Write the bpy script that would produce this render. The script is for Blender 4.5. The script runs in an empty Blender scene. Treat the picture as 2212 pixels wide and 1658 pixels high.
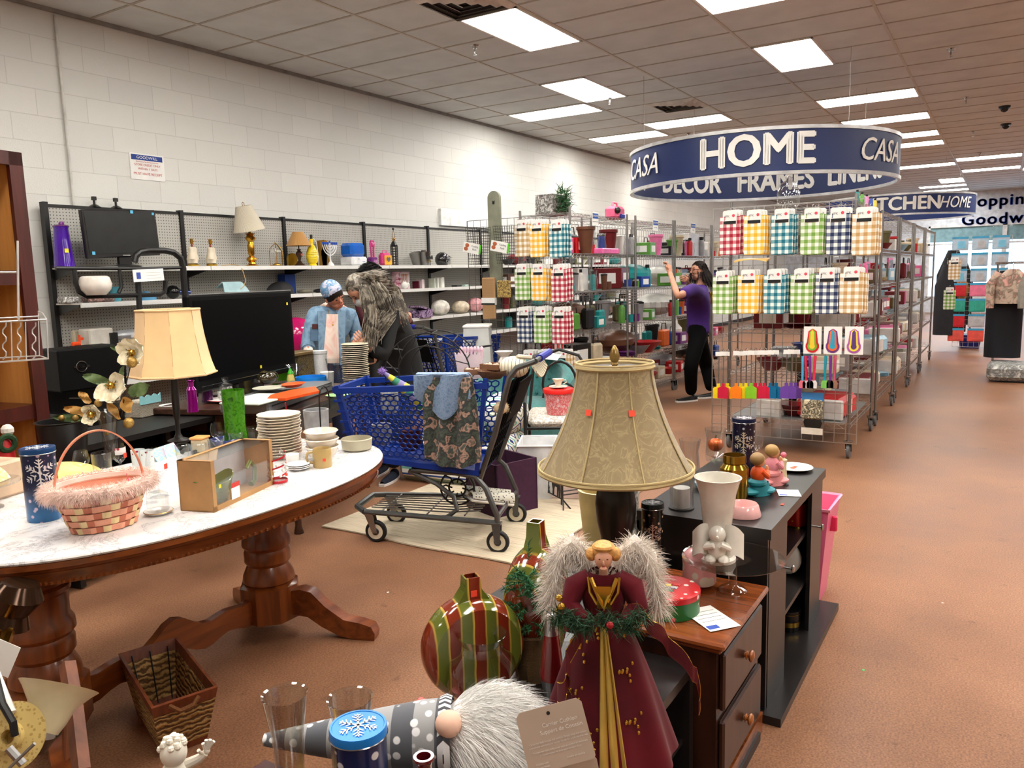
# Thrift store interior: everything built in metres, world X runs into the shop, Y towards the block wall, Z up.
import bpy,bmesh,math,random
import numpy as np
from mathutils import Vector,Matrix
from math import sin,cos,pi,radians,hypot,atan2
S=bpy.context.scene;C=S.collection
random.seed(11)
FT=.3048
# ---------------- camera
YAW,PIT,ROL,FPX,HC=radians(32.288),radians(-7.850),radians(-1.493),1692.52,1.50
_f=np.array([cos(PIT)*cos(YAW),cos(PIT)*sin(YAW),sin(PIT)])
_r=np.cross(_f,[0,0,1]);_r/=np.linalg.norm(_r);_u=np.cross(_r,_f)
_r,_u=cos(ROL)*_r+sin(ROL)*_u,-sin(ROL)*_r+cos(ROL)*_u
CM=np.array([_r,_u,_f])
cd=bpy.data.cameras.new('camera');cam=bpy.data.objects.new('camera',cd);C.objects.link(cam)
cd.sensor_width=36;cd.sensor_fit='HORIZONTAL';cd.lens=FPX/2212*36;cd.clip_start=.05;cd.clip_end=200
cam.matrix_world=Matrix(((_r[0],_u[0],-_f[0],0),(_r[1],_u[1],-_f[1],0),(_r[2],_u[2],-_f[2],HC),(0,0,0,1)))
S.camera=cam
# ---------------- light and exposure
w=bpy.data.worlds.new('daylight');S.world=w;w.use_nodes=True
wb=w.node_tree.nodes['Background'];wb.inputs[0].default_value=(.62,.78,1,1);wb.inputs[1].default_value=3.2
LIGHT=20.5
S.view_settings.view_transform='Standard';S.view_settings.look='None';S.view_settings.gamma=1
S.view_settings.use_curve_mapping=False;S.view_settings.exposure=0.3
try:
 S.cycles.max_bounces=6;S.cycles.transparent_max_bounces=18;S.cycles.sample_clamp_indirect=6;S.cycles.caustics_reflective=False;S.cycles.caustics_refractive=False
except Exception:pass
# ---------------- where a point of the photograph stands on a known plane (shop measurements)
def _ray(x,y):return np.array([(x-1106)/FPX,-(y-829)/FPX,1])@CM
def Pz(x,y,z=0):d=_ray(x,y);t=(z-HC)/d[2];return Vector((d[0]*t,d[1]*t,z))
def Py(x,y,Y):d=_ray(x,y);t=Y/d[1];return Vector((d[0]*t,Y,HC+d[2]*t))
def Px(x,y,X):d=_ray(x,y);t=X/d[0];return Vector((X,d[1]*t,HC+d[2]*t))
def Hz(p,x,y):d=_ray(x,y);t=hypot(p[0],p[1])/hypot(d[0],d[1]);return HC+d[2]*t
def M_(p,px):return px*float(np.dot(CM[2],[p[0],p[1],p[2]-HC]))/FPX
def Pd(x,y,D):d=_ray(x,y);return Vector((d[0]*D,d[1]*D,HC+d[2]*D))
# ---------------- materials
def lin(c):return tuple((v/12.92 if v<=.04045 else((v+.055)/1.055)**2.4)for v in[q/255 for q in c[:3]])+(1,)
_mc={}
def nod(m):return m.node_tree.nodes,m.node_tree.links
def base(name,col,rough=.5,metal=0,spec=.5,coat=0,trans=0,alpha=1,sheen=0,emit=None,es=0,ior=1.45):
 m=bpy.data.materials.new(name);m.use_nodes=True;b=m.node_tree.nodes['Principled BSDF'];I=b.inputs
 I['Base Color'].default_value=lin(col);I['Roughness'].default_value=rough;I['Metallic'].default_value=metal
 I['Specular IOR Level'].default_value=spec;I['Coat Weight'].default_value=coat;I['Coat Roughness'].default_value=.08
 I['Transmission Weight'].default_value=trans;I['Alpha'].default_value=alpha;I['Sheen Weight'].default_value=sheen;I['IOR'].default_value=ior
 if emit:I['Emission Color'].default_value=lin(emit);I['Emission Strength'].default_value=es
 return m,b
def N(m,t,**kw):
 n=m.node_tree.nodes.new(t)
 for k,v in kw.items():
  if k.startswith('i_'):n.inputs[k[2:].replace('_',' ')].default_value=v
  else:setattr(n,k,v)
 return n
def K(m,a,ao,b,bi):m.node_tree.links.new(a.outputs[ao],b.inputs[bi])
def ramp(m,src,so,stops):
 r=N(m,'ShaderNodeValToRGB');e=r.color_ramp.elements
 while len(e)<len(stops):e.new(.5)
 for x,(p,c)in zip(e,stops):x.position=p;x.color=lin(c)
 K(m,src,so,r,0);return r
def co(m,which='Object',scale=(1,1,1),rot=(0,0,0)):
 t=N(m,'ShaderNodeTexCoord');p=N(m,'ShaderNodeMapping');p.inputs['Scale'].default_value=scale;p.inputs['Rotation'].default_value=rot
 K(m,t,which,p,0);return p
def bump(m,b,src,so,st=.3,d=.01):
 n=N(m,'ShaderNodeBump');n.inputs['Strength'].default_value=st;n.inputs['Distance'].default_value=d;K(m,src,so,n,'Height');K(m,n,0,b,'Normal')
def mt(col,rough=.5,metal=0,var=.1,sc=9,bmp=0,name=None,**kw):
 """plain material with a light procedural mottle"""
 key=(tuple(col),rough,metal,var,sc,bmp,tuple(kw.items()))
 if key in _mc:return _mc[key]
 m,b=base(name or 'tone',col,rough,metal,**kw)
 c=co(m);n=N(m,'ShaderNodeTexNoise');n.inputs['Scale'].default_value=sc;n.inputs['Detail'].default_value=3;K(m,c,0,n,'Vector')
 d=tuple(v*(1-var)for v in col);l=tuple(min(255,v*(1+var*.6))for v in col)
 r=ramp(m,n,'Fac',[(.3,d),(.7,l)]);K(m,r,0,b,'Base Color')
 if bmp:bump(m,b,n,'Fac',bmp,.005)
 _mc[key]=m;return m
def glass(col=(235,240,240),a=.12,name='glass'):
 col=tuple(int(255-(255-v)*.3)for v in col)
 key=('gl',col,a)
 if key in _mc:return _mc[key]
 m=bpy.data.materials.new(name);m.use_nodes=True;nt=m.node_tree;nt.nodes.clear()
 o=N(m,'ShaderNodeOutputMaterial');t=N(m,'ShaderNodeBsdfTransparent');g=N(m,'ShaderNodeBsdfGlossy');mx=N(m,'ShaderNodeMixShader');lw=N(m,'ShaderNodeLayerWeight')
 t.inputs[0].default_value=lin(col);g.inputs['Roughness'].default_value=.04;lw.inputs[0].default_value=.35
 ma=N(m,'ShaderNodeMath',operation='MULTIPLY_ADD',use_clamp=True);ma.inputs[1].default_value=.62;ma.inputs[2].default_value=.12+a*.25
 K(m,lw,'Facing',ma,0);pw=N(m,'ShaderNodeMath',operation='POWER');K(m,ma,0,pw,0);pw.inputs[1].default_value=2.0
 K(m,pw,0,mx,0);K(m,t,0,mx,1);K(m,g,0,mx,2);K(m,mx,0,o,0)
 _mc[key]=m;return m
def sheer(col,a=.5,rough=.3,name='translucent'):
 key=('sh',col,a,rough)
 if key in _mc:return _mc[key]
 m,b=base(name,col,rough,alpha=a);_mc[key]=m;return m
def cached(f):
 d={}
 def g(*a,**k):
  q=(a,tuple(k.items()))
  if q not in d:d[q]=f(*a,**k)
  return d[q]
 return g
@cached
def wood(c1,c2,sc=1.0,rough=.35,ax=0,coat=.2,st=14):
 m,b=base('wood',c1,rough,coat=coat);s=[st*sc]*3;s[ax]=1.2*sc
 c=co(m,scale=tuple(s));n=N(m,'ShaderNodeTexNoise');n.inputs['Scale'].default_value=2;n.inputs['Detail'].default_value=6;n.inputs['Distortion'].default_value=.6;K(m,c,0,n,'Vector')
 r=ramp(m,n,'Fac',[(.3,c2),(.68,c1)]);K(m,r,0,b,'Base Color');bump(m,b,n,'Fac',.08,.004);return m
def stripe(m,c,axis,period,duty=.5,off=0):
 s=N(m,'ShaderNodeSeparateXYZ');K(m,c,0,s,0)
 a=N(m,'ShaderNodeMath',operation='MULTIPLY_ADD');a.inputs[1].default_value=1/period;a.inputs[2].default_value=50+off;K(m,s,axis,a,0)
 f=N(m,'ShaderNodeMath',operation='FRACT');K(m,a,0,f,0)
 g=N(m,'ShaderNodeMath',operation='LESS_THAN');g.inputs[1].default_value=duty;K(m,f,0,g,0);return g
@cached
def gingham(col,per=.052,light=(238,236,228),ax=(0,2)):
 m,b=base('gingham_cloth',col,.9,sheen=.3);c=co(m)
 a=stripe(m,c,ax[0],per);d=stripe(m,c,ax[1],per)
 s=N(m,'ShaderNodeMath',operation='ADD');K(m,a,0,s,0);K(m,d,0,s,1)
 h=N(m,'ShaderNodeMath',operation='MULTIPLY');h.inputs[1].default_value=.5;K(m,s,0,h,0)
 mid=tuple((x*.55+y*.45)for x,y in zip(col,light));r=ramp(m,h,0,[(0,light),(.5,mid),(1,col)]);r.color_ramp.interpolation='CONSTANT'
 r.color_ramp.elements[1].position=.25;r.color_ramp.elements[2].position=.75
 K(m,r,0,b,'Base Color');n=N(m,'ShaderNodeTexNoise');n.inputs['Scale'].default_value=300;K(m,c,0,n,'Vector');bump(m,b,n,'Fac',.3,.002);return m
@cached
def speckle(bg,fg,scale=60,size=.25,rough=.4,metal=0,fg2=None,zs=1):
 m,b=base('speckled',bg,rough,metal);c=co(m,scale=(1,1,zs));v=N(m,'ShaderNodeTexVoronoi');v.inputs['Scale'].default_value=scale;K(m,c,0,v,'Vector')
 st=[(0,fg),(size,fg),(size+.06,bg)];r=ramp(m,v,'Distance',st)
 if fg2:
  mx=N(m,'ShaderNodeMix',data_type='RGBA');r2=ramp(m,v,'Color',[(.45,fg),(.5,fg2)]);t=N(m,'ShaderNodeMath',operation='LESS_THAN');t.inputs[1].default_value=size;K(m,v,'Distance',t,0)
  K(m,t,0,mx,0);mx.inputs[6].default_value=lin(bg);K(m,r2,0,mx,7);K(m,mx,2,b,'Base Color')
 else:K(m,r,0,b,'Base Color')
 return m
@cached
def patch(cols,scale=8,rough=.6,dist=1.0,detail=3,sheen=0,metal=0):
 """blotched print in several colours"""
 m,b=base('printed',cols[0],rough,metal,sheen=sheen);c=co(m);n=N(m,'ShaderNodeTexNoise');n.inputs['Scale'].default_value=scale;n.inputs['Detail'].default_value=detail;n.inputs['Distortion'].default_value=dist;K(m,c,0,n,'Vector')
 k=len(cols);r=ramp(m,n,'Fac',[(.32+.36*i/max(1,k-1),q)for i,q in enumerate(cols)]);K(m,r,0,b,'Base Color');return m
@cached
def weave(c1,c2,sc=60,rough=.7,st=.8,ax='Z'):
 m,b=base('woven',c1,rough);c=co(m);wv=N(m,'ShaderNodeTexWave',bands_direction=ax);wv.inputs['Scale'].default_value=sc;wv.inputs['Distortion'].default_value=6;wv.inputs['Detail'].default_value=2;wv.inputs['Detail Scale'].default_value=2
 K(m,c,0,wv,'Vector');r=ramp(m,wv,'Fac',[(.15,c2),(.6,c1)]);K(m,r,0,b,'Base Color');bump(m,b,wv,'Fac',st,.006);return m
@cached
def lined(bg,fg,per=.006,duty=.3,ax=2,rough=.6,off=0):
 m,b=base('lined',bg,rough);c=co(m);s=stripe(m,c,ax,per,duty,off);r=ramp(m,s,0,[(0,bg),(1,fg)]);K(m,r,0,b,'Base Color');return m
CHROME=mt((170,168,166),.22,1,.05,name='chrome');STEEL=mt((150,148,146),.35,1,.08,name='steel');WIRE=mt((176,174,170),.3,.9,.05,name='wire_zinc')
BLACK=mt((18,17,17),.4,0,.2,name='black_plastic');WHITE=mt((232,230,224),.45,0,.03,name='white');GLASS=glass()
BRASS=mt((190,140,50),.2,1,.15,name='brass');GOLD=mt((205,165,70),.25,1,.12,name='gold');PAPER=mt((232,232,228),.8,0,.03,name='paper')
RED=mt((190,30,32),.4,0,.08);GREY=mt((120,120,118),.5);SKIN=mt((196,140,112),.55,0,.06,sc=20,name='skin');BRONZE=mt((70,48,34),.35,.4,.25,name='bronze')
ORST=mt((235,70,40),.6,name='price_sticker');YEST=mt((235,215,50),.6,name='price_sticker');BLST=mt((90,180,220),.6,name='price_sticker')
# ---------------- mesh builder
class B:
 def __init__(s):s.v=[];s.f=[];s.mi=[];s.M=Matrix.Identity(4)
 def add(s,vs,fs,mi=0):
  o=len(s.v);s.v+=[s.M@Vector(v)for v in vs];s.f+=[tuple(i+o for i in f)for f in fs];s.mi+=[mi]*len(fs);return s
 def at(s,loc=(0,0,0),rz=0,rx=0,ry=0,sc=1):
  s.M=Matrix.Translation(loc)@Matrix.Rotation(rz,4,'Z')@Matrix.Rotation(ry,4,'Y')@Matrix.Rotation(rx,4,'X')@Matrix.Scale(sc,4);return s
 def bb(s,x0,y0,z0,x1,y1,z1,mi=0):
  return s.add([(x0,y0,z0),(x1,y0,z0),(x1,y1,z0),(x0,y1,z0),(x0,y0,z1),(x1,y0,z1),(x1,y1,z1),(x0,y1,z1)],[(0,3,2,1),(4,5,6,7),(0,1,5,4),(1,2,6,5),(2,3,7,6),(3,0,4,7)],mi)
 def box(s,c,d,mi=0,e=0):
  x,y,z=[q/2 for q in d]
  if e<=0:return s.bb(c[0]-x,c[1]-y,c[2]-z,c[0]+x,c[1]+y,c[2]+z,mi)
  e=min(e,x*.9,y*.9,z*.9);q=[]
  prof=[(z-e,0),(z,e)]
  rings=[]
  for zz,k in((-z,e),(-z+e,0),(z-e,0),(z,e)):
   rings.append([(c[0]+a,c[1]+b_,c[2]+zz)for a,b_ in((x-k,y-e-k*0),(x-e,y-k),(-x+e,y-k),(-x+k,y-e),(-x+k,-y+e),(-x+e,-y+k),(x-e,-y+k),(x-k,-y+e))])
  vs=[p for r in rings for p in r];fs=[tuple(range(7,-1,-1)),tuple(24+i for i in range(8))]
  for r in range(3):
   for i in range(8):fs.append((r*8+i,r*8+(i+1)%8,r*8+8+(i+1)%8,r*8+8+i))
  return s.add(vs,fs,mi)
 def lathe(s,prof,n=24,c=(0,0,0),mi=0,sy=1,sx=1,a0=0,a1=2*pi,wob=None):
  full=abs(a1-a0-2*pi)<1e-6;m=n if full else n+1;vs=[];fs=[]
  for j,(r,z)in enumerate(prof):
   for i in range(m):
    a=a0+(a1-a0)*i/n;k=1+(wob(a,j)if wob else 0);vs.append((c[0]+r*cos(a)*sx*k,c[1]+r*sin(a)*sy*k,c[2]+z))
  for j in range(len(prof)-1):
   for i in range(n):
    i2=(i+1)%m;fs.append((j*m+i,j*m+i2,(j+1)*m+i2,(j+1)*m+i))
  return s.add(vs,fs,mi)
 def cyl(s,p,q,r0,r1=None,n=12,mi=0,cap=True):
  r1=r0 if r1 is None else r1;p=Vector(p);q=Vector(q);d=(q-p).normalized();u=d.orthogonal().normalized();w_=d.cross(u);vs=[]
  for c_,r in((p,r0),(q,r1)):vs+=[c_+(u*cos(2*pi*i/n)+w_*sin(2*pi*i/n))*r for i in range(n)]
  fs=[(i,(i+1)%n,n+(i+1)%n,n+i)for i in range(n)]
  if cap:fs+=[tuple(range(n-1,-1,-1)),tuple(range(n,2*n))]
  return s.add(vs,fs,mi)
 def tube(s,pts,r,n=6,mi=0,closed=False,flat=1):
  pts=[Vector(p)for p in pts];L=len(pts);vs=[];fs=[];u=None
  for i,p in enumerate(pts):
   a=pts[(i-1)%L]if(closed or i>0)else p;b_=pts[(i+1)%L]if(closed or i<L-1)else p
   d=(b_-a).normalized()if(b_-a).length>1e-9 else Vector((0,0,1))
   u=d.orthogonal().normalized()if u is None else(u-d*u.dot(d));
   if u.length<1e-6:u=d.orthogonal()
   u.normalize();w_=d.cross(u);rr=r[i]if isinstance(r,(list,tuple))else r
   vs+=[p+(u*cos(2*pi*k/n)+w_*sin(2*pi*k/n)*flat)*rr for k in range(n)]
  for i in range(L if closed else L-1):
   j=(i+1)%L
   for k in range(n):fs.append((i*n+k,i*n+(k+1)%n,j*n+(k+1)%n,j*n+k))
  if not closed:fs+=[tuple(range(n-1,-1,-1)),tuple((L-1)*n+k for k in range(n))]
  return s.add(vs,fs,mi)
 def ball(s,c,r,n=14,mi=0,sq=(1,1,1)):
  r=(r,r,r)if not isinstance(r,(tuple,list))else r;m=n//2;vs=[];fs=[]
  for j in range(m+1):
   t=pi*j/m
   for i in range(n):a=2*pi*i/n;vs.append((c[0]+r[0]*sin(t)*cos(a),c[1]+r[1]*sin(t)*sin(a),c[2]-r[2]*cos(t)))
  for j in range(m):
   for i in range(n):fs.append((j*n+i,j*n+(i+1)%n,(j+1)*n+(i+1)%n,(j+1)*n+i))
  return s.add(vs,fs,mi)
 def prism(s,poly,t,mi=0,axis='y',c=(0,0,0)):
  """2D outline (a, b) extruded by t: axis y -> (a, +-t/2, b); z -> (a, b, 0..t); x -> (+-t/2, a, b)"""
  n=len(poly);mp={'y':lambda a,b_,k:(a,(k-.5)*t,b_),'z':lambda a,b_,k:(a,b_,k*t),'x':lambda a,b_,k:((k-.5)*t,a,b_)}[axis]
  vs=[tuple(Vector(mp(a,b_,k))+Vector(c))for k in(0,1)for a,b_ in poly]
  fs=[tuple(range(n)),tuple(range(2*n-1,n-1,-1))]+[(i,n+i,n+(i+1)%n,(i+1)%n)for i in range(n)]
  return s.add(vs,fs,mi)
 def surf(s,fn,nu,nv,mi=0,th=0,cu=False):
  P=[[Vector(fn(i/nu,j/nv))for i in range(nu+1)]for j in range(nv+1)];k=nu+1;fs=[]
  for j in range(nv):
   for i in range(nu):fs.append((j*k+i,j*k+i+1,(j+1)*k+i+1,(j+1)*k+i))
  vs=[p for r in P for p in r]
  if th:
   n0=len(vs);nr=[]
   for j in range(nv+1):
    for i in range(nu+1):
     a=P[j][min(i+1,nu)]-P[j][max(i-1,0)];b_=P[min(j+1,nv)][i]-P[max(j-1,0)][i];q=a.cross(b_);nr.append(q.normalized()if q.length>1e-12 else Vector((0,0,1)))
   vs+=[v+q*th for v,q in zip(vs,nr)];fs+=[tuple(n0+i for i in f[::-1])for f in fs]
   bd=[i for i in range(k)]+[j*k+nu for j in range(1,nv+1)]+[nv*k+i for i in range(nu-1,-1,-1)]+[j*k for j in range(nv-1,0,-1)]
   for a,b_ in zip(bd,bd[1:]+bd[:1]):fs.append((b_,a,n0+a,n0+b_))
  return s.add(vs,fs,mi)
 def hair(s,roots,L,r=.0008,drop=.3,mi=0,seg=3):
  """many tapering strands: roots = [(point, direction)]"""
  for p,d in roots:
   p=Vector(p);d=Vector(d).normalized();l=L*random.uniform(.6,1.2);sd=d.orthogonal().normalized();a=random.uniform(0,6.28);sd=(Matrix.Rotation(a,3,d)@sd);vs=[]
   for k in range(seg+1):
    t=k/seg;c_=p+d*l*t+Vector((0,0,-1))*drop*l*t*t+sd*.25*l*t*t;q=r*(1-t*.85);vs+=[c_-d.cross(sd)*q,c_+d.cross(sd)*q]
   s.add(vs,[(2*k,2*k+1,2*k+3,2*k+2)for k in range(seg)],mi)
  return s
 def o(s,name,mats,parent=None,loc=None,rz=0,tag=None,group=None,kind=None,sharp=.6,rot=None):
  me=bpy.data.meshes.new(name);me.from_pydata([tuple(v)for v in s.v],[],s.f);me.update()
  for m in(mats if isinstance(mats,(list,tuple))else[mats]):me.materials.append(m)
  me.polygons.foreach_set('material_index',s.mi);me.polygons.foreach_set('use_smooth',[True]*len(s.f))
  try:me.set_sharp_from_angle(angle=sharp)
  except Exception:pass
  ob=bpy.data.objects.new(name,me);C.objects.link(ob)
  if parent is not None:ob.parent=parent
  if loc is not None:ob.location=loc
  if rot is not None:ob.rotation_euler=rot
  elif rz:ob.rotation_euler=(0,0,rz)
  if tag:ob['label'],ob['category']=tag
  if group:ob['group']=group
  if kind:ob['kind']=kind
  return ob
def T(name,label,cat,loc=(0,0,0),rz=0,group=None,rot=None):
 o=bpy.data.objects.new(name,None);C.objects.link(o);o.empty_display_size=.05;o.location=loc;o.rotation_euler=rot or(0,0,rz)
 o['label']=label;o['category']=cat
 if group:o['group']=group
 return o
def struct(name,b,m):return b.o(name,m,kind='structure')
_kids={}
def kids(o):
 return[c for c in C.objects if c.parent is o]
def dup(root,loc=None,rz=None,label=None,group=None,sc=None,rot=None):
 if root.name not in _kids:_kids[root.name]=[(k,kids(k))for k in kids(root)]
 r=root.copy();C.objects.link(r)
 if loc is not None:r.location=loc
 if rz is not None:r.rotation_euler=(0,0,rz)
 if rot is not None:r.rotation_euler=rot
 if sc is not None:r.scale=(sc,)*3 if not isinstance(sc,(tuple,list))else sc
 if label:r['label']=label
 if group:r['group']=group
 for k,g in _kids[root.name]:
  c=k.copy();C.objects.link(c);c.parent=r
  for q in g:d=q.copy();C.objects.link(d);d.parent=c
 return r
def recol(root,fn):
 """give a copy its own materials"""
 for c in[root]+kids(root):
  if c.type=='MESH':c.data=c.data.copy();fn(c)
def text(s,size,m,parent=None,loc=(0,0,0),rot=(pi/2,0,0),ext=.001,off=0,shear=0,name='lettering',align='CENTER',sx=1,bend=None,sp=1):
 cu=bpy.data.curves.new(name,'FONT');cu.body=s;cu.size=size;cu.extrude=ext;cu.shear=shear;cu.align_x=align;cu.align_y='CENTER';cu.space_character=sp;cu.resolution_u=3
 t=bpy.data.objects.new('tmp',cu);C.objects.link(t);dg=bpy.context.evaluated_depsgraph_get();me=bpy.data.meshes.new_from_object(t.evaluated_get(dg));bpy.data.objects.remove(t)
 if off:
  bm=bmesh.new();bm.from_mesh(me);g0=bm.verts[:]+bm.edges[:]+bm.faces[:]
  for dx_,dy_ in((off,0),(-off,0),(0,off),(0,-off)):
   r_=bmesh.ops.duplicate(bm,geom=g0);bmesh.ops.translate(bm,vec=(dx_*2.2,dy_*1.4,.0002),verts=[v for v in r_['geom']if isinstance(v,bmesh.types.BMVert)])
  bm.to_mesh(me);bm.free()
 for v in me.vertices:
  v.co.x*=sx
  if bend:v.co=bend(v.co)
 if 0:pass
 me.materials.clear();me.materials.append(m);o=bpy.data.objects.new(name,me);C.objects.link(o);o.location=loc;o.rotation_euler=rot
 if parent is not None:o.parent=parent
 return o
ZIN,ZWHITE=PAPER,WHITE
def sticker(parent,loc,rot=(0,0,0),m=None,s=.02,name='price_sticker'):
 return B().box((0,0,0),(s,.0012,s)).o(name,m or ORST,parent,loc=loc,rot=rot)
 # ---------------- the room
def m_floor():
 m,b=base('stained_concrete',(142,92,66),.42,spec=.35)
 c=co(m);n=N(m,'ShaderNodeTexNoise');n.inputs['Scale'].default_value=.9;n.inputs['Detail'].default_value=6;n.inputs['Roughness'].default_value=.62;K(m,c,0,n,'Vector')
 r=ramp(m,n,'Fac',[(.3,(128,88,64)),(.52,(158,111,81)),(.72,(178,129,96))])
 n2=N(m,'ShaderNodeTexNoise');n2.inputs['Scale'].default_value=140;n2.inputs['Detail'].default_value=4;K(m,c,0,n2,'Vector')
 r2=ramp(m,n2,'Fac',[(.35,(190,190,190)),(.7,(255,255,255))])
 mx=N(m,'ShaderNodeMix',data_type='RGBA',blend_type='MULTIPLY');mx.inputs[0].default_value=1;K(m,r,0,mx,6);K(m,r2,0,mx,7)
 v=N(m,'ShaderNodeTexNoise');v.inputs['Scale'].default_value=6;v.inputs['Detail'].default_value=8;v.inputs['Roughness'].default_value=.8;K(m,c,0,v,'Vector')
 r3=ramp(m,v,'Fac',[(.30,(120,112,108)),(.40,(255,255,255))])
 m3=N(m,'ShaderNodeMix',data_type='RGBA',blend_type='MULTIPLY');m3.inputs[0].default_value=.8;K(m,mx,2,m3,6);K(m,r3,0,m3,7)
 K(m,m3,2,b,'Base Color');rr=N(m,'ShaderNodeMapRange');rr.inputs['To Min'].default_value=.3;rr.inputs['To Max'].default_value=.55;K(m,n,'Fac',rr,0);K(m,rr,0,b,'Roughness');bump(m,b,n2,'Fac',.12,.002);return m
def m_block():
 m,b=base('painted_block',(214,213,207),.55)
 t=N(m,'ShaderNodeTexCoord');s=N(m,'ShaderNodeSeparateXYZ');q=N(m,'ShaderNodeCombineXYZ');K(m,t,'Object',s,0);K(m,s,0,q,0);K(m,s,2,q,1)
 br=N(m,'ShaderNodeTexBrick',offset=.5,squash=1);I=br.inputs;I['Scale'].default_value=1;I['Brick Width'].default_value=.4064;I['Row Height'].default_value=.2032;I['Mortar Size'].default_value=.0035;I['Mortar Smooth'].default_value=.3
 I['Color1'].default_value=lin((215,215,209));I['Color2'].default_value=lin((208,208,203));I['Mortar'].default_value=lin((196,195,189));K(m,q,0,br,'Vector');K(m,br,'Color',b,'Base Color')
 n=N(m,'ShaderNodeTexNoise');n.inputs['Scale'].default_value=120;K(m,t,'Object',n,'Vector')
 ad=N(m,'ShaderNodeMath',operation='MULTIPLY_ADD');ad.inputs[1].default_value=-2.5;K(m,br,'Fac',ad,0);K(m,n,'Fac',ad,2);bump(m,b,ad,0,.5,.004);return m
WX=28.3
struct('floor',B().bb(-4,-9,-.1,WX,6.53,0),m_floor())
struct('wall_left',B().bb(-4,6.53,0,WX,6.7,3.9),m_block())
CEIL=3.691
tile=mt((208,212,212),.85,0,.04,sc=3,bmp=.2,name='ceiling_tile')
struct('ceiling',B().bb(-4,-9,CEIL,WX,6.53,CEIL+.1),tile)
struct('wall_back',B().bb(-4.1,-9,0,-4,6.53,3.9),mt((205,203,196),.7))
struct('wall_right',B().bb(-4,-9.1,0,WX,-9,3.9),mt((205,203,196),.7))
gb=B();gl_=mt((190,184,172),.5,0,.02,name='grid_enamel')
def GX(u):return(u*2+12.967)*FT
def GY(v):return(19.533-v*4)*FT
for v in range(0,13):gb.bb(-4,GY(v)-.012,CEIL-.006,WX,GY(v)+.012,CEIL)
struct('trim_1',gb,gl_);gb=B()
for u in range(-12,40):gb.bb(GX(u)-.012,-9,CEIL-.0045,GX(u)+.012,6.53,CEIL)
struct('trim_2',gb,mt((170,164,153),.6,0,.02))
struct('trim_3',B().bb(-4,6.505,CEIL-.03,WX,6.53,CEIL),mt((140,138,134),.6))
struct('trim_4',B().bb(-4,6.515,0,WX,6.53,.1),BLACK)
# far wall with shop windows
fw=mt((205,212,222),.7,name='far_wall_paint');fb=B()
fb.bb(WX,-9,2.7,WX+.15,6.53,3.9);fb.bb(WX,2.2,0,WX+.15,6.53,2.7);fb.bb(WX,-9,0,WX+.15,-6,2.7);fb.bb(WX,-6,0,WX+.15,2.2,.45)
struct('wall_far',fb,fw)
for i in range(4):
 y0=2.2-i*2.05;f=B();f.bb(WX,y0-.06,.45,WX+.1,y0,2.7);f.bb(WX,y0-2.05,.45,WX+.1,y0-1.99,2.7);f.bb(WX,y0-2.05,2.64,WX+.1,y0,2.7);f.bb(WX,y0-2.05,.45,WX+.1,y0,.51);f.bb(WX,y0-2.05,2.1,WX+.1,y0,2.15)
 wo=struct('window_%d'%(i+1),f,mt((215,218,220),.4));B().bb(WX+.04,y0-1.99,.51,WX+.05,y0-.06,2.64).o('pane',glass((215,232,240),.05),wo)
 B().bb(WX+.06,y0-1.99,2.2,WX+.07,y0-.06,2.64).o('window_film',mt((165,195,200),.6),wo)
 # slogan on the far wall
blue=mt((24,66,150),.5,0,.02,name='sign_blue')
sg=T('wall_slogan','large blue Shopping Goodwill lettering on the far wall above the windows','sign',(WX-.01,0,0))
for s_,z,px in(('Shopping',3.37,2068),('Goodwill',2.83,2078)):text(s_,.46,blue,sg,(0,Px(px,450,WX)[1],z),(pi/2,0,-pi/2),.006,.008,sx=1.05,sp=1.12,align='LEFT')
# lights
dif=bpy.data.materials.new('light_diffuser');dif.use_nodes=True;_b=dif.node_tree.nodes['Principled BSDF'];_b.inputs['Emission Color'].default_value=(1,.965,.90,1);_b.inputs['Emission Strength'].default_value=LIGHT;_b.inputs['Base Color'].default_value=(.9,.9,.88,1)
_n=N(dif,'ShaderNodeTexNoise');_n.inputs['Scale'].default_value=60;_rm=N(dif,'ShaderNodeMapRange');_rm.inputs['To Min'].default_value=LIGHT*.97;_rm.inputs['To Max'].default_value=LIGHT*1.03;K(dif,_n,'Fac',_rm,0);K(dif,_rm,0,_b,'Emission Strength')
LT=[(3,5,1.5,2,'above the near left shelves beside the large air vent'),(7,9,1,1.5,'square panel in front of the wide left pair'),(9,10,0,1,'nearest the block wall, left of the small air vent'),(12,13,1,2,'behind the small air vent, left of the round sign'),(13,14,0,1,'nearest the block wall, close left of round sign'),(4,5,3,4,'cut by the top edge of the picture, right of centre'),(7,9,3,3.5,'bright square looking panel above the round sign lettering'),(12,13,3,4,'first wide panel up from the right end of the round sign'),(15,16,3,4,'second wide panel just above the right end of the round sign'),(18,19,3,4,'just right of the round sign, upper of two'),(20,21,3,4,'just right of the round sign, lower of two'),(26,27,3,4,'right of the round sign below the close pair'),(25,26,4,5,'upper wide panel at the far right'),(29,30,4,5,'lower wide panel at the far right'),(32,34,3.5,4,'small square looking panel near the far wall'),(35,36,3,4,'second last thin panel before the far wall'),(37.5,38.5,3,4,'last thin panel before the far wall'),(26,27,5,6,'thin panel cut by the right edge of the picture, upper'),(30,31,5,6,'thin panel cut by the right edge of the picture, lower'),(18,19,0,1,'by the block wall, hidden behind the round sign')]
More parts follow.
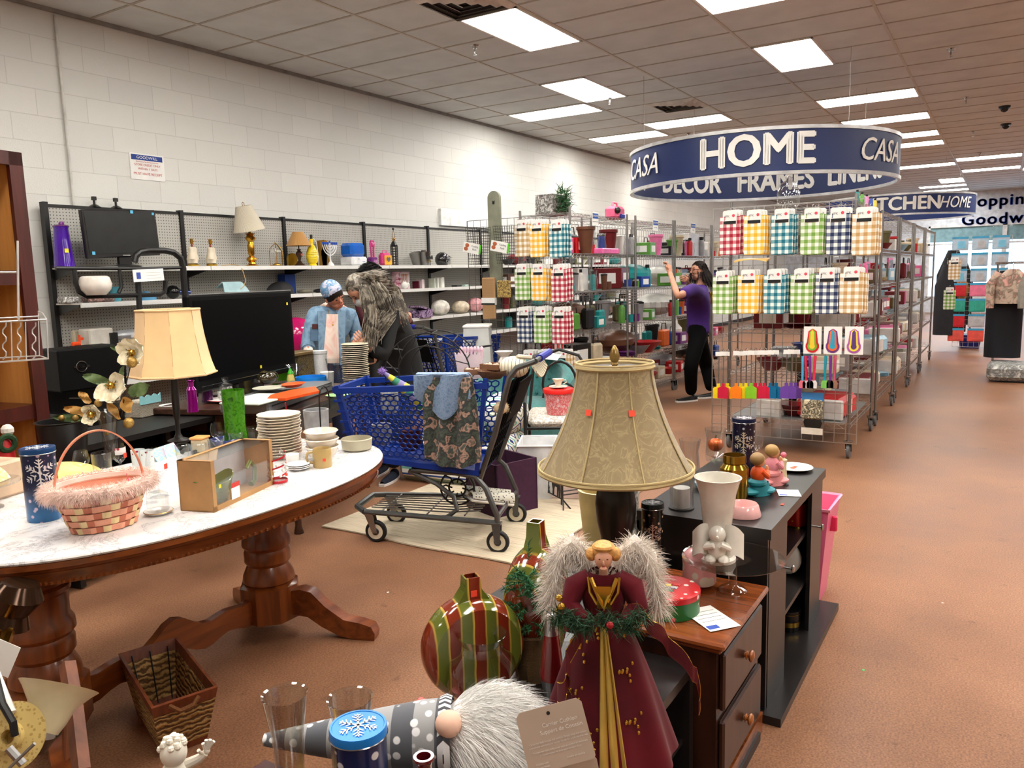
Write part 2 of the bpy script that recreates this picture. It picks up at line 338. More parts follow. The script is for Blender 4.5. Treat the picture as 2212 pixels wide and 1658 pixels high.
fill_panels=[(-1,1,3,3.5),(-6,-4,1,1.5),(-6,-4,4.5,5),(-1,1,6,6.5),(5,6,6,7),(10,11,6.5,7.5),(15,16,7,8),(22,23,7,8),(23,24,1,2),(31,32,1,2),(20,21,9,10),(8,9,9,10),(-2,0,9,10),(31,32,8,9),(-8,-6,7,8),(-10,-9,1,2),(0,1,1,2),(-3,-1,1.5,2),(-3,-1,4,4.5),(-6,-4,2.5,3),(2,4,5.5,6),(8,9,6,7),(-1,1,4.5,5),(12,13,6,7),(18,19,5,6),(4,5,8,9)]  # extra panels added out of view to brighten the room and foreground
def ceil_light(a,b_,c,d,lab,grp=None):
 x0,x1,y0,y1=GX(a),GX(b_),GY(d),GY(c)
 t=T('ceiling_light',lab,'light',((x0+x1)/2,(y0+y1)/2,CEIL),0,grp);hx=(x1-x0)/2-.012;hy=(y1-y0)/2-.012;f=B()
 for q in((-hx,-hy,hx,-hy+.022),(-hx,hy-.022,hx,hy),(-hx,-hy,-hx+.022,hy),(hx-.022,-hy,hx,hy)):f.bb(q[0],q[1],-.012,q[2],q[3],.0)
 f.o('frame',WHITE,t);B().bb(-hx+.02,-hy+.02,-.008,hx-.02,hy-.02,-.002).o('diffuser',dif,t)
for q in LT:ceil_light(*q[:4],'white fluorescent ceiling panel '+q[4])
for q in fill_panels:ceil_light(*q,'white fluorescent ceiling panel added out of view for fill light','ceiling panels added out of view for fill light')
def vent(a,b_,c,d,lab):
 x0,x1,y0,y1=GX(a),GX(b_),GY(d),GY(c);t=T('ceiling_vent',lab,'vent',((x0+x1)/2,(y0+y1)/2,CEIL));hx=(x1-x0)/2;hy=(y1-y0)/2
 B().bb(-hx,-hy,-.003,hx,hy,0).o('backing',mt((70,68,66),.8),t);m=mt((214,208,200),.5)
 for k in range(4):
  q=1-k*.24;p=q-.15;f=B()
  for s1,s2 in((1,0),(-1,0),(0,1),(0,-1)):
   if s1:f.add([(s1*hx*q,-hy*q,-.005),(s1*hx*q,hy*q,-.005),(s1*hx*p,hy*p,-.035+k*.004),(s1*hx*p,-hy*p,-.035+k*.004)],[(0,1,2,3)])
   else:f.add([(-hx*q,s2*hy*q,-.005),(hx*q,s2*hy*q,-.005),(hx*p,s2*hy*p,-.035+k*.004),(-hx*p,s2*hy*p,-.035+k*.004)],[(0,1,2,3)])
  f.o('louvre',m,t)
vent(2,3,1.5,2,'square louvred air vent cut by the top edge beside the largest ceiling panel');vent(10,11,1.5,2,'square louvred air vent left of the round sign')
k0=None
for u,v,lab in((4.19,1.25,'between the air vent and the square panel, largest in view'),(8.89,1.31,'beside the small air vent'),(9.21,4.38,'in the plain tiles at the upper right'),(13.86,4.4,'right of the wide panels'),(19.06,4.38,'below the two black cameras'),(14.12,1.22,'just above the left half of the round sign'),(24.14,4.39,'in front of the far right thin panel')):
 l='chrome sprinkler head '+lab
 if k0 is None:
  k0=T('sprinkler_head',l,'sprinkler',(GX(u),GY(v),CEIL));B().lathe([(0,-.03),(.02,-.03),(.026,-.01),(.045,0)],16).o('escutcheon',CHROME,k0)
  B().cyl((0,0,-.03),(0,0,-.06),.008).tube([(.018,0,-.05),(.02,0,-.07),(0,0,-.088)],.003).tube([(-.018,0,-.05),(-.02,0,-.07),(0,0,-.088)],.003).lathe([(0,-.09),(.02,-.088),(.02,-.086),(0,-.085)],12).o('nozzle',CHROME,k0)
 else:dup(k0,(GX(u),GY(v),CEIL),label=l)
for u,v,lab in((15.59,4.75,'upper of the two'),(18.34,4.76,'lower of the two')):
 t=T('dome_camera','black dome security camera on the ceiling, '+lab,'camera',(GX(u),GY(v),CEIL));B().lathe([(0,-.03),(.07,-.03),(.075,0)],20).o('housing',BLACK,t);B().ball((0,0,-.03),.055).o('dome',mt((12,12,14),.08),t)
 # round hanging sign
navy=mt((20,38,88),.45,0,.03,sc=2,name='sign_navy');RC=(9.8,2.6);RR=1.525
def ring_sign(cx,cy,R,z0,z1,lab,words,th0):
 t=T('ring_sign',lab,'sign',(cx,cy,0));h=z1-z0
 B().lathe([(R,z0+.03),(R,z1-.03)],96).lathe([(R-.012,z1-.03),(R-.012,z0+.03)],96).o('band',navy,t)
 for z in(z0,z1-.035):B().lathe([(R-.022,z),(R+.012,z),(R+.014,z+.035),(R-.022,z+.035),(R-.022,z)],96).o('rim',mt((205,205,205),.3,.5),t)
 for k in range(4):a=th0+.6+k*pi/2;B().cyl((R*cos(a),R*sin(a),z1),(R*cos(a),R*sin(a),CEIL),.002,n=4).o('hanging_wire',STEEL,t)
 for w_,ang,sz,off,sh,sx,ins in words:
  rr=R-.016 if ins else R+.013
  def bend(v,ang=ang,rr=rr,ins=ins):
   a=ang+(v.x/rr)*(-1 if ins else 1);q=rr+(-v.z if ins else v.z);return Vector((q*cos(a),q*sin(a),(z0+z1)/2+v.y))
  text(w_,sz,mt((228,226,220),.5,0,.02),t,(0,0,0),(0,0,0),.003,off,sh,sx=sx,bend=bend)
 return t
a_c=atan2(-RC[1],-RC[0])
def angat(px,py=330,near=True):
 best=None
 for k in range(720):
  a=2*pi*k/720;x,y=RC[0]+RR*cos(a),RC[1]+RR*sin(a);d=CM@np.array([x,y,2.7-HC]);q=1106+FPX*d[0]/d[2];nr=cos(a-a_c)>0
  if nr==near and(best is None or abs(q-px)<best[0]):best=(abs(q-px),a)
 return best[1]
cs=(.33,0,.3,.95)
ring_sign(RC[0],RC[1],RR,2.45,2.93,'large navy ring sign reading HOME and CASA hanging above the racks',[('HOME',angat(1632),.44,.007,0,.95,False),('CASA',angat(1393)-.07,*cs,False),('CASA',angat(1893)+.07,*cs,False),('DECOR',angat(1487,near=False),.38,.007,0,.74,True),('FRAMES',angat(1675,near=False),.38,.007,0,.78,True),('LINENS',angat(1850,near=False)-.04,.38,.007,0,.78,True),('KITCHEN',angat(1372,near=False)+.2,.38,.007,0,.78,True)],a_c)
# ---------------- wall shelving
@cached
def m_peg():
 m,b=base('pegboard',(172,170,163),.6);t=N(m,'ShaderNodeTexCoord');s=N(m,'ShaderNodeSeparateXYZ');K(m,t,'Object',s,0);d=[]
 for ax in(0,2):
  a=N(m,'ShaderNodeMath',operation='MULTIPLY_ADD');a.inputs[1].default_value=1/.0254;a.inputs[2].default_value=500;K(m,s,ax,a,0)
  f=N(m,'ShaderNodeMath',operation='FRACT');K(m,a,0,f,0);g=N(m,'ShaderNodeMath',operation='SUBTRACT');g.inputs[1].default_value=.5;K(m,f,0,g,0)
  h=N(m,'ShaderNodeMath',operation='MULTIPLY');K(m,g,0,h,0);K(m,g,0,h,1);d.append(h)
 a=N(m,'ShaderNodeMath',operation='ADD');K(m,d[0],0,a,0);K(m,d[1],0,a,1);r=ramp(m,a,0,[(.022,(60,60,58)),(.04,(172,170,163))]);K(m,r,0,b,'Base Color');return m
PX=[3.38,4.585,5.79,7.0,8.21,9.415,10.62,11.82,13.03,14.23];SHZ=(1.655,1.375,1.02,.735);cream=mt((205,204,198),.45,0,.03,name='shelf_enamel')
bays=['holding the black monitor','holding the two white figural lamp bases','holding the yellow ribbed vase','holding the pink toy castle','holding the helmet','behind the black wire baskets','first one hidden behind the centre racks','second one hidden behind the centre racks','last one hidden behind the centre racks']
for i in range(9):
 x0,x1=PX[i],PX[i+1];t=T('wall_shelving','pegboard wall shelving bay with cream shelves '+bays[i],'shelving',(x0,6.5,0));L=x1-x0
 B().bb(.02,-.07,.12,L-.02,-.055,2.135).o('pegboard',m_peg(),t)
 f=B().bb(0,-.075,2.13,L,-.03,2.155);f.bb(-.018,-.09,0,.018,-.03,2.17)
 if i==8:f.bb(L-.018,-.09,0,L+.018,-.03,2.17)
 f.o('upright',BLACK,t)
 for z in SHZ:
  s=B().bb(.0,-.43,z-.012,L,-.07,z).o('shelf',cream,t);B().bb(.004,-.445,z-.034,L-.004,-.43,z+.002).o('price_rail',mt((222,222,218),.4,0,.02),s)
  for x in(.01,L-.014):b=B();b.add([(x,-.08,z-.012),(x,-.08,z-.10),(x,-.40,z-.03),(x,-.40,z-.012),(x+.004,-.08,z-.012),(x+.004,-.08,z-.10),(x+.004,-.40,z-.03),(x+.004,-.40,z-.012)],[(0,1,2,3),(7,6,5,4),(0,4,5,1),(1,5,6,2),(2,6,7,3),(3,7,4,0)]);b.o('bracket',BLACK,s)
 B().bb(0,-.47,.0,L,-.05,.14).o('base_deck',mt((60,60,60),.5),t)
 # things on the wall
p=Py(281,357,6.525)
sg=T('wall_notice','white paper notice with blue band and red store credit lines taped to block wall','sign',(p[0]+.165,6.525,p[2]))
nw=.33;nh=.225
B().box((0,0,0),(nw,.003,nh)).o('sheet',PAPER,sg);B().box((0,-.002,.078),(nw-.03,.001,.045)).o('header_band',mt((20,60,140),.6),sg)
dx=lambda s_,sz,z,m,sx=1:text(s_,sz,m,sg,(0,-.003,z),ext=.0003,sx=sx)
dx('GOODWILL',.034,.078,WHITE,1.1);rdm=mt((190,50,45),.6);dx('Electronics May Be Returned For',.016,.042,rdm);dx('STORE CREDIT ONLY',.026,.015,rdm);dx('WITHIN 7 DAYS',.026,-.02,rdm);dx('MUST HAVE RECEIPT',.03,-.062,rdm)
c=B();c.cyl(Py(120,10,6.5)-Vector((0,0,.02)),(3.68,6.5,0),.011);
x0=Py(118,20,6.5)[0];c=B().cyl((x0,6.505,CEIL-.05),(x0,6.505,2.0),.011,n=10)
c.o('wall_conduit',mt((200,199,192),.5),tag=('thin painted conduit running down the block wall at the far left','conduit'))
a=Py(947,447,6.53);b_=Py(1042,460,6.53)
B().bb(a[0],6.49,1.99+.21,9.9,6.53,2.42).o('wall_board',mt((225,226,224),.5),tag=('long white blank board fixed low on the block wall beside grey paddle','board'))
def on(px,z=1.655,Y=6.24):q=Py(px,577,Y);return Vector((q[0],Y,z))
def LO(name,label,cat,loc,prof,m,n=24,group=None,rz=0,**k):return B().lathe(prof,n,**k).o(name,m,loc=loc,rz=rz,tag=(label,cat),group=group)
# purple pitcher
q=on(140);h=M_(q,88);t=T('pitcher','tall purple translucent pitcher beside the monitor on the wall shelf','pitcher',q);r=M_(q,20)
B().lathe([(0,0),(r*1.05,0),(r*.85,h*.6),(r*.72,h*.93),(r*.8,h),(r*.7,h),(r*.65,h*.9)],24).o('body',mt((70,22,150),.15,coat=.5),t);B().lathe([(r*.8,h*.985),(r*.84,h),(r*.5,h*1.03),(0,h*1.04)],20).ball((r*.1,0,h*1.05),(r*.3,r*.2,.02)).o('lid',mt((110,40,120),.2),t);sticker(t,(-.01,-r*.95,h*.4),m=YEST,s=.03)
q=on(160,Y=6.3);B().lathe([(0,0),(.07,0),(.1,.05),(.11,.2),(.1,.2),(.085,.05),(0,.02)],16,wob=lambda a,j:.08*sin(9*a)).o('glass_bowl',glass((240,240,245),.3),loc=q,tag=('crumpled clear plastic bowl behind the purple pitcher','bowl'))
# monitor
q=on(272,Y=6.12);D=q;sw=M_(q,173);sh=M_(q,99)
t=T('monitor','black flat computer monitor on a stand, top wall shelf','monitor',q,rz=radians(3));zc=.08+sh/2
B().box((0,0,zc),(sw,.04,sh),0,.006).o('housing',BLACK,t,rot=(0,radians(-3),0));sc_=B().box((0,-.022,zc+.006),(sw-.04,.002,sh-.05)).o('screen',mt((36,38,37),.25,name='dark_screen'),t,rot=(0,radians(-3),0))
B().box((0,.01,.06),(.11,.03,.14)).o('neck',BLACK,t);B().lathe([(0,0),(.15,0),(.15,.006),(.05,.02),(0,.022)],28,sy=.6).o('base',BLACK,t)
text('HANNSPREE',.012,WHITE,t,(.0,-.024,zc-sh/2+.012),ext=.0003);sticker(t,(sw*.42,-.025,zc+sh*.455),m=BLST);sticker(t,(.08,-.024,zc+sh*.47),m=BLST,s=.025);sticker(t,(-sw*.43,-.024,zc-sh*.43),m=BLST,s=.025)
for px,lab in((217,'black clip webcam behind monitor, left one'),(263,'black clip webcam behind monitor, right one')):
 q=on(px,2.155,6.45);t=T('webcam',lab,'webcam',q);B().lathe([(0,0),(.05,0),(.02,.02),(0,.02)],14).o('foot',BLACK,t);B().cyl((0,0,.015),(0,0,.07),.01).box((0,0,.07),(.03,.03,.03)).o('head',BLACK,t)
 # black tubular frame nearer than the shelf
fr=T('tube_frame','black bent steel tube frame with a hanging price tag in front of wall shelves','frame',(0,0,0));YB=5.75
def pt(x,y,Y=YB):return Py(x,y,Y)
B().tube([pt(290,566),pt(293,553),pt(303,544),pt(320,541),pt(355,541),pt(375,545),pt(390,557),pt(396,580),pt(402,680),pt(410,800)],M_(pt(300,600),7),10).o('upright_tube',BLACK,fr)
B().tube([pt(160,582),pt(163,610),pt(170,630),pt(187,640),pt(345,636),pt(356,630),pt(358,606)],M_(pt(300,600),5),8).o('loop_tube',BLACK,fr)
B().tube([pt(120,579),pt(300,580),pt(392,578)],M_(pt(300,600),4),8).o('shelf_tube',BLACK,fr);B().tube([pt(258,582),pt(262,620),pt(256,632)],M_(pt(300,600),4),8).tube([pt(298,605),pt(303,700),pt(306,800)],M_(pt(300,600),6),8).o('rear_tube',BLACK,fr)
q=pt(321,594,YB-.06);tg=B().box((0,0,0),(M_(q,72),.001,M_(q,26))).o('price_tag',PAPER,fr,loc=q,rot=(0,radians(-2),0));B().box((-.085,-.002,.0),(.035,.001,.05)).o('logo_block',mt((60,80,160),.6),tg)
for k in range(3):B().box((.04,-.001,-.025+k*.022),(.12,.001,.0015)).o('ruled_line',GREY,tg)
# figural lamp bases
def figural(px,lab):
 q=on(px);h=M_(q,68);t=T('figural_lamp',lab,'lamp',q,group='pair of white figural lamp bases')
 B().lathe([(0,0),(.045,0),(.05,.02),(.035,.03)],18).o('foot',GOLD,t)
 B().lathe([(.042,.03),(.045,.06),(.05,.07),(.036,.12),(.034,.17),(.03,.175),(0,.178)],20,wob=lambda a,j:.14*sin(3*a+j*.9)).o('figure',mt((222,208,184),.45,bmp=.3),t)
 B().cyl((0,0,.175),(0,0,.205),.008).ball((0,0,.19),.011).o('stem',mt((140,60,40),.4),t);B().cyl((0,0,.205),(0,0,.25),.014).cyl((0,0,.225),(.03,0,.228),.004).o('socket',BRASS,t);return t
figural(418,'white draped figural lamp base without shade, left one of the pair');figural(458,'white draped figural lamp base without shade, right one of the pair')
B().tube([on(480)+Vector((0,0,.01)),on(490)+Vector((0,0,.015)),on(500)+Vector((0,0,.02)),on(515,Y=6.1)+Vector((0,0,.01)),Py(523,580,6.05),Py(531,605,6.04),Py(527,618,6.04),Py(520,624,6.04)],.004).o('extension_cable',mt((190,160,110),.5),tag=('tan lamp cord hanging down from the wall shelf','cord'))
# brass lamp with tilted pleated shade
@cached
def pleat(col,st=.6,n=90):
 m,b=base('pleated_shade',col,.8,sheen=.2);t=N(m,'ShaderNodeTexCoord');s=N(m,'ShaderNodeSeparateXYZ');K(m,t,'Object',s,0);a=N(m,'ShaderNodeMath',operation='ARCTAN2');K(m,s,1,a,0);K(m,s,0,a,1)
 x=N(m,'ShaderNodeMath',operation='MULTIPLY');x.inputs[1].default_value=n;K(m,a,0,x,0);y=N(m,'ShaderNodeMath',operation='SINE');K(m,x,0,y,0);bump(m,b,y,0,st,.004)
 r=ramp(m,y,0,[(0,tuple(c*.93 for c in col)),(1,col)]);K(m,r,0,b,'Base Color');return m
q=on(545);t=T('table_lamp','tall brass table lamp with tilted cream pleated shade','lamp',q)
B().lathe([(0,0),(.06,0),(.062,.012),(.035,.025),(.03,.04),(.05,.065),(.045,.085),(.022,.1),(.03,.12),(.034,.2),(.024,.235),(.045,.26),(.05,.275),(.03,.3),(.05,.315),(.012,.325),(.01,.37),(0,.37)],20).o('base',BRASS,t)
sh_=B().lathe([(.15,0),(.075,.235),(.07,.235),(.145,.002)],60).o('shade',pleat((224,214,192)),t,loc=(-.005,0,.345),rot=(0,radians(-12),0));B().tube([(-.01,0,.235),(-.012,0,.26),(.0,0,.272),(.012,0,.26),(.01,0,.235)],.003).o('finial',BRASS,sh_)
# lantern frames
for px,s_,lab in((598,1,'brass birdcage lantern frame next to the cream lamp'),):
 q=on(px);t=T('birdcage_lantern',lab,'lantern',q);b=B();pts=[(cos(a)*.062,sin(a)*.062)for a in(pi/4,3*pi/4,5*pi/4,7*pi/4)]
 for x,y in pts:b.tube([(x,y,0),(x,y,.15),(x*.8,y*.8,.185),(x*.3,y*.3,.215),(0,0,.225)],.003)
 b.tube([(x,y,.15)for x,y in pts],.003,closed=True);b.tube([(x,y,.01)for x,y in pts],.004,closed=True).o('cage',BRASS,t);B().lathe([(0,0),(.045,0),(.04,.02),(.015,.035),(0,.036)],16).ball((0,0,.23),.01).o('dish',GOLD,t)
 B().tube([(cos(a)*.05,sin(a)*.05,.15)for a in np.linspace(0,2*pi,16)[:-1]],.005,closed=True).o('ring',WHITE,t);B().tube([(0,0,.23),(.03,0,.21),(.075,.0,.15),(.08,0,.02),(.085,0,0)],.005).o('hook_post',mt((120,110,70),.3,.8),t)
 # lamp with tan shade
q=on(648);t=T('table_lamp','small dark urn table lamp with tan shade','lamp',q)
B().lathe([(0,0),(.055,.0),(.06,.01),(.03,.035),(.014,.06),(.02,.09),(.035,.12),(.034,.14),(.015,.16),(.024,.175),(.006,.18),(.006,.22),(0,.22)],20).o('base',BRONZE,t);B().lathe([(.128,.21),(.055,.35),(.05,.35),(.122,.212)],48).o('shade',pleat((190,140,78),.3,60),t);sticker(t,(0,-.036,.12))
q=on(676,Y=6.18);t=T('ribbed_vase','bright yellow ribbed ceramic vase lamp on the wall shelf','vase',q);pr_=[]
for k in range(27):z=.01+k*.0088;e=.062*sin(min(1,(z/.23))*pi*.82+.42)**.8;pr_.append((e*(1+.05*(k%2)),z))
B().lathe([(0,0),(.04,0),(.042,.012),(.034,.025)]+pr_[3:]+[(.018,.26),(.018,.28),(0,.28)],24).o('body',mt((235,205,30),.3,coat=.4),t);B().cyl((0,0,.28),(0,0,.325),.015).o('socket',BLACK,t);B().tube([(.01,0,.3),(.05,-.02,.25),(.07,-.02,.1),(.065,-.02,0)],.004).o('cord',WHITE,t)
for px,rr,lab in((632,.06,'small gold arched plaque behind the tan shaded lamp'),):
 q=on(px,Y=6.36);B().prism([(-.06,0),(.06,0)]+[(.06*cos(a),.08+.06*sin(a))for a in np.linspace(0,pi,9)],.03).o('arched_plaque',GOLD,loc=q,tag=(lab,'plaque'))
for px,rt,lab in((694,12,'gold fabric wedge leaning behind yellow vase'),(704,-15,'gold fabric wedge leaning beside the menorah')):
 q=on(px,Y=6.36);B().prism([(-.07,0),(.06,0),(.03,.29),(-.02,.29)],.05).o('gold_wedge',mt((150,110,40),.35,.5),loc=q,rot=(0,radians(rt),0),tag=(lab,'decoration'))
 # menorah
q=on(715,Y=6.2);t=T('menorah','white metal menorah with blue candle cups','menorah',q);b=B().lathe([(0,0),(.04,0),(.03,.025),(.01,.05),(.007,.08),(0,.08)],16).cyl((0,0,.07),(0,0,.25),.006);cc=B()
for k in range(1,5):
 R_=.026*k;b.tube([(R_*cos(a),0,.235+.0*k-(0 if 0 else 0)+R_*1.15*sin(a))for a in np.linspace(pi,2*pi,14)],.0055)
 for s_ in(-1,1):cc.cyl((s_*R_,0,.228),(s_*R_,0,.255),.009)
cc.cyl((0,0,.245),(0,0,.268),.009);b.o('branches',mt((225,225,228),.3),t);cc.o('candle_cup',mt((30,80,180),.4),t)
# humidifier / water tank
q=on(765,Y=6.2);t=T('humidifier','blue and white plastic humidifier with clear blue tank','humidifier',q);W_=M_(q,48)
B().box((0,0,.05),(W_,.2,.1),0,.02).o('base',mt((228,230,232),.35),t);B().box((-.01,0,.175),(W_*.92,.19,.15),0,.03).o('tank',mt((24,100,200),.1,coat=.5),t);text('~',.07,mt((70,90,160),.5),t,(.05,-.102,.05));B().box((-W_*.1,-.101,.075),(.02,.002,.006)).o('switch',GREY,t)
# toys
q=on(806);t=T('toy_doll','pink toy dancing figure standing on a purple toy box','toy',q);pk=mt((200,60,130),.35);b=B()
b.tube([(-.02,0,.10),(-.022,0,.19),(-.03,0,.25),(-.02,0,.285),(.02,0,.285),(.032,0,.25),(.02,0,.19),(.02,0,.10)],.012);b.ball((0,0,.24),.026).ball((-.02,0,.09),.02).ball((.02,0,.09),.02);b.o('body',pk,t);B().ball((0,-.02,.255),.012).ball((-.02,-.02,.265),.01).ball((.02,-.02,.265),.01).o('trim',mt((235,160,200),.4),t)
B().box((-.01,0,.05),(.1,.1,.1),0,.015).o('toy_box',mt((110,35,120),.35),t);b=B()
for k in range(4):b.box((-.035+.02*k,-.052,.04),(.004,.003,.06)).box((-.005,-.052,.015+.017*k),(.07,.003,.004))
b.o('lattice',mt((235,180,215),.4),t)
q=on(832,Y=6.2);t=T('toy_case','pink and yellow toy carry case with a silver heart window','toy',q);B().box((0,0,.075),(.16,.1,.15),0,.03).o('case',mt((215,60,130),.35),t);B().box((0,-.052,.065),(.13,.01,.11),0,.01).o('front',mt((235,170,50),.4),t)
B().prism([(.0,-.03),(.03,.0),(.03,.02),(.015,.03),(0,.018),(-.015,.03),(-.03,.02),(-.03,0)],.006).o('heart',mt((170,165,175),.2,.8),t,loc=(0,-.06,.07));B().tube([(-.03,0,.15),(-.03,0,.175),(.03,0,.175),(.03,0,.15)],.006).o('handle',mt((235,100,170),.35),t)
# moroccan lantern
q=on(853);t=T('lantern','black pierced metal lantern lamp with brass cap and ring','lantern',q);b=B()
b.lathe([(.045,0),(.045,.01)],6).lathe([(.04,.235),(.043,.245),(.02,.29),(0,.3)],6)
for k in range(6):a=k*pi/3;b.cyl((.04*cos(a),.04*sin(a),0),(.04*cos(a),.04*sin(a),.24),.006,n=6)
for z in np.linspace(.02,.23,8):b.lathe([(.043,z-.004),(.043,z+.004),(.037,z+.004),(.037,z-.004),(.043,z-.004)],6)
b.o('cage',BLACK,t);B().cyl((0,0,.29),(0,0,.33),.014).ball((0,0,.315),.018).o('cap',BRASS,t);B().tube([(-.02,0,.33),(-.018,0,.38),(0,0,.42),(.018,0,.38),(.02,0,.33)],.003).o('harp',BRASS,t);B().ball((0,0,.435),.014).o('finial',BLACK,t)
# buckets, helmet
for px,lx,lab in((902,-14,'grey metal ice bucket lying against the printed one'),(919,0,'grey metal ice bucket printed with dark letters')):
 q=on(px,Y=6.28 if lx else 6.2);t=T('ice_bucket',lab,'bucket',q,rot=(0,radians(lx),0));B().lathe([(0,0),(.055,0),(.075,.165),(.079,.17),(.072,.17),(.052,.01),(0,.01)],24).o('body',STEEL,t)
 if not lx:text('Mod',.06,BLACK,t,(0,-.074,.10),(pi/2-.1,0,0),.002,.004);B().box((0,-.068,.055),(.07,.002,.01)).o('band',GOLD,t)
 if not lx:B().lathe([(0,.17),(.05,.17),(.03,.2),(0,.2)],10).o('napkin_roll',mt((60,50,44),.7),t,loc=(-.02,0,-.01))
q=on(957,Y=6.22);t=T('helmet','glossy black batting helmet with wire face guard','helmet',q);hm=mt((28,28,30),.12,coat=.6)
B().ball((-.01,0,.075),(.105,.09,.1),24).o('shell',hm,t);B().surf(lambda u,v:(.05+.1*v*sin(pi*u)+.04*v,(u-.5)*.15,.12-.02*v+.01*sin(pi*u)),10,4,th=.006).o('visor',hm,t)
b=B()
for z in(.02,.045,.07,.09):b.tube([(.06+.06*sin(a),-.07*cos(a),z)for a in np.linspace(0,pi,9)],.0028)
for a in np.linspace(.6,2.5,4):b.tube([(.06+.06*sin(a),-.07*cos(a),.02),(.06+.065*sin(a),-.07*cos(a),.05),(.06+.06*sin(a),-.07*cos(a),.09)],.0028)
b.o('face_guard',STEEL,t);B().tube([(-.03+.02*cos(a),-.092,.05+.02*sin(a))for a in np.linspace(0,2*pi,10)[:-1]],.005,closed=True).o('ear_hole',GREY,t)
# second shelf
q=on(208,1.375,5.72);q=Py(208,637,5.72);LO('planter_bowl','round glossy white planter bowl resting on the black tube frame','bowl',q,[(0,0),(.07,0),(.105,.04),(.115,.08),(.1,.13),(.085,.14),(.08,.13),(.1,.08),(0,.02)],mt((225,216,205),.15,coat=.4))
s2=1.375
q=on(187,s2);B().box((0,0,.08),(.07,.1,.16),0,.01).o('white_carton',WHITE,loc=q,tag=('white carton behind the round planter bowl','box'))
q=on(243,s2);B().lathe([(0,0),(.04,0),(.05,.12),(.045,.12),(0,.01)],16).o('teal_cup',mt((70,140,155),.3),loc=q,tag=('teal plastic cup beside the planter bowl','cup'))
q=on(310,s2);LO('steel_dome','small white domed gadget on blue base, second wall shelf','gadget',q,[(0,0),(.08,0),(.08,.03),(.05,.05),(.03,.07),(0,.08)],mt((90,150,190),.3))
q=on(369,s2);t=T('hair_dryer','black round gadget with chrome nozzle on the second wall shelf','gadget',q);B().ball((0,0,.06),.06).o('body',mt((14,14,14),.15),t);B().cyl((.05,0,.06),(.16,0,.05),.022,.03).o('nozzle',mt((60,70,110),.2,.7),t)
for px,w_,h_,c_,lab in((140,.12,.05,(225,225,220),'small white crumpled packet at the left end, second wall shelf'),(205,.22,.05,(170,130,120),'pink patterned flat box lying under the planter bowl')):
 q=on(px,s2);B().box((0,0,h_/2),(w_,.12,h_),0,.01).o('packet',patch((c_,(60,50,50),c_),30),loc=q,tag=(lab,'packet'))
q=on(498,s2,6.12);t=T('bathroom_scale','pale blue domed baby scale on top of the second wall shelf','scale',q);W_=M_(q,68)
B().box((0,0,.02),(W_,.2,.04),0,.015).o('tray',mt((225,228,226),.4),t);B().surf(lambda u,v:((u-.5)*W_*.95*(1-.25*v),-.06*(1-v),.04+.09*v**.8),12,4,th=.01).o('shell',mt((160,190,195),.25),t);B().surf(lambda u,v:((u-.5)*W_*.72,.09*v,.13-.05*v),12,3,th=.01).o('shell',mt((160,190,195),.25),t);sticker(t,(.03,-.103,.02),m=BLST,s=.04)
q=on(605,s2,6.2);B().surf(lambda u,v:(.15*cos(2*pi*u)*sin(pi*v*.5+.05)*(1+.2*sin(3*2*pi*u)),.12*sin(2*pi*u)*sin(pi*v*.5+.05),.13*cos(pi*v*.5)),16,6).o('camera_bag',mt((24,22,24),.7,bmp=.5),loc=q,tag=('black soft zip bag with white patch on the second wall shelf','bag'))
q=on(618,s2,6.36);B().box((0,0,.1),(.14,.1,.2)).o('blue_carton',mt((20,60,140),.5),loc=q,tag=('bright blue carton behind the black bag','box'))
for px,cc_,lab in((655,(120,115,100),'clear bag of grey cables lying on the second wall shelf'),(690,(30,26,28),'black slim case on the second wall shelf'),):
 q=on(px,s2);B().ball((0,0,.02),(.09,.07,.025),12).o('bundle',mt(cc_,.5,bmp=.6,sc=50),loc=q,tag=(lab,'bundle'))
q=on(865,s2,6.25);t=T('baking_kit','pink boxed kids baking kit with utensils showing on second wall shelf','box',q);B().box((0,0,.105),(.26,.06,.21)).o('carton',patch(((170,60,110),(225,200,205),(170,60,110)),9),t);B().box((.03,-.032,.12),(.16,.003,.15)).o('window',mt((215,205,205),.3),t);b=B()
for k in range(4):b.cyl((-.02+k*.03,-.036,.08),(-.02+k*.03,-.036,.16),.004).ball((-.02+k*.03,-.038,.17),(.011,.004,.015))
b.o('utensil',mt((200,120,60),.4),t);text('Cake',.05,mt((170,30,80),.5),t,(-.085,-.034,.13));text('Bomb',.05,mt((170,30,80),.5),t,(-.075,-.034,.07))
q=on(872,s2,6.14);t=T('piggy_figurine','small white round animal figurine in front of pink kit box','figurine',q);B().ball((0,0,.045),(.045,.04,.045)).ball((.04,-.02,.055),.022).o('body',WHITE,t);B().cyl((-.02,0,.08),(-.024,0,.105),.01,.003).cyl((.02,0,.08),(.024,0,.105),.01,.003).o('ear',WHITE,t)
for px,w_,h_,c_,lab in((906,.05,.11,(215,195,198),'slim pale pink carton on second wall shelf'),(932,.025,.12,(200,205,190),'left one of three thin white books standing on the second wall shelf'),(939,.025,.12,(222,222,214),'middle one of three thin white books standing on the second wall shelf'),(949,.06,.13,(236,234,224),'white card box at the right end of the standing books'),(897,.02,.09,(90,20,40),'dark red slim bottle beside the pale pink carton')):
 q=on(px,s2);B().box((0,0,h_/2),(w_,.1,h_),0,.002).o('carton',mt(c_,.5),loc=q,tag=(lab,'box'))
for px,c_,lab in((1003,(180,210,200),'pale green soap dish at the right of the second wall shelf'),(985,(60,60,60),'flat dark tray on the second wall shelf')):
 q=on(px,s2);B().box((0,0,.012),(.12,.1,.024),0,.008).o('dish',mt(c_,.3),loc=q,tag=(lab,'dish'))
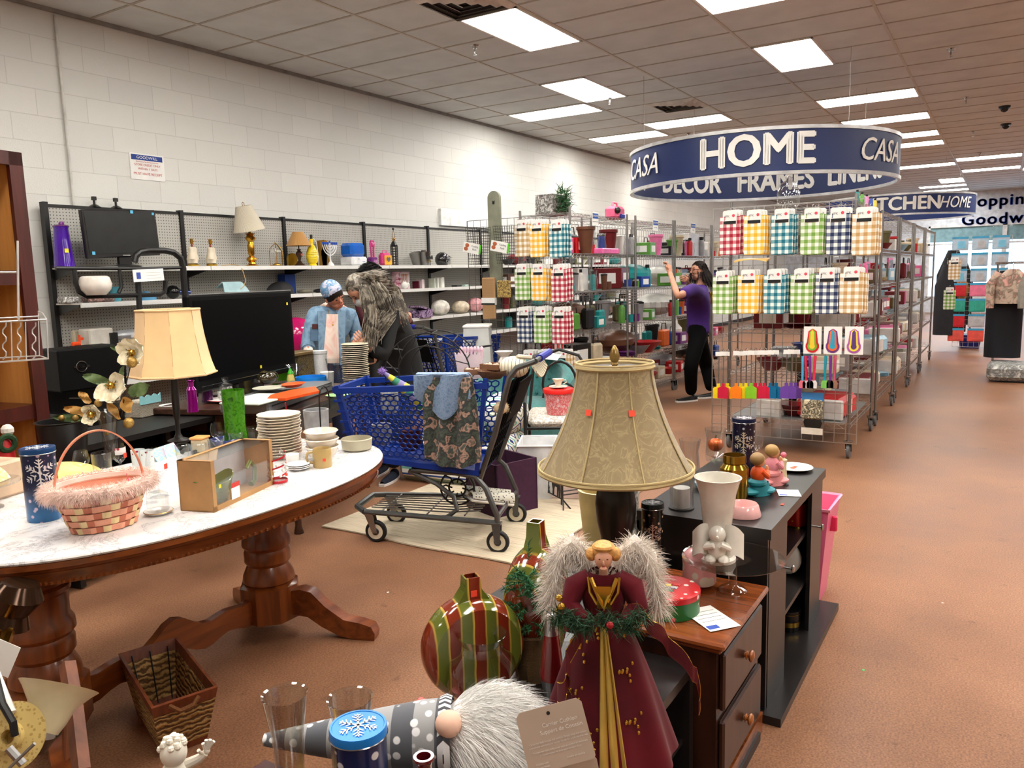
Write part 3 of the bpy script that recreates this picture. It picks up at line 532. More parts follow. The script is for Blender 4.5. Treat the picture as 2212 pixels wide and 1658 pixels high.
 # third shelf
s3=1.02
q=on(640,.735,6.1);t=T('exercise_ball','glossy magenta ball with a yellow tag behind the denim jacket','ball',(q[0],6.16,.74));B().ball((0,0,.2),.2,28).o('ball',mt((190,20,100),.15,coat=.5),t);q2=B().box((0,0,0),(.10,.002,.25)).o('yellow_tag',mt((235,225,20),.6),t,loc=(.07,-.215,.21),rot=(0,radians(17),0));B().box((0,-.002,0),(.02,.001,.18)).o('digits',BLACK,q2)
for px,lab,col,w_,h_ in((165,'square white plastic box on the third wall shelf beside grey projector',(205,200,190),.2,.15),(155,'cream framed box behind the orange toy dog',(180,172,150),.1,.14)):
 q=on(px+(28 if w_>.15 else 0),s3,6.18 if w_>.15 else 6.3);B().box((0,0,h_/2),(w_,.16 if w_>.15 else .05,h_),0,.01).o('plastic_box',mt(col,.4),loc=q,tag=(lab,'box'))
q=on(147,s3,6.12);t=T('toy_dog','orange toy dog figure standing on the third wall shelf','toy',q);og=mt((235,80,30),.4);B().box((0,0,.045),(.07,.03,.03),0,.008).o('body',og,t);b=B()
for x,y in((-.025,-.01),(-.025,.01),(.025,-.01),(.025,.01)):b.cyl((x,y,0),(x,y,.04),.008)
b.cyl((.03,0,.05),(.034,0,.11),.009).box((.045,0,.08),(.03,.02,.02)).o('legs_and_head',og,t)
q=on(262,s3,6.14);t=T('projector','silver rounded projector lying on the third wall shelf','projector',q);B().ball((0,0,.08),(.17,.08,.045),20).o('body',mt((175,178,182),.3,.4),t);B().box((0,-.07,.07),(.04,.02,.03),0,.004).o('button',mt((215,215,215),.3),t);B().box((-.15,-.03,.055),(.06,.06,.11)).o('adapter',BLACK,t)
for px,lab,rgb,rx,rz_ in((948,'white plastic bag of soft goods with dark strap, third wall shelf',(222,218,208),.13,.1),(992,'bag of cream yarn on the third wall shelf',(214,200,175),.13,.085),(1023,'pink stuffed bag at right end of third wall shelf',(220,160,165),.12,.1)):
 q=on(px,s3,6.18);B().ball((0,0,rz_),(rx,.12,rz_),18).o('soft_bag',mt(rgb,.6,0,.2,18,bmp=1.0),loc=q,tag=(lab,'bag'))
q=on(905,s3,6.12);t=T('gift_box','purple marbled open gift box with tilted lid on third wall shelf','box',q);pm=patch(((45,20,60),(45,20,60),(190,160,200),(45,20,60)),16,dist=3);B().box((0,0,.045),(.24,.18,.09)).o('box',pm,t);B().box((0,.02,.13),(.26,.2,.02)).o('lid',pm,t,rot=(radians(0),radians(14),0),loc=(0,0,-.02))
# black rear of a monitor carton with badge under the orange dog
q=Py(185,790,5.6);t=T('computer_case','black computer housing with round silver DELL badge, left of cream lamp','computer',q);hw=M_(q,60)
B().box((.06,.15,-.02),(hw*2.5,.3,.3),0,.01).o('housing',mt((10,10,11),.5,spec=.15),t);B().box((.06,.1,-.34),(hw*2.6,.4,.02),0,.004).box((.06,.3,-.25),(hw*2.4,.02,.2)).o('base_tray',BLACK,t);B().box((.06,.15,-.34-q[2]/2+.17),(hw*2,.3,q[2]-.34),0,.004).o('stand',BLACK,t)
B().tube([(-.03+.038*cos(a),-.005,.0+.038*sin(a))for a in np.linspace(0,2*pi,24)[:-1]],.003,closed=True).box((-.078,-.004,0),(.016,.004,.012)).box((.018,-.004,0),(.016,.004,.012)).o('badge_ring',CHROME,t);text('DELL',.026,CHROME,t,(-.03,-.006,0),off=.001)
B().bb(-.45,0,0,.45,.45,1.0).o('x',BLACK)if 0 else None
# ---------------- oval pedestal table under marble paper
TZ=.765
@cached
def marble():
 m,b=base('marble_paper',(228,226,224),.25,coat=.3);c=co(m);n=N(m,'ShaderNodeTexNoise');n.inputs['Scale'].default_value=5;n.inputs['Detail'].default_value=10;n.inputs['Roughness'].default_value=.7;n.inputs['Distortion'].default_value=1.2;K(m,c,0,n,'Vector')
 r=ramp(m,n,'Fac',[(.40,(232,230,228)),(.47,(222,220,220)),(.496,(176,174,176)),(.512,(226,224,224)),(.62,(234,233,230))]);K(m,r,0,b,'Base Color');return m
OAK=wood((138,72,28),(92,42,14),1,.3,2)
OAKH=wood((134,70,28),(90,40,14),1,.3,0)
tb=T('oval_table','oval pedestal dining table covered with peeling white marble paper','table',(1.745,2.55,0))
def oval(ax,ay,n=96,e=2.3):
 o=[]
 for i in range(n):
  a=2*pi*i/n;c_,s_=cos(a),sin(a);o.append((ax*abs(c_)**(2/e)*(1 if c_>0 else-1),ay*abs(s_)**(2/e)*(1 if s_>0 else-1)))
 return o
def oring(b,sizes,mi=0):
 rs=[[(x,y,z)for x,y in oval(ax,ay)]for ax,ay,z in sizes];n=96;vs=[p for r in rs for p in r];fs=[]
 for j in range(len(rs)-1):
  for i in range(n):fs.append((j*n+i,j*n+(i+1)%n,(j+1)*n+(i+1)%n,(j+1)*n+i))
 return b.add(vs,fs,mi)
AX,AY=.86,.535
b=oring(B(),[(AX-.004,AY-.004,TZ-.012),(AX,AY,TZ-.006),(AX-.003,AY-.003,TZ-.001),(AX-.01,AY-.01,TZ)]);b.add([(x,y,TZ)for x,y in oval(AX-.01,AY-.01)],[tuple(range(96))]);b.o('marble_cover',marble(),tb)
oring(B(),[(AX-.02,AY-.02,TZ-.012),(AX-.002,AY-.002,TZ-.014),(AX-.002,AY-.002,TZ-.03),(AX-.02,AY-.02,TZ-.036),(AX-.022,AY-.022,TZ-.044),(AX-.03,AY-.03,TZ-.05),(AX-.03,AY-.03,TZ-.085),(AX-.05,AY-.05,TZ-.085),(AX-.05,AY-.05,TZ-.03)]).o('rim',OAKH,tb)
bd=B();ov=oval(AX-.026,AY-.026,260)
for x,y in ov:bd.ball((x,y,TZ-.078),.006,6)
bd.o('bead_trim',OAKH,tb,kind='stuff');B().add([(x,y,TZ-.05)for x,y in oval(AX-.03,AY-.03)],[tuple(range(96))]).o('underside',mt((150,110,60),.7),tb)
ped=[(.07,.66),(.095,.655),(.098,.60),(.09,.595),(.09,.56),(.098,.55),(.098,.535),(.088,.525),(.088,.45),(.1,.43),(.102,.40),(.09,.385),(.096,.37),(.096,.33),(.085,.315),(.105,.27),(.108,.245),(.095,.235),(.1,.22)]
pl_,pr=Vector((1.215,2.60,0)),Vector((2.155,2.62,0));org=Vector((1.745,2.55,0))
for p in(pl_,pr):
 q=p-org;B().lathe([(r,z)for r,z in ped],28,c=(q[0],q[1],0)).o('pedestal',OAK,tb);B().lathe([(0,.08),(.125,.08),(.125,.225),(.1,.24),(0,.24)],8,c=(q[0],q[1],0),a0=pi/8,a1=2*pi+pi/8).o('pedestal_block',OAK,tb)
def foot(q,ang):
 out=[(0,.2),(.05,.21),(.1,.2),(.16,.14),(.24,.085),(.31,.075),(.36,.06),(.375,.03),(.37,.0),(.29,0),(.22,.012),(.14,.05),(.08,.09),(0,.1)]
 B().at((q[0]+.1*cos(ang),q[1]+.1*sin(ang),0),rz=ang).prism(out,.06).o('foot',OAKH,tb)
for p in(pl_,pr):
 for s_ in(-1,1):foot(p-org,(radians(-68)if p is pr else radians(-112))if s_<0 else(radians(68)if p is pr else radians(112)))
L_=(pr-pl_).length;st=[(i/24*L_,.205+.03*cos(i/24*4*pi)+.018*cos(i/24*8*pi))for i in range(25)];sb=[(x,z-.105-.02*cos(x/L_*4*pi))for x,z in st[::-1]]
B().at(tuple(pl_-org),rz=atan2((pr-pl_)[1],(pr-pl_)[0])).prism([(x,z)for x,z in st]+sb,.035).o('stretcher',OAKH,tb)
# helpers for small ware
def W(px,py,z=TZ):return Pz(px,py,z)
def one(name,label,cat,loc,b,m,group=None,rz=0,rot=None):return b.o(name,m,loc=loc,rz=rz,rot=rot,tag=(label,cat),group=group)
def tumbler(loc,r,h,label,rb=None,m=None,name='glass_tumbler',cat='glass',group=None):
 rb=rb or r*.8;return one(name,label,cat,loc,B().lathe([(0,.003),(rb,0),(rb*1.02,.01),(r,h),(r-.002,h+.001),(rb*.95,.013),(0,.012)],28),m or GLASS,group)
def wine(loc,r,h,label,m=None,stick=True,name='wine_glass'):
 k=h;t=T(name,label,'glass',loc);B().lathe([(r*.72,k),(r*.9,k*.82),(r,k*.68),(r*.92,k*.55),(r*.5,k*.44),(.005,k*.4),(.004,k*.36),(.0035,k*.12),(.006,k*.03),(r*.5,.004),(r*.85,.002),(r*.85,0)],28).o('bowl_and_stem',m or GLASS,t)
 if stick:sticker(t,(r*.35,-r*.92,k*.64),(0,0,.4),s=.018)
 return t
@cached
def tinprint(bg,fg=(210,220,235),bg2=None,sc=42):
 m,b=base('tin_print',bg,.22,.3,coat=.3);c=co(m);v=N(m,'ShaderNodeTexVoronoi');v.inputs['Scale'].default_value=sc;K(m,c,0,v,'Vector')
 s=N(m,'ShaderNodeSeparateXYZ');K(m,c,0,s,0);r0=ramp(m,s,2,[(0.02,bg2 or bg),(.1,bg)])
 mx=N(m,'ShaderNodeMix',data_type='RGBA');r=ramp(m,v,'Distance',[(.2,(255,255,255)),(.26,(0,0,0))]);K(m,r,0,mx,0);K(m,r0,0,mx,6);mx.inputs[7].default_value=lin(fg);K(m,mx,2,b,'Base Color');return m
def flake(b,c,R,wrap=None,n=6,w_=.06,mi=0):
 """snowflake of six branched arms; wrap = cylinder radius it is printed round"""
 def pt_(x,z):
  if wrap:a=x/wrap-pi/2;return(wrap*1.006*cos(a)+c[0]*0,wrap*1.006*sin(a),c[2]+z)
  return(c[0]+x,c[1]+z,c[2])
 def bar(x0,z0,x1,z1,w):
  d=Vector((x1-x0,z1-z0));l=d.length;u=d/l;q=Vector((-u[1],u[0]))*w
  vs=[]
  for k in range(4):
   t=k/3;ww=1-.5*t;vs+=[pt_(x0+d[0]*t+q[0]*ww,z0+d[1]*t+q[1]*ww),pt_(x0+d[0]*t-q[0]*ww,z0+d[1]*t-q[1]*ww)]
  b.add(vs,[(2*k,2*k+1,2*k+3,2*k+2)for k in range(3)],mi)
 for k in range(n):
  a=k*2*pi/n+pi/6;u=(cos(a),sin(a));bar(0,0,R*u[0],R*u[1],R*w_)
  for t,l in((.35,.3),(.6,.33),(.82,.2)):
   for s_ in(-1,1):aa=a+s_*pi/3.4;bar(R*t*u[0],R*t*u[1],R*t*u[0]+R*l*cos(aa),R*t*u[1]+R*l*sin(aa),R*w_*.8)
 return b
def tin(loc,r,h,label,body,lid,fl=(225,222,220),face=True,zf=.68,top=True,rz=None):
 rz=atan2(loc[1],loc[0])+pi/2+pi if rz is None else rz
 t=T('snowflake_tin',label,'tin',loc,rz=atan2(loc[1],loc[0])-pi/2);B().lathe([(0,0),(r*.98,0),(r,.004),(r,h*.93),(0,h*.93)],40).o('body',body,t)
 l_=B().lathe([(r*1.0,h*.925),(r*1.045,h*.925),(r*1.045,h*.985),(r*1.02,h),(r*.95,h*1.0),(r*.93,h*.995),(0,h*.995)],40).lathe([(r*1.05,h*.925),(r*1.07,h*.93),(r*1.05,h*.936)],40,mi=1).o('lid',[lid,CHROME],t)
 if face:flake(B(),(0,0,h*zf),r*.95,wrap=r).o('snowflake_print',mt(fl,.3,.2),t)
 if top:flake(B(),(0,0,h*1.002),r*.75).o('snowflake_relief',mt((228,232,236),.4),l_)
 return t
q=W(97,1120);tin(q,M_(q,33),.235,'tall blue snowflake tin standing left of the pink basket',tinprint((22,34,66),(190,170,190),(26,96,150)),mt((30,70,120),.25,.4))
# pink basket with fur trim
q=Pz(228,1150,TZ)+Vector((.03,.055,0));bs=T('easter_basket','pale pink woven splint basket with arched handle and pink fur trim','basket',q,rz=radians(-14))
H_,a0_,b0_,a1_,b1_=.135,.088,.062,.135,.10
def bw(u,v,off=0):a=2*pi*u;k=v;return((a0_+(a1_-a0_)*k+off)*cos(a),(b0_+(b1_-b0_)*k+off)*sin(a),.002+H_*v)
cols=[mt((226,200,150),.7,var=.12,name='splint'),mt((226,158,130),.7,var=.12,name='splint_pink'),mt((190,110,84),.7,name='splint_dark')]
wb_=B();nS=28
for j in range(6):
 for i in range(nS):
  up=(i+j)%2==0;mi=0 if(i%4 in(0,1))else 1
  if not up:mi=2 if i%4 in(2,3)else 1
  def f(u,v,i=i,j=j,up=up):uu=(i+u)/nS;o_=(.0045 if up else-.002)*sin(pi*u);return bw(uu,(j+.08+.84*v)/6,o_)
  wb_.surf(f,3,1,mi,th=.0018)
wb_.surf(lambda u,v:(a0_*v*cos(2*pi*u),b0_*v*sin(2*pi*u),.004),24,2,0);wb_.surf(lambda u,v:bw(u,v,-.004),48,2,1);wb_.o('woven_body',cols,bs)
B().surf(lambda u,v:bw(u,.93+.16*v,.001),48,1,th=-.005).o('inner_rim',mt((224,132,100),.5),bs)
B().surf(lambda u,v:((a1_-.006)*cos(pi*u)*(1 if 1 else 1),.0+(v-.5)*.014,.115+.19*sin(pi*u)),36,1,th=.004).o('handle',mt((226,142,110),.5),bs)
fr_=B();fm=mt((246,214,200),.95,sheen=.6,name='pink_fur');fr_.tube([tuple(Vector(bw(k/40,1.0,.008)))for k in range(40)],.016,8,closed=True)
rt=[]
for k in range(5200):
 a=random.random();th=random.uniform(-2.0,2.2);c_=Vector(bw(a,1.0,.008));o_=Vector((cos(2*pi*a),sin(2*pi*a),0));d=o_*cos(th)+Vector((0,0,1))*sin(th);rt.append((c_+d*.013,d+Vector((random.uniform(-.6,.6),random.uniform(-.6,.6),random.uniform(-.5,.3)))))
fr_.hair(rt,.022,.0009,.4);fr_.o('fur_trim',fm,bs,kind='stuff')
gr=B()
for k in range(140):a=random.uniform(0,6.28);r=random.random()**.5;p_=Vector((.09*r*cos(a),.06*r*sin(a),.075));gr.hair([(p_,(random.uniform(-1,1),random.uniform(-1,1),.5))],.04,.0012,1)
gr.o('shredded_grass',mt((240,200,120),.6),bs,kind='stuff')
B().tube([(.05,-.09,.175),(.052,-.1,.15),(.045,-.108,.13),(.058,-.115,.11)],.0012).o('pink_tie',mt((240,80,120),.4),bs)
# kraft gift box with green gravy boat
A_,B2_,C_=Pz(462,1107,TZ),Pz(592,1045,TZ),Pz(388,1098,TZ);ang=atan2(B2_[1]-A_[1],B2_[0]-A_[0]);Lx=hypot(B2_[0]-A_[0],B2_[1]-A_[1]);Ly=.125;hz=Hz(A_,462,996)-TZ
gx=T('gift_box','brown kraft box with clear window showing a green gravy boat','box',A_,rz=ang);kraft=mt((176,132,84),.75,name='kraft_card');b=B();e=.018
b.bb(0,0,0,Lx,Ly,.004);b.bb(0,0,0,.003,Ly,hz);b.bb(Lx-.003,0,0,Lx,Ly,hz);b.bb(0,Ly-.003,0,Lx,Ly,hz)
for x0,z0,x1,z1 in((0,0,Lx,e),(0,0,e,hz),(Lx-e,0,Lx,hz)):b.bb(x0,-.002,z0,x1,.001,z1)
for x0,y0,x1,y1 in((0,0,e,Ly),(Lx-e,0,Lx,Ly),(0,Ly-e,Lx,Ly)):b.bb(x0,y0,hz-.002,x1,y1,hz)
b.o('carton',kraft,gx);B().bb(e,0,e,Lx-e,.0006,hz-.001).bb(e,0,hz-.0015,Lx-e,Ly-e,hz-.0009).o('window_film',glass((245,246,248),.0),gx);B().bb(.004,Ly-.012,.004,Lx-.004,Ly-.008,hz-.006).o('inner_card',mt((190,192,196),.7),gx)
gv=mt((92,114,36),.12,coat=.6,name='green_glaze');g=B();g.surf(lambda u,v:(.105+.075*cos(2*pi*u)*(.6+.4*v)+(.03*v if cos(2*pi*u)<0 else 0)*-1,.06+.04*sin(2*pi*u)*(.6+.4*v),.006+.07*v+.025*v*abs(cos(2*pi*u))**2),28,6,th=.003)
gbo=g.o('gravy_boat',gv,gx);B().tube([(Lx-.075,.06,.075),(Lx-.05,.06,.095),(Lx-.025,.06,.07),(Lx-.03,.06,.02),(Lx-.055,.06,.012)],[.007,.008,.008,.009,.011],8).o('handle',gv,gbo)
B().box((.118,-.004,.043),(.046,.001,.055)).o('paper_label',PAPER,gx);B().box((.118,-.005,.063),(.046,.001,.016)).o('label_header',mt((200,50,40),.6),gx);sticker(gx,(.038,-.003,.078),m=YEST,s=.012)
# plate stack
OFFW=mt((226,214,196),.22,0,.02,coat=.4,name='cream_glaze')
pc=Pz(612,995,TZ)+Vector((.055,.075,0));pa=None
for k in range(15):
 hh=TZ+.0005+k*.0118;lab=('topmost' if k==14 else 'bottom' if k==0 else '%s from the bottom'%['','second','third','fourth','fifth','sixth','seventh','eighth','ninth','tenth','eleventh','twelfth','thirteenth','fourteenth'][k])+' cream octagonal plate in the tall stack on the oval table'
 loc=pc+Vector((random.uniform(-.004,.004),random.uniform(-.004,.004),hh-TZ))
 if pa is None:pa=B().lathe([(0,.002),(.05,.002),(.052,.0),(.055,.002),(.062,.006),(.086,.017),(.089,.019),(.086,.02),(.06,.009),(0,.007)],48,wob=lambda a,j:.035*abs(sin(4*a))-.0).o('dinner_plate',OFFW,loc=loc,tag=(lab,'plate'),group='cream plates stacked on the oval table')
 else:dup(pa,loc,rz=random.uniform(-.1,.1),label=lab)
 # bowls and mug
bc=Pz(705,1000,TZ)+Vector((.04,.06,0));bprof=[(0,0),(.028,0),(.03,.005),(.052,.02),(.066,.055),(.071,.056),(.067,.06),(.05,.026),(0,.01)]
bo=one('white_bowl','bottom cream bowl of the three stacked behind the tan mug','bowl',bc,B().lathe(bprof,36),OFFW,'three stacked cream bowls');dup(bo,bc+Vector((0,0,.033)),label='middle cream bowl of the three stacked behind the tan mug');dup(bo,bc+Vector((-.003,0,.066)),label='top cream bowl of the three stacked behind the tan mug')
q=Pz(776,977,TZ)+Vector((.04,.05,0));one('stoneware_bowl','wide grey beige straight sided bowl at the right end of the oval table','bowl',q,B().lathe([(0,0),(.05,0),(.064,.008),(.068,.05),(.064,.053),(.06,.012),(0,.008)],40),mt((172,165,142),.4))
q=Pz(705,1010,TZ)+Vector((.01,.03,0));t=T('coffee_mug','tan stoneware mug with orange sticker at front of oval table','mug',q,rz=radians(-42));tan=mt((176,148,92),.3,coat=.3)
B().lathe([(0,0),(.036,0),(.038,.004),(.036,.072),(.034,.076),(.031,.07),(.032,.01),(0,.008)],32).o('body',tan,t);B().tube([(-.034,0,.062),(-.055,0,.06),(-.062,0,.04),(-.055,0,.022),(-.036,0,.018)],.0055,8).o('handle',tan,t);sticker(t,(.006,-.038,.034),s=.012)
q=Pz(648,1018,TZ)+Vector((.02,.03,0));sp=None
for k,n_ in enumerate(('bottom','middle','top')):
 l=n_+' small white saucer stacked beside the tan mug'
 if sp is None:sp=one('saucer',l,'saucer',q,B().lathe([(0,0),(.025,0),(.03,.003),(.045,.01),(.044,.012),(.028,.005),(0,.003)],28),mt((230,230,228),.15),'small saucers by the mug')
 else:dup(sp,q+Vector((0,0,.007*k)),label=l)
q2=q+Vector((.0,.035,0));one('floral_cup','white cup with faint blue flowers tucked behind small saucers','cup',q2+Vector((.03,.03,0)),B().lathe([(0,0),(.026,0),(.028,.05),(.026,.05),(0,.004)],24),speckle((230,230,228),(120,150,175),60,.12))
# red striped glass jar
q=Pz(605,1045,TZ)+Vector((.015,.03,0));t=T('glass_jar','clear glass jar with slanted red stripes and snowman print','jar',q);pj=[(0,.002),(.034,0),(.036,.008),(.03,.02),(.034,.05),(.036,.09),(.026,.115),(.02,.125),(.021,.14),(.019,.14)]
B().lathe(pj,30).o('body',glass((236,238,240),.25),t);rm=mt((190,20,35),.3);b=B().lathe([(.0355,.001),(.038,.003),(.038,.01),(.0365,.012)],30)
for z0 in(.035,.07,.1):b.surf(lambda u,v,z0=z0:((.0362)*cos(pi+pi*u),.0362*sin(pi+pi*u),z0-.02+.03*u+.006*v),14,1)
b.o('red_stripe',rm,t);b=B()
for k in range(9):a=pi+.3+k*.3;b.ball((.0355*cos(a),.0355*sin(a),.03+.02*(k*7%3)),.006,8)
b.o('white_print',WHITE,t);sticker(t,(.012,-.037,.03),s=.01)
# wine glasses and tumblers
q=Pz(352,1075,TZ)+Vector((.0,.02,0));wine(q,.036,.175,'large clear wine glass with red sticker between basket and kraft box')
q=Pz(355,1112,TZ)+Vector((0,.03,0));one('gilt_saucer','white saucer with gold rim lying right of the pink basket','saucer',q,B().lathe([(0,.0),(.03,0),(.045,.01),(.044,.012),(.028,.004),(0,.003)],30).lathe([(.0445,.0098),(.0455,.011),(.0445,.0122)],30,mi=1),[mt((228,222,216),.15),GOLD])
one('glass_square_holder','square clear glass candle holder standing on the gilt saucer','candle holder',q+Vector((0,.0,.006)),B().box((0,0,.034),(.055,.055,.068),0,.008),glass((226,232,232),.4))
q=Pz(222,1035,TZ)+Vector((.02,.03,0));tumbler(q,.038,.098,'wide clear glass tumbler behind pink basket')
q=Pz(150,1080,TZ)+Vector((.0,.04,0));tumbler(q,.038,.075,'clear plastic cup standing between blue tin and pink basket',rb=.036)
q=Pz(155,1025,TZ)+Vector((0,.05,0));wine(q,.032,.105,'short stemmed brandy glass behind yellow plates',stick=False)
q=Pz(263,1028,TZ)+Vector((.01,.02,0));t=wine(q,.026,.125,'slim stemmed glass with red and white logo band',stick=True,name='beer_glass');B().lathe([(.0245,.085),(.0247,.112)],24,a0=pi+.4,a1=2*pi).o('printed_band',speckle((225,215,212),(150,40,50),45,.3),t)
for px,py,lab in((308,1030,'left one'),(328,1032,'right one')):q=Pz(px,py,TZ)+Vector((.02,.05,0));one('patterned_tumbler','tall tumbler with red and green print behind basket handle, '+lab,'glass',q,B().lathe([(0,0),(.022,0),(.026,.1),(.0255,.1)],24),speckle((215,222,222),(150,30,50),50,.22,.2))
for px,py,r,h,lab in((405,1005,.03,.075,'behind the left end of the kraft box'),(440,1000,.034,.07,'second in the row behind the kraft box'),(478,990,.033,.07,'blue rimmed one over the kraft box'),(523,975,.034,.075,'behind the ridge of the kraft box'),(560,965,.034,.08,'in front of the plate stack')):
 q=Pz(px,py,TZ)+Vector((.03,.07,0));tumbler(q,r,h,'clear glass tumbler '+lab)
q=Pz(480,965,TZ)+Vector((.02,.1,0));tumbler(q,.034,.08,'green tinted glass tumbler behind the blue bowl',m=glass((205,230,205),.15));
q=Pz(500,975,TZ)+Vector((.03,.08,0));one('blue_bowl','dark blue glass bowl hidden among tumblers behind kraft box','bowl',q,B().lathe([(0,0),(.03,0),(.065,.045),(.063,.047),(0,.006)],30),mt((30,44,110),.12,coat=.4))
# yellow plastic plates
q=Pz(165,1045,TZ)+Vector((.03,.07,0));one('yellow_plate','yellow plastic plate tilted behind the blue tin and basket','plate',q+Vector((0,0,.01)),B().lathe([(0,0),(.07,0),(.105,.02),(.103,.023),(.068,.004),(0,.004)],36),mt((236,210,120),.35),rot=(radians(16),radians(6),0))
# tissue cover, glass stand with bag
q=Pz(35,1078,TZ)+Vector((-.02,.12,0));t=T('tissue_cover','beige tissue box cover at left end of oval table','box',q,rz=.3);B().box((0,0,.065),(.15,.15,.13),0,.01).o('cover',mt((196,168,140),.45),t);B().lathe([(0,.1305),(.032,.1305),(.034,.132),(0,.132)],24).o('opening',BLACK,t)
q=Pz(5,1100,TZ)+Vector((-.02,.06,0));t=T('cake_stand','clear glass footed cake stand at far left with bagged yellow items','stand',q);B().lathe([(0,0),(.05,0),(.05,.004),(.012,.012),(.012,.07),(.02,.08),(.105,.085),(.107,.092),(0,.089)],36).o('stand',glass((220,228,230),.3),t)
B().surf(lambda u,v:((.07*cos(2*pi*u)*(1-v)+.02*v)*(1+.15*sin(9*u*pi)),.06*sin(2*pi*u)*(1-v),.093+.07*v**.7),18,5).o('plastic_bag',patch(((225,225,222),(235,190,90),(235,235,235)),25,.2),t)
# black pail and floral arrangement
q=Pz(165,1000,TZ)+Vector((.02,.12,0));hp=Hz(q,165,905)-TZ;one('black_pail','black plastic pail behind the snowflake tin','pail',q,B().lathe([(0,0),(M_(q,42),0),(M_(q,49),hp*.96),(M_(q,53),hp),(M_(q,47),hp),(M_(q,40),.01),(0,.01)],36),mt((22,22,23),.35))
qv=Pz(262,1000,TZ)+Vector((.03,.12,0));hv=Hz(qv,268,882)-TZ
fl_=T('flower_arrangement','gold and cream silk flower arrangement in a tall flared glass vase','flowers',qv)
B().lathe([(0,.004),(.03,0),(.032,.01),(.028,hv*.5),(.036,hv*.8),(.048,hv),(.047,hv),(.034,hv*.8),(.026,hv*.5),(0,.015)],30,wob=lambda a,j:.03*sin(10*a)).o('vase',glass((228,228,220),.22),fl_)
cm=patch(((214,200,160),(236,226,196),(196,180,140)),14,.4,sheen=.5);lf=patch(((70,92,50),(110,130,84)),16,.5);lf2=patch(((176,128,60),(205,160,90)),14,.4);tw=mt((46,36,26),.7)
def F3(px,py,dz=0):p=Pz(px,py,TZ);d=float(np.dot(CM[2],[qv[0],qv[1],qv[2]-HC]))+dz;return Pd(px,py,d)-qv
right=Vector(CM[0]);upv=Vector(CM[1]);fwd=Vector(CM[2])
def petal(b,c,d,L,w_,cup=.3,nrm=None):
 d=Vector(d).normalized();n_=(Vector(nrm)if nrm is not None else-fwd);n_=(n_-d*n_.dot(d)).normalized();s_=d.cross(n_)
 b.surf(lambda u,v:c+d*L*v+s_*(u-.5)*w_*2*sin(pi*min(.97,v*.92+.06))**.6+n_*(cup*L*(v*v+(u-.5)**2*1.5)+.006*sin(v*9+u*5)),6,8)
def magnolia(px,py,R,ups,dz=0):
 c=F3(px,py,dz);b=B()
 for k,a in enumerate(ups):d=right*cos(a)+upv*sin(a)-fwd*.25;petal(b,c,d,R,R*.5,.25)
 b.o('silk_flower',cm,fl_);g=B().ball(c-fwd*.012,.014,10)
 for k in range(40):a=random.uniform(0,6.28);g.hair([(c-fwd*.01,right*cos(a)+upv*sin(a)-fwd*.6)],.03,.0012,.2);g.ball(c-fwd*.015+(right*cos(a)+upv*sin(a))*random.uniform(.008,.02),.0025,6)
 g.o('stamens',GOLD,fl_)
magnolia(243,832,.085,(-.2,.5,-1.3,-2.2,-.9));magnolia(288,762,.07,(1.2,1.9,2.6,-2.3,-.9,.5));magnolia(200,895,.05,(1.2,2.2,-2.2,-1.4,.2),-.03)
def leaf(px,py,px2,py2,w_,m,dz=0):a=F3(px,py,dz);c=F3(px2,py2,dz-.02);b=B();petal(b,a,c-a,(c-a).length,w_,.08);b.o('leaf',m,fl_)
leaf(240,828,181,810,.022,lf);leaf(278,850,325,832,.03,lf,.01);leaf(285,765,240,748,.014,lf);leaf(265,860,285,890,.028,lf2);leaf(200,895,140,880,.02,lf2);leaf(190,905,118,900,.018,lf);leaf(232,868,262,905,.018,lf2);leaf(195,870,172,845,.018,lf2);leaf(250,838,270,790,.012,lf)
for px,py,r in((285,782,.022),(133,903,.013),(163,903,.013),(278,913,.022),(212,870,.016),(232,935,.01)):B().ball(F3(px,py,-.03),(r,r,r*1.1),14).o('gold_ball',speckle((150,118,60),(196,160,80),220,.3,.4,.5),fl_)
b=B()
for a_,c_ in(((262,900),(288,765)),((258,900),(243,832)),((250,905),(200,895)),((200,895),(150,905)),((200,880),(150,860)),((265,900),(300,850))):p0,p1=F3(*a_),F3(*c_);b.tube([p0,(p0+p1)/2+Vector((0,0,.02)),p1],.0025)
b.o('twig',tw,fl_)
# wreathed santa ornament peeking over the tin
q=Pz(62,1012,TZ)+Vector((-.02,.14,0));t=T('santa_figurine','small santa figurine with raised hand and green wreath behind blue tin','figurine',q);B().lathe([(0,0),(.04,0),(.035,.08),(.02,.12),(0,.13)],16).o('robe',RED,t);B().tube([(.03*cos(a),-.03,.10+.03*sin(a))for a in np.linspace(0,2*pi,14)[:-1]],.012,closed=True).o('wreath',mt((30,60,30),.9,bmp=1,sc=80),t);B().ball((.02,0,.15),.026,10).o('beard',mt((230,225,215),.9,bmp=1),t);B().tube([(-.03,0,.09),(-.045,0,.13),(-.042,0,.15)],.008).o('hand',SKIN,t)
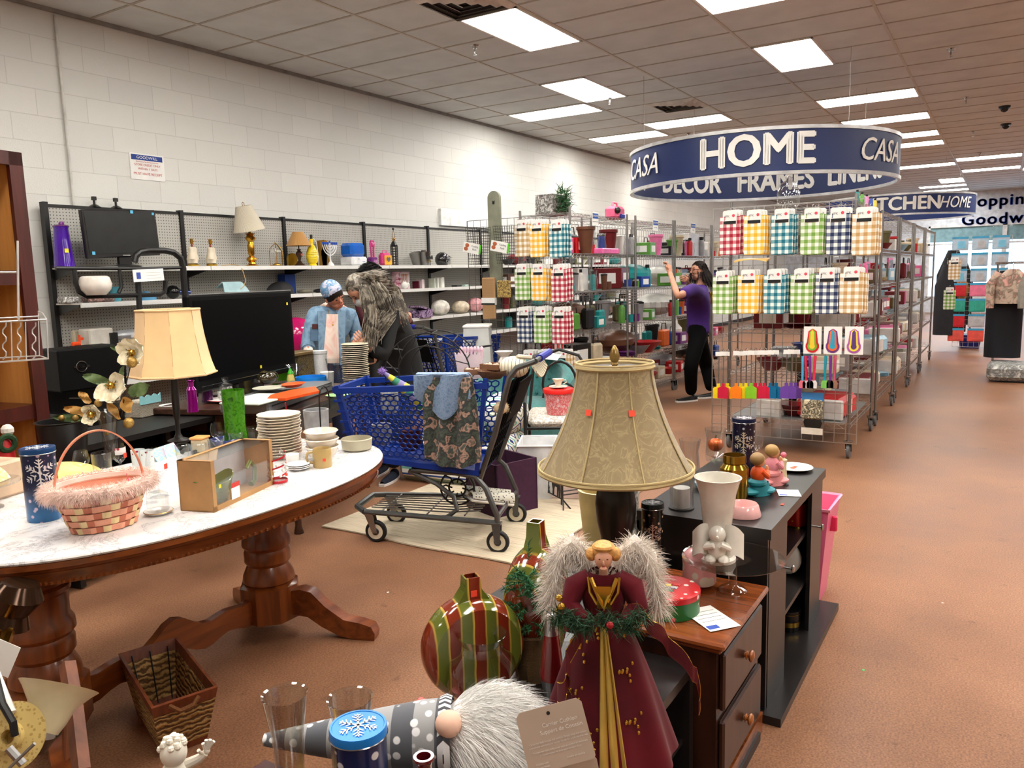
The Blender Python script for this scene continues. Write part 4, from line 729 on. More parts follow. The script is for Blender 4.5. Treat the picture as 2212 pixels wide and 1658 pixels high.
# cream table lamp
ql=Pz(392,962,TZ)+Vector((.05,.09,0));dl=float(np.dot(CM[2],[ql[0],ql[1],ql[2]-HC]));k=dl/FPX
t=T('table_lamp','table lamp with flared cream fabric shade on black candlestick base','lamp',ql,rz=.2);zb=Hz(ql,393,806)-TZ;zt=Hz(ql,385,668)-TZ
B().lathe([(0,0),(.05,0),(.05,.01),(.02,.022),(.012,.04),(.01,.1),(.016,.13),(.018,.2),(.016,zb-.02),(.024,zb-.01),(.03,zb),(.01,zb+.01),(.006,zt),(0,zt)],20).o('base',mt((28,24,22),.4),t)
rb_,rt_=88*k,63*k;shm=mt((232,196,144),.85,0,.03,sheen=.2,name='cream_shade');fl2=[(rb_,zb),(rb_*.93,zb+.02),(rb_*.84,zb+(zt-zb)*.35),(rt_*1.04,zb+(zt-zb)*.7),(rt_,zt)]
sh=B().lathe(fl2+[(rt_-.002,zt),(rb_*.82,zb+(zt-zb)*.35),(rb_-.003,zb+.001)],8).o('shade',shm,t,sharp=.5);b=B()
for i in range(8):a=i*pi/4;b.tube([((r+.0005)*cos(a),(r+.0005)*sin(a),z)for r,z in fl2],.0012)
b.o('seam',mt((190,150,110),.8),sh)
for r,z in((rb_,zb),(rt_,zt)):B().tube([(r*cos(i*pi/4),r*sin(i*pi/4),z)for i in range(8)],.005,6,closed=True).o('trim',mt((222,186,140),.8),sh)
# bottles, green vase
q=Pz(478,965,TZ)+Vector((.04,.16,0));hh=Hz(q,467,834)-TZ;one('green_vase','tall glossy mottled green cylinder vase beside purple bottles','vase',q,B().lathe([(0,0),(M_(q,24),0),(M_(q,25),.03),(M_(q,21),hh*.4),(M_(q,23),hh),(M_(q,20),hh),(M_(q,18),.02),(0,.015)],30),patch(((26,70,8),(60,120,20),(36,90,12)),24,.12,2))
for px,py,h_,col,lab in((431,890,68,(150,10,130),'shiny magenta ribbed glass bottle left of green vase'),(462,868,60,(70,16,70),'dark purple glass bottle behind the green vase')):
 q=Pz(px,py,TZ)+Vector((.0,.06,0));hh=M_(q,h_);r=M_(q,12);one('glass_bottle',lab,'bottle',q,B().lathe([(0,0),(r,0),(r*.85,hh*.65),(r*.9,hh*.7),(r*.5,hh*.8),(r*.5,hh*.95),(r*.75,hh),(r*.6,hh),(r*.4,hh*.9)],28,wob=lambda a,j:.04*sin(14*a)),mt(col,.1,.5,coat=.5))
q=Pz(440,960,TZ)+Vector((.04,.12,0));wine(q,.037,.13,'round wine glass in front of the magenta bottle')
q=Pz(405,960,TZ)+Vector((.0,.07,0));wine(q,.028,.12,'small faceted stem glass by the lamp pole',stick=False)
q=Pz(428,978,TZ)+Vector((.02,.05,0));t=T('candle_jar','frosted square jar with orange lid and bow','jar',q,rz=.4);B().box((0,0,.03),(.06,.06,.06),0,.006).o('body',sheer((225,205,170),.75),t);B().box((0,0,.065),(.066,.066,.01),0,.003).o('lid',mt((232,160,90),.5),t)
q=Pz(385,985,TZ)+Vector((.02,.06,0));B().tube([(0,0,.012),(.02,.01,.018),(.05,0,.02),(.06,-.02,.01),(.03,-.03,.008)],.009,8).o('black_clip',BLACK,loc=q,tag=('black plastic hair clip lying beside the lamp','clip'))
q=Pz(345,990,TZ)+Vector((.03,.1,0));B().box((0,0,.03),(.16,.002,.06)).o('greeting_card',patch(((230,190,210),(150,200,230),(235,225,150)),30,.5),loc=q,rot=(radians(-35),0,radians(20)),tag=('pastel printed folder propped behind wine glasses','folder'))
# grey pot, red lidded tumbler, bagged bottles behind the plates
q=Pz(690,966,TZ)+Vector((.02,.03,0));hh=M_(q,80);one('grey_pot','grey marbled ceramic pot behind the stacked bowls','pot',q,B().lathe([(0,0),(M_(q,24),0),(M_(q,27),hh),(M_(q,24),hh),(M_(q,21),.01),(0,.01)],30),mt((150,150,152),.4,var=.15,sc=18))
q=Pz(640,955,TZ)+Vector((-.02,.02,0));t=T('red_tumbler','dark red lidded tumbler with red straw behind plate stack','tumbler',q);B().lathe([(0,0),(.034,0),(.042,.09),(0,.09)],28).o('cup',mt((130,14,22),.15,coat=.4),t);B().lathe([(.046,.088),(.046,.096),(.03,.106),(0,.106)],28).o('lid',mt((110,12,20),.1,coat=.5),t);B().cyl((0,0,.1),(-.012,0,.19),.004).o('straw',mt((130,14,20),.2),t)
q=Pz(545,955,TZ)+Vector((.05,.14,0));t=T('plastic_tote','clear plastic bag holding cream cork topped bottles and pink flowers','bag',q,rz=.35);B().surf(lambda u,v:(.11*cos(2*pi*u)*(1+.1*v),.05*sin(2*pi*u)*(1+.3*v*sin(7*u)),.01+.11*v),24,5).o('bag',sheer((225,225,215),.35,.1),t)
B().cyl((-.06,0,.03),(.06,0,.09),.028,.028,18).cyl((-.03,-.02,.11),(.09,.0,.09),.02,.024,14).ball((-.035,-.02,.112),.024).o('corked_bottle',mt((232,205,130),.3),t);B().box((0,0,.04),(.18,.05,.07),0,.02).o('flower_liner',speckle((205,190,160),(215,120,130),28,.3,.6),t)
q=Pz(492,945,TZ)+Vector((.03,.1,0));B().box((0,0,.06),(.012,.12,.13),0,.004).o('picture_book',patch(((215,210,205),(190,60,60),(225,200,90)),30,.3),loc=q,rot=(0,.1,.2),tag=('thin glossy bagged book standing against green vase','book'))
for o in[o for o in C.objects if o.parent is None and 'label' in o and abs(o.location[2]-TZ)<.03 and not any(w in o.name for w in('table','flower','pail','lamp','tissue','santa'))]:
 dx,dy=o.location[0]-1.745,o.location[1]-2.55;k=(abs(dx)/.80)**2.3+(abs(dy)/.475)**2.3
 if k>1 and dy>.3:o.location[1]=2.55+.475*max(.05,1-(abs(dx)/.80)**2.3)**(1/2.3)if abs(dx)<.79 else o.location[1]
 # ---------------- second table with the television
Z2=.76
t2=T('display_table','dark wooden table carrying the television and dishes, behind the cart','table',(3.50,4.11,0),rz=radians(20));dkw=wood((70,38,22),(40,20,12),1,.35,0)
B().box((0,0,Z2-.02),(1.14,.95,.04),0,.006).o('tabletop',dkw,t2);B().box((0,-.44,Z2-.09),(1.06,.03,.1)).box((0,.44,Z2-.09),(1.06,.03,.1)).box((.53,0,Z2-.09),(.03,.85,.1)).box((-.53,0,Z2-.09),(.03,.85,.1)).o('apron',dkw,t2)
for x in(-.52,.52):
 for y in(-.42,.42):B().lathe([(.03,0),(.02,.05),(.028,.3),(.035,.5),(.03,Z2-.05)],16,c=(x,y,0)).o('leg',dkw,t2)
def V(px,py,z=Z2):return Pz(px,py,z)
# television
a,c=V(420,852,.835),V(638,800,.835);tv=T('television','large flat black television facing camera with two yellow stickers','television',((a[0]+c[0])/2,(a[1]+c[1])/2+.02,Z2),rz=atan2(c[1]-a[1],c[0]-a[0]));tw_=hypot(c[0]-a[0],c[1]-a[1])*1.0;tz=Hz(a,412,652)-.835
tz=.60
B().box((0,0,.075+tz/2),(tw_,.05,tz),0,.012).o('housing',mt((8,8,9),.5,spec=.12),tv);B().box((0,-.0265,.095+tz/2),(tw_-.08,.002,tz-.11)).o('screen',mt((4,4,5),.45,spec=.08,name='dark_screen'),tv)
B().box((0,-.027,.112),(tw_-.12,.002,.004)).o('silver_line',CHROME,tv);B().box((0,-.026,.078+tz),(tw_*.98,.004,.006)).o('top_trim',GREY,tv);text('PHILIPS',.022,CHROME,tv,(.12,-.028,.1),off=.001);sticker(tv,(.12,-.029,.16),m=YEST);sticker(tv,(tw_/2-.08,-.029,tz-.02),m=YEST)
B().box((0,0,.05),(.3,.05,.07)).box((0,0,.01),(.55,.25,.02),0,.008).o('stand',mt((16,16,17),.1,coat=.5),tv)
# silver console front left
a,c=V(575,905,.74),V(716,852,.74);t=T('printer','long silver plastic printer tray unit in front of the television','printer',((a[0]+c[0])/2-.02,(a[1]+c[1])/2+.16,Z2),rz=atan2(c[1]-a[1],c[0]-a[0]));L=hypot(c[0]-a[0],c[1]-a[1])
B().box((0,0,.035),(L,.3,.07),0,.01).o('housing',mt((128,130,132),.35,.3),t);B().box((0,-.151,.04),(L*.9,.004,.006)).box((0,-.151,.06),(L*.95,.004,.004)).o('groove',mt((50,50,52),.5),t)
ZP=Z2+.072
# wide board and trays stacked on it
q=V(620,862,ZP)+Vector((.02,.1,0));ob=mt((230,84,24),.35)
b1=one('serving_board','white and pale green rectangular tray lying on silver printer','tray',V(575,868,ZP)+Vector((.03,.1,0)),B().box((0,0,.006),(.36,.26,.012),0,.004),mt((205,220,205),.4),rz=.25)
one('orange_platter','flat orange leaf shaped platter with pointed right end','platter',V(655,858,ZP)+Vector((.05,.12,0)),B().prism([(-.2,-.08),(.1,-.1),(.26,.04),(.12,.1),(-.1,.1),(-.22,.03)],.014,axis='z'),ob,rz=.2)
one('orange_dish','small orange dish with green white garnish resting on orange platter','dish',V(650,845,ZP)+Vector((.05,.12,.015)),B().lathe([(0,0),(.05,0),(.085,.02),(.083,.023),(0,.004)],24,sy=.7),ob)
one('round_grey_plate','round pale plate under the green glass pot','plate',V(597,850,ZP)+Vector((.05,.12,.013)),B().lathe([(0,0),(.06,0),(.1,.012),(0,.006)],30),mt((190,188,170),.3))
q=V(597,842,ZP)+Vector((.05,.14,.022));t=T('glass_teapot','dark olive glass teapot with round loop handle on pale plate','teapot',q);B().ball((0,0,.042),(.07,.05,.042),22).o('pot',mt((44,38,16),.08,coat=.6),t);B().tube([(.06+.03*cos(a_),0,.042+.028*sin(a_))for a_ in np.linspace(-2,2,12)],.006).o('handle',mt((60,54,30),.1,coat=.5),t);B().lathe([(0,.075),(.03,.078),(.01,.09),(0,.092)],14,c=(-.02,0,0)).o('lid',mt((50,42,20),.1),t)
one('green_salsa_dish','bright green plastic dish beside the yellow figurine','dish',V(635,822)+Vector((.02,.12,0)),B().lathe([(0,0),(.06,0),(.1,.07),(.096,.07),(0,.01)],20),mt((70,170,20),.3))
q=V(640,838)+Vector((0,.05,0));t=T('gnome_figurine','small yellow gnome figurine with pointed green hat','figurine',q);B().lathe([(0,0),(.025,0),(.028,.06),(.018,.1),(0,.11)],16).o('body',mt((236,212,120),.5),t);B().lathe([(.022,.1),(.0,.15)],14).o('hat',mt((60,170,30),.5),t)
q=V(608,820)+Vector((.0,.1,0));one('doll_head','small doll with brown hair behind the teapot','doll',q,B().lathe([(0,0),(.03,0),(.02,.08),(0,.09)],14).ball((0,0,.105),.024,14).ball((0,.004,.118),(.027,.026,.02),14,mi=1),[mt((214,170,140),.5),mt((60,34,22),.7)])
q=V(512,868,ZP-.07)+Vector((.02,.1,.0));one('rimmed_plate','white oval plate with thin red rim under the glass cookie jar','plate',q,B().lathe([(0,0),(.08,0),(.13,.014),(0,.006)],36).lathe([(.129,.012),(.133,.015),(.129,.0165)],36,mi=1),[WHITE,RED])
q=q+Vector((0,0,.012));t=T('cookie_jar','small clear glass cookie jar with painted snowmen and ball knob','jar',q+Vector((-.02,0,0)));B().lathe([(0,.002),(.045,0),(.052,.03),(.045,.07),(.038,.08),(.04,.085)],28).o('jar',glass((238,240,240),.3),t);B().lathe([(.042,.084),(.044,.092),(.02,.105),(.008,.11),(.02,.125),(.022,.14),(0,.145)],24).o('lid',glass((238,240,240),.4),t);B().lathe([(.052,.02),(.053,.05)],24).o('painted_band',speckle((225,228,226),(70,120,70),60,.3,.3,0,(180,40,40)),t)
q=V(693,845)+Vector((.05,.14,0));one('blue_dog_bowl','bright blue round plastic bowl with a small dog print','bowl',q,B().lathe([(0,0),(.1,0),(.108,.04),(.105,.09),(.1,.09),(.09,.01),(0,.01)],32),mt((10,120,205),.35))
q=V(672,838)+Vector((.0,.14,0));one('martini_glass','blue tinted martini glass beside blue bowl','glass',q,B().lathe([(.07,.16),(.01,.09),(.006,.085),(.005,.01),(.035,.003),(.035,0)],24),glass((150,170,220),.3))
q=V(735,846)+Vector((.03,.08,0));one('ribbed_glass_vase','tall clear ribbed glass vase beside the tower of plates','vase',q,B().lathe([(0,0),(.055,0),(.05,.05),(.036,.12),(.05,.22),(.048,.22)],30,wob=lambda a_,j:.05*sin(12*a_)),glass((220,226,228),.35))
q=V(723,830)+Vector((.05,.18,0));one('white_canister','tall white speckled paper canister in front of the pink hoodie','canister',q,B().lathe([(0,0),(.045,0),(.048,.21),(.052,.215),(.052,.235),(0,.235)],28),mt((205,206,206),.5,var=.05,sc=80))
q=V(728,836)+Vector((.03,.12,0));one('white_cup','small white plastic tub between blue bowl and ribbed vase','cup',q,B().lathe([(0,0),(.04,0),(.05,.1),(.047,.1),(0,.01)],24),WHITE)
q=V(690,820)+Vector((.08,.28,0));t=T('carved_box','bronze carved box with scroll pattern held by the woman in denim','box',q,rz=.1);B().box((0,0,.09),(.2,.14,.18),0,.004).o('box',patch(((26,22,16),(120,104,70),(26,22,16)),28,.4,3),t);B().box((-.04,-.01,.19),(.3,.16,.025),0,.004).o('lid',mt((120,98,60),.4,.3),t)
q=V(660,822)+Vector((.06,.32,0));one('bronze_box','small square brass coloured box under the reaching hand','box',q,B().box((0,0,.085),(.09,.09,.17),0,.006),mt((128,108,62),.4,.4))
# tower of plates
pq=V(778,842)+Vector((.03,.06,0));rp=M_(pq,29);pd=None;base_l=['second','third','fourth','fifth','sixth','seventh','eighth','ninth','tenth','eleventh','twelfth','thirteenth','fourteenth','fifteenth','sixteenth','seventeenth','eighteenth','nineteenth','twentieth','twenty-first','twenty-second','twenty-third']
for k in range(24):
 l=('bottom' if k==0 else 'topmost' if k==23 else base_l[k-1]+' from bottom')+' stoneware plate in the tall tower by the phone'
 loc=pq+Vector((random.uniform(-.006,.006),random.uniform(-.006,.006),k*.0128))
 if pd is None:pd=T('stoneware_plate',l,'plate',loc,group='tower of stoneware plates');B().lathe([(0,0),(rp*.55,0),(rp*.97,.013),(rp,.0145)],36).o('underside',mt((44,36,30),.4),pd);B().lathe([(rp,.0145),(rp*.97,.018),(rp*.9,.0165),(rp*.5,.007),(0,.006)],36).o('cream_rim',mt((196,186,160),.35),pd)
 else:dup(pd,loc,label=l)
for dx_,lab in((.0,'green saucer lying at the foot of the wire stand'),):q=V(740,856)+Vector((.0,.04,0));one('green_saucer',lab,'saucer',q,B().lathe([(0,0),(.05,0),(.08,.01),(0,.005)],24),mt((150,190,130),.4))
q=V(762,850)+Vector((-.02,.08,0));one('teacup','white teacup lying on its side at cart corner','cup',q+Vector((0,0,.03)),B().lathe([(0,-.02),(.02,-.02),(.03,0),(.034,.03),(.032,.03),(0,-.01)],20),mt((222,214,196),.2),rot=(radians(80),0,.4))
# wire plate stand in front of the table
q=Pz(728,975,TZ)+Vector((.03,.09,0));ds=T('wire_holder','black wire arch holder standing behind the cream bowls','holder',q);hz_=Hz(q,735,826)-TZ;b=B()
b.tube([(-.03,0,0),(-.03,0,hz_*.75)]+[(-.0-.03*cos(a_),0,hz_*.75+.06*sin(a_))for a_ in np.linspace(0,pi,9)]+[(.03,0,hz_*.6)],.0035).tube([(-.03,0,.1),(-.015,-.02,.07),(-.03,-.03,.04)],.003).tube([(-.06,0,.003),(.05,0,.003)],.003).tube([(0,-.05,.003),(0,.05,.003)],.003).o('wire',BLACK,ds)
# black low cabinet left with crates and small things
cb=T('media_shelf','black open shelf between bookcase and television','shelf',(2.46,4.14,0),rz=.15);zc=.72
for z in(.1,.45,.7):B().box((0,0,z),(1.0,.45,.03)).o('shelf_board',BLACK,cb)
for x in(-.48,.48):B().box((x,0,.36),(.03,.45,.7)).o('side_panel',BLACK,cb)
B().box((0,.21,.36),(1.0,.01,.7)).o('back_panel',BLACK,cb)
q=Pz(310,898,.715);t=T('wicker_basket','pale blue topped white wicker basket beside the gold flowers','basket',q,rz=.2);B().box((0,0,.05),(.15,.12,.1),0,.006).o('basket',weave((205,196,178),(120,110,90),70),t);B().surf(lambda u,v:((u-.5)*.16,-.064,.08+.05*v+.006*sin(u*20)*v),24,2,th=.004).o('liner',mt((140,200,205),.7),t)
q=Pz(366,890,.715);LO('footed_bowl','small white footed bowl on the black shelf behind wine glasses','bowl',q,[(0,0),(.03,0),(.02,.012),(.03,.02),(.06,.045),(.058,.047),(0,.025)],WHITE)
q=Pz(355,935,.55);cr=T('plastic_crate','black plastic crate with slotted walls under the black shelf','crate',(q[0],q[1],0),rz=.2);b=B()
for s_ in(-1,1):
 for k in range(16):b.box((-.24+k*.032,s_*.15,.56),(.012,.012,.12))
 b.box((0,s_*.15,.62),(.5,.02,.02)).box((0,s_*.15,.5),(.5,.02,.02)).box((s_*.25,0,.56),(.02,.3,.14))
b.box((0,0,.25),(.5,.3,.5)).o('crate',BLACK,cr)
# standing wooden bookcase at left
F_=Vector((1.9,3.84,0));wdir=radians(100);bk=T('bookcase','tall cherry framed bookcase with honey coloured interior at left edge','bookcase',F_,rz=wdir-pi/2)
HB=Hz(F_,95,332);lt=wood((214,154,84),(186,126,62),.6,.4,2);dk=wood((78,26,20),(52,16,12),1,.35,2)
B().bb(-.02,0,0,.0,.30,HB).o('side_panel',lt,bk);B().bb(-.92,0,0,-.9,.30,HB).o('side_panel',lt,bk);B().bb(-.9,.29,0,-.02,.30,HB).o('back_panel',lt,bk);B().bb(.0,-.012,0,.03,.3,HB).o('outer_panel',dk,bk)
b=B().bb(-.035,-.022,0,.03,.0,HB).bb(-.92,-.022,HB-.06,.03,.0,HB).bb(-.95,-.022,0,-.89,0,HB);b.o('face_frame',dk,bk);B().bb(-.92,0,HB-.02,.03,.30,HB).o('top_panel',dk,bk)
zs=Hz(F_,110,583)
for z in(zs,zs-.62,.1,zs+.36):B().bb(-.9,0,z-.03,-.02,.29,z).o('shelf',dk if z<zs+.2 else lt,bk)if z<zs+.3 else None
for z in(zs,zs-.62):B().bb(-.9,-.01,z-.065,-.035,.0,z).o('shelf_lip',dk,bk)
q=Pd(30,578,4.15);q=Vector((q[0],q[1]+.05,zs));t=T('snow_globe','clear round globe ornament with a photo portrait card inside','ornament',q);r=M_(q,25);B().ball((0,0,r*1.15),r,24).o('globe',glass((240,236,232),.18),t);B().lathe([(0,0),(r*.8,0),(r*.75,r*.35),(0,r*.4)],24).o('base',speckle((200,190,190),(70,60,100),60,.3),t);cdp=B().box((0,0,r*1.25),(r*1.2,.003,r*1.1)).o('portrait_card',PAPER,t,rz=radians(-20));B().ball((0,-.003,r*1.3),(r*.25,.002,r*.3)).ball((0,-.003,r*1.55),(r*.26,.003,r*.12),mi=1).box((0,-.003,r*.95),(r*.7,.002,r*.3),mi=2).o('portrait',[SKIN,mt((40,28,22),.7),mt((120,180,180),.6)],cdp)
# hanging wire bottle rack at far left
wr=T('wire_rack','white wire wall rack with wavy dividers hanging at left edge','rack',(0,0,0));D_=2.5;wm=mt((205,200,196),.35,.5)
def pw(x,y,d=0):return Pd(x,y,D_+d)
b=B().tube([pw(38,520),pw(40,690)],.0035).tube([pw(-40,588),pw(36,588)],.003);b.o('hanger_bar',wm,wr)
B().tube([pw(-60,698),pw(101,690),pw(104,774),pw(-60,786)],.003).tube([pw(-60,690,.1),pw(83,683,.1),pw(85,768,.1),pw(-60,776,.1)],.0025).tube([pw(101,690),pw(92,676,.06),pw(83,672,.1),pw(83,683,.1)],.002).tube([pw(104,774),pw(85,768,.1)],.002).o('frame',wm,wr)
for x in(8,40,72):b=B();b.tube([pw(x+(5 if k%4 in(0,1)else-2)*(1 if 1 else 1),696+k*8,.0)for k in range(11)],.002);b.o('divider',wm,wr)
B().tube([pw(24,696),pw(26,780)],.0018).tube([pw(55,695),pw(57,778)],.0018).o('divider',wm,wr)
# ---------------- shopping cart, built in its own frame: x forward from the rear axle, y to the near side
GM=mt((92,93,92),.4,.6,name='cart_enamel');NV=mt((6,46,132),.38,0,.06,name='cart_plastic')
def hexpanel(b,fn,nx,ny,w=.004,d=.006,margin=.0):
 """honeycomb lattice laid on the surface fn(u, v)"""
 E=set();pts={}
 for j in range(ny):
  for i in range(nx):
   cx=i+.5*(j%2)+.5;cy=j+.5;vs=[]
   for k in range(6):
    a=pi/6+k*pi/3;x,y=cx+.577*cos(a),cy*.866*1.0+.577*sin(a)+.1;key=(round(x*12),round(y*12));pts[key]=(x,y);vs.append(key)
   for k in range(6):E.add(tuple(sorted((vs[k],vs[(k+1)%6]))))
 mx,my=nx+.5,ny*.866+.35
 for e in E:
  p,q=[Vector(fn(min(1,max(0,pts[k][0]/mx)),min(1,max(0,pts[k][1]/my))))for k in e]
  l=q-p
  if l.length<1e-4:continue
  l.normalize();u0,v0=pts[e[0]][0]/mx,pts[e[0]][1]/my;u0=min(.98,max(.01,u0));v0=min(.98,max(.01,v0));n_=(Vector(fn(u0+.01,v0))-Vector(fn(u0,v0))).cross(Vector(fn(u0,v0+.01))-Vector(fn(u0,v0))).normalized();s_=l.cross(n_)*w;n_=n_*d
  b.add([p+s_,p-s_,q-s_,q+s_,p+s_+n_,p-s_+n_,q-s_+n_,q+s_+n_],[(0,1,2,3),(7,6,5,4),(0,4,5,1),(2,6,7,3),(1,5,6,2),(3,7,4,0)])
RM=Vector((3.68,2.38,0));FW=Vector((-.351,.936,0));CA=atan2(.936,-.351)
def make_cart(label,loc,rz,full=True):
 t=T('shopping_cart',label,'cart',loc,rz=rz)
 C8=dict(rt=(0.02,.275,.965),ft=(.93,.215,.915),rb=(.10,.24,.42),fb=(.84,.19,.49))
 def side(s):
  a,b_,c,d=[Vector((p[0],p[1]*s,p[2]))for p in(C8['rb'],C8['fb'],C8['rt'],C8['ft'])]
  return lambda u,v:(a*(1-u)+b_*u)*(1-v)+(c*(1-u)+d*u)*v
 for s in(1,-1):
  f=side(s);hb=B();hexpanel(hb,lambda u,v:f(.06+.88*u,.1+.76*v),17 if full else 14,13 if full else 11,.0042,.006*s);fr=hb
  for(u0,v0,u1,v1,r)in((0,.93,1,.93,.022),(0,.04,1,.04,.02),(.02,0,.02,1,.016),(.98,0,.98,1,.02)):p,q=f(u0,v0),f(u1,v1);fr.tube([p,q],r,4)
  for k in range(7):u=.08+k*.13;p,q=f(u,.87),f(u+.07,.87);fr.tube([p+Vector((0,s*.016,0)),q+Vector((0,s*.016,0))],.004,4)
  for k in range(6):v=.1+k*.14;p=f(.99,v);fr.box(tuple(p+Vector((.0,s*.012,0))),(.05,.012,.012))
  fr.o('basket_side',NV,t)
 l,r=side(1),side(-1);ff=lambda u,v:l(1,v)*(1-u)+r(1,v)*u;fb=B();hexpanel(fb,lambda u,v:ff(.06+.88*u,.08+.8*v),8,13,.0042,.006)
 fb.tube([ff(0,.94),ff(1,.94)],.024,4).tube([ff(0,.04),ff(1,.04)],.02,4).o('basket_front',NV,t)
 B().surf(lambda u,v:(l(u,0)*(1-v)+r(u,0)*v),4,4,th=-.012).o('basket_floor',NV,t)
 # hinged rear gate and frame
 for s in(1,-1):
  B().tube([(.10,s*.235,.40),(.0,s*.26,.66),(-.09,s*.27,.97),(-.13,s*.27,1.02),(-.23,s*.262,1.055)],.016,8).o('side_frame',GM,t)
  B().tube([(.50,s*.19,.435),(.24,s*.21,.43),(.12,s*.24,.42),(.06,s*.255,.36),(.0,s*.262,.21),(.0,s*.262,.17)],.016,8).tube([(.52,s*.185,.43),(.36,s*.19,.36),(.26,s*.20,.29),(.24,s*.21,.22),(.3,s*.215,.175),(.38,s*.21,.168)],.014,8).o('leg_frame',GM,t)
  B().tube([(.0,s*.262,.17),(.45,s*.215,.175),(.80,s*.18,.18)],.016,8).o('base_rail',GM,t)
 B().tube([(.80,.18,.18),(.87,.12,.19),(.87,-.12,.19),(.80,-.18,.18)],.018,8).o('front_bumper',GM,t);B().tube([(0,.26,.2),(0,-.26,.2)],.012,8).o('rear_bar',GM,t)
 b=B()
 for y in np.linspace(-.15,.15,7):b.tube([(.12,y,.2),(.3,y,.185),(.78,y*.8,.19)],.004,6)
 for x in(.2,.42,.7):b.tube([(x,-.2,.185),(x,.2,.185)],.0045,6)
 b.o('lower_rack',STEEL,t);B().tube([(-.23,.262,1.055),(-.235,.2,1.06),(-.235,-.2,1.06),(-.23,-.262,1.055)],.014,8).o('handle_bar',GM,t);B().tube([(-.235,.17,1.06),(-.235,-.17,1.06)],.021,10).o('handle_grip',mt((30,44,150),.35),t)
 b=B();gp=lambda u,v:Vector((.09-.21*v,(.5-u)*.5,.44+.55*v))
 for k in range(9):b.tube([gp(k/8,0),gp(k/8,.93)],.006,4)
 for k in range(6):b.tube([gp(0,k/5*.93),gp(1,k/5*.93)],.005,4)
 b.surf(lambda u,v:gp(.1+.8*u,.5+.4*v)+Vector((-.03,0,0)),4,4,th=.006).o('rear_gate',mt((15,15,16),.75,spec=.1),t)
 tyre=mt((20,20,21),.6);hubm=mt((214,204,180),.45)
 for(x,y,nm)in((0,.26,0),(0,-.26,0),(.77,.17,1),(.77,-.17,1)):
  w_=B();w_.at((x-(.03 if nm else .0),y,.0635),rx=pi/2,rz=0)
  w_.lathe([(.045,-.014),(.058,-.014),(.0635,-.008),(.0635,.008),(.058,.014),(.045,.014)],28);wo=w_.o('wheel',tyre,t);h=B();h.at((x-(.03 if nm else 0),y,.0635),rx=pi/2);h.lathe([(0,-.012),(.05,-.013),(.05,.013),(0,.012)],28).o('wheel_hub',hubm,wo)
  h=B();h.at((x-(.03 if nm else 0),y,.0635),rx=pi/2);h.lathe([(0,-.018),(.018,-.017),(.022,-.012)],16).lathe([(0,.018),(.018,.017),(.022,.012)],16).o('hub_cap',mt((50,50,52),.4),wo)
  f_=B()
  for s in(-1,1):f_.add([(x-.02,y+s*.02,.17),(x+.03,y+s*.02,.17),(x+.0-(.03 if nm else 0)+.014,y+s*.02,.055),(x-(.03 if nm else 0)-.014,y+s*.02,.055),(x-.02,y+s*.023,.17),(x+.03,y+s*.023,.17),(x-(.03 if nm else 0)+.014,y+s*.023,.055),(x-(.03 if nm else 0)-.014,y+s*.023,.055)],[(0,1,2,3),(7,6,5,4),(0,4,5,1),(1,5,6,2),(2,6,7,3),(3,7,4,0)])
  f_.box((x+.005,y,.168),(.055,.05,.008)).cyl((x-(.03 if nm else 0),y-.026,.0635),(x-(.03 if nm else 0),y+.026,.0635),.006).o('caster_fork',GM if not nm else STEEL,t)
 return t
cart=make_cart('blue honeycomb plastic shopping cart full of goods standing on the striped rug',RM,CA)
def cw(x,y,z):return RM+FW*x+Vector((-FW[1],FW[0],0))*y+Vector((0,0,z))
B().tube([(.0,0,0)]*2,.001)
c2=make_cart('second blue shopping cart parked behind the grey haired woman',(Py(898,720,4.7)[0]+.1,4.72,0),radians(-6),False)
# things in the cart
def inc(name,label,cat,b,m,loc,rz=CA,rot=None):return b.o(name,m,loc=loc,rz=rz,rot=rot,tag=(label,cat))
_d=float(np.dot(CM[2],cw(.6,.12,.9)-Vector((0,0,HC))));HA,HB_=Pd(874,838,_d),Pd(820,797,_d-.05);hq=(HB_-HA).to_track_quat('Z','Y').to_euler()
t=T('party_hat','striped green yellow purple party hat with purple pompom leaning in the cart','hat',HA-(HB_-HA)*.8,rot=hq);hc=((60,140,110),(230,215,70),(150,140,190));pm_=[mt(c,.8)for c in hc]
b=B()
for k in range(9):z0,z1=k*.032,(k+1)*.032;r0,r1=.055*(1-z0/.34),.055*(1-z1/.34);b.lathe([(r0,z0),(max(r1,.006),z1)],20,c=(0,0,0),mi=k%3)
b.o('cone',pm_,t);g=B();g.hair([((0,0,0),(random.uniform(-1,1),random.uniform(-1,1),random.uniform(-1,1)))for k in range(400)],.026,.0016,0);g.ball((0,0,0),.017,10);g.o('pompom',mt((150,120,190),.9),t,loc=(0,0,.3))
t=T('wire_hoops','black wire hoop garden frame sticking out of the cart','frame',cw(.42,-.02,.80),rz=CA);b=B()
for s in(-.11,.11):
 for R in(.25,.17):b.tube([(R*cos(a),s,.17+R*sin(a)*.9)for a in np.linspace(-.2,pi+.2,24)],.004)
for a in np.linspace(0,pi,7):b.tube([(.25*cos(a),-.11,.17+.225*sin(a)),(.25*cos(a+.15),.11,.17+.225*sin(a+.15))],.0035);b.tube([(.17*cos(a),.11,.17+.15*sin(a)),(.25*cos(a+.3),.11,.17+.225*sin(a+.3))],.003)
b.o('hoop',mt((40,38,38),.4,.4),t)
inc('black_pan','black flat utensil leaning on the wire hoops in cart','pan',B().surf(lambda u,v:((u-.5)*.24,(v-.5)*.08*sin(pi*min(.95,u+.05)),.02*sin(pi*u)),12,4,th=.01),BLACK,cw(.2,-.1,1.06),rot=(0,.35,CA))
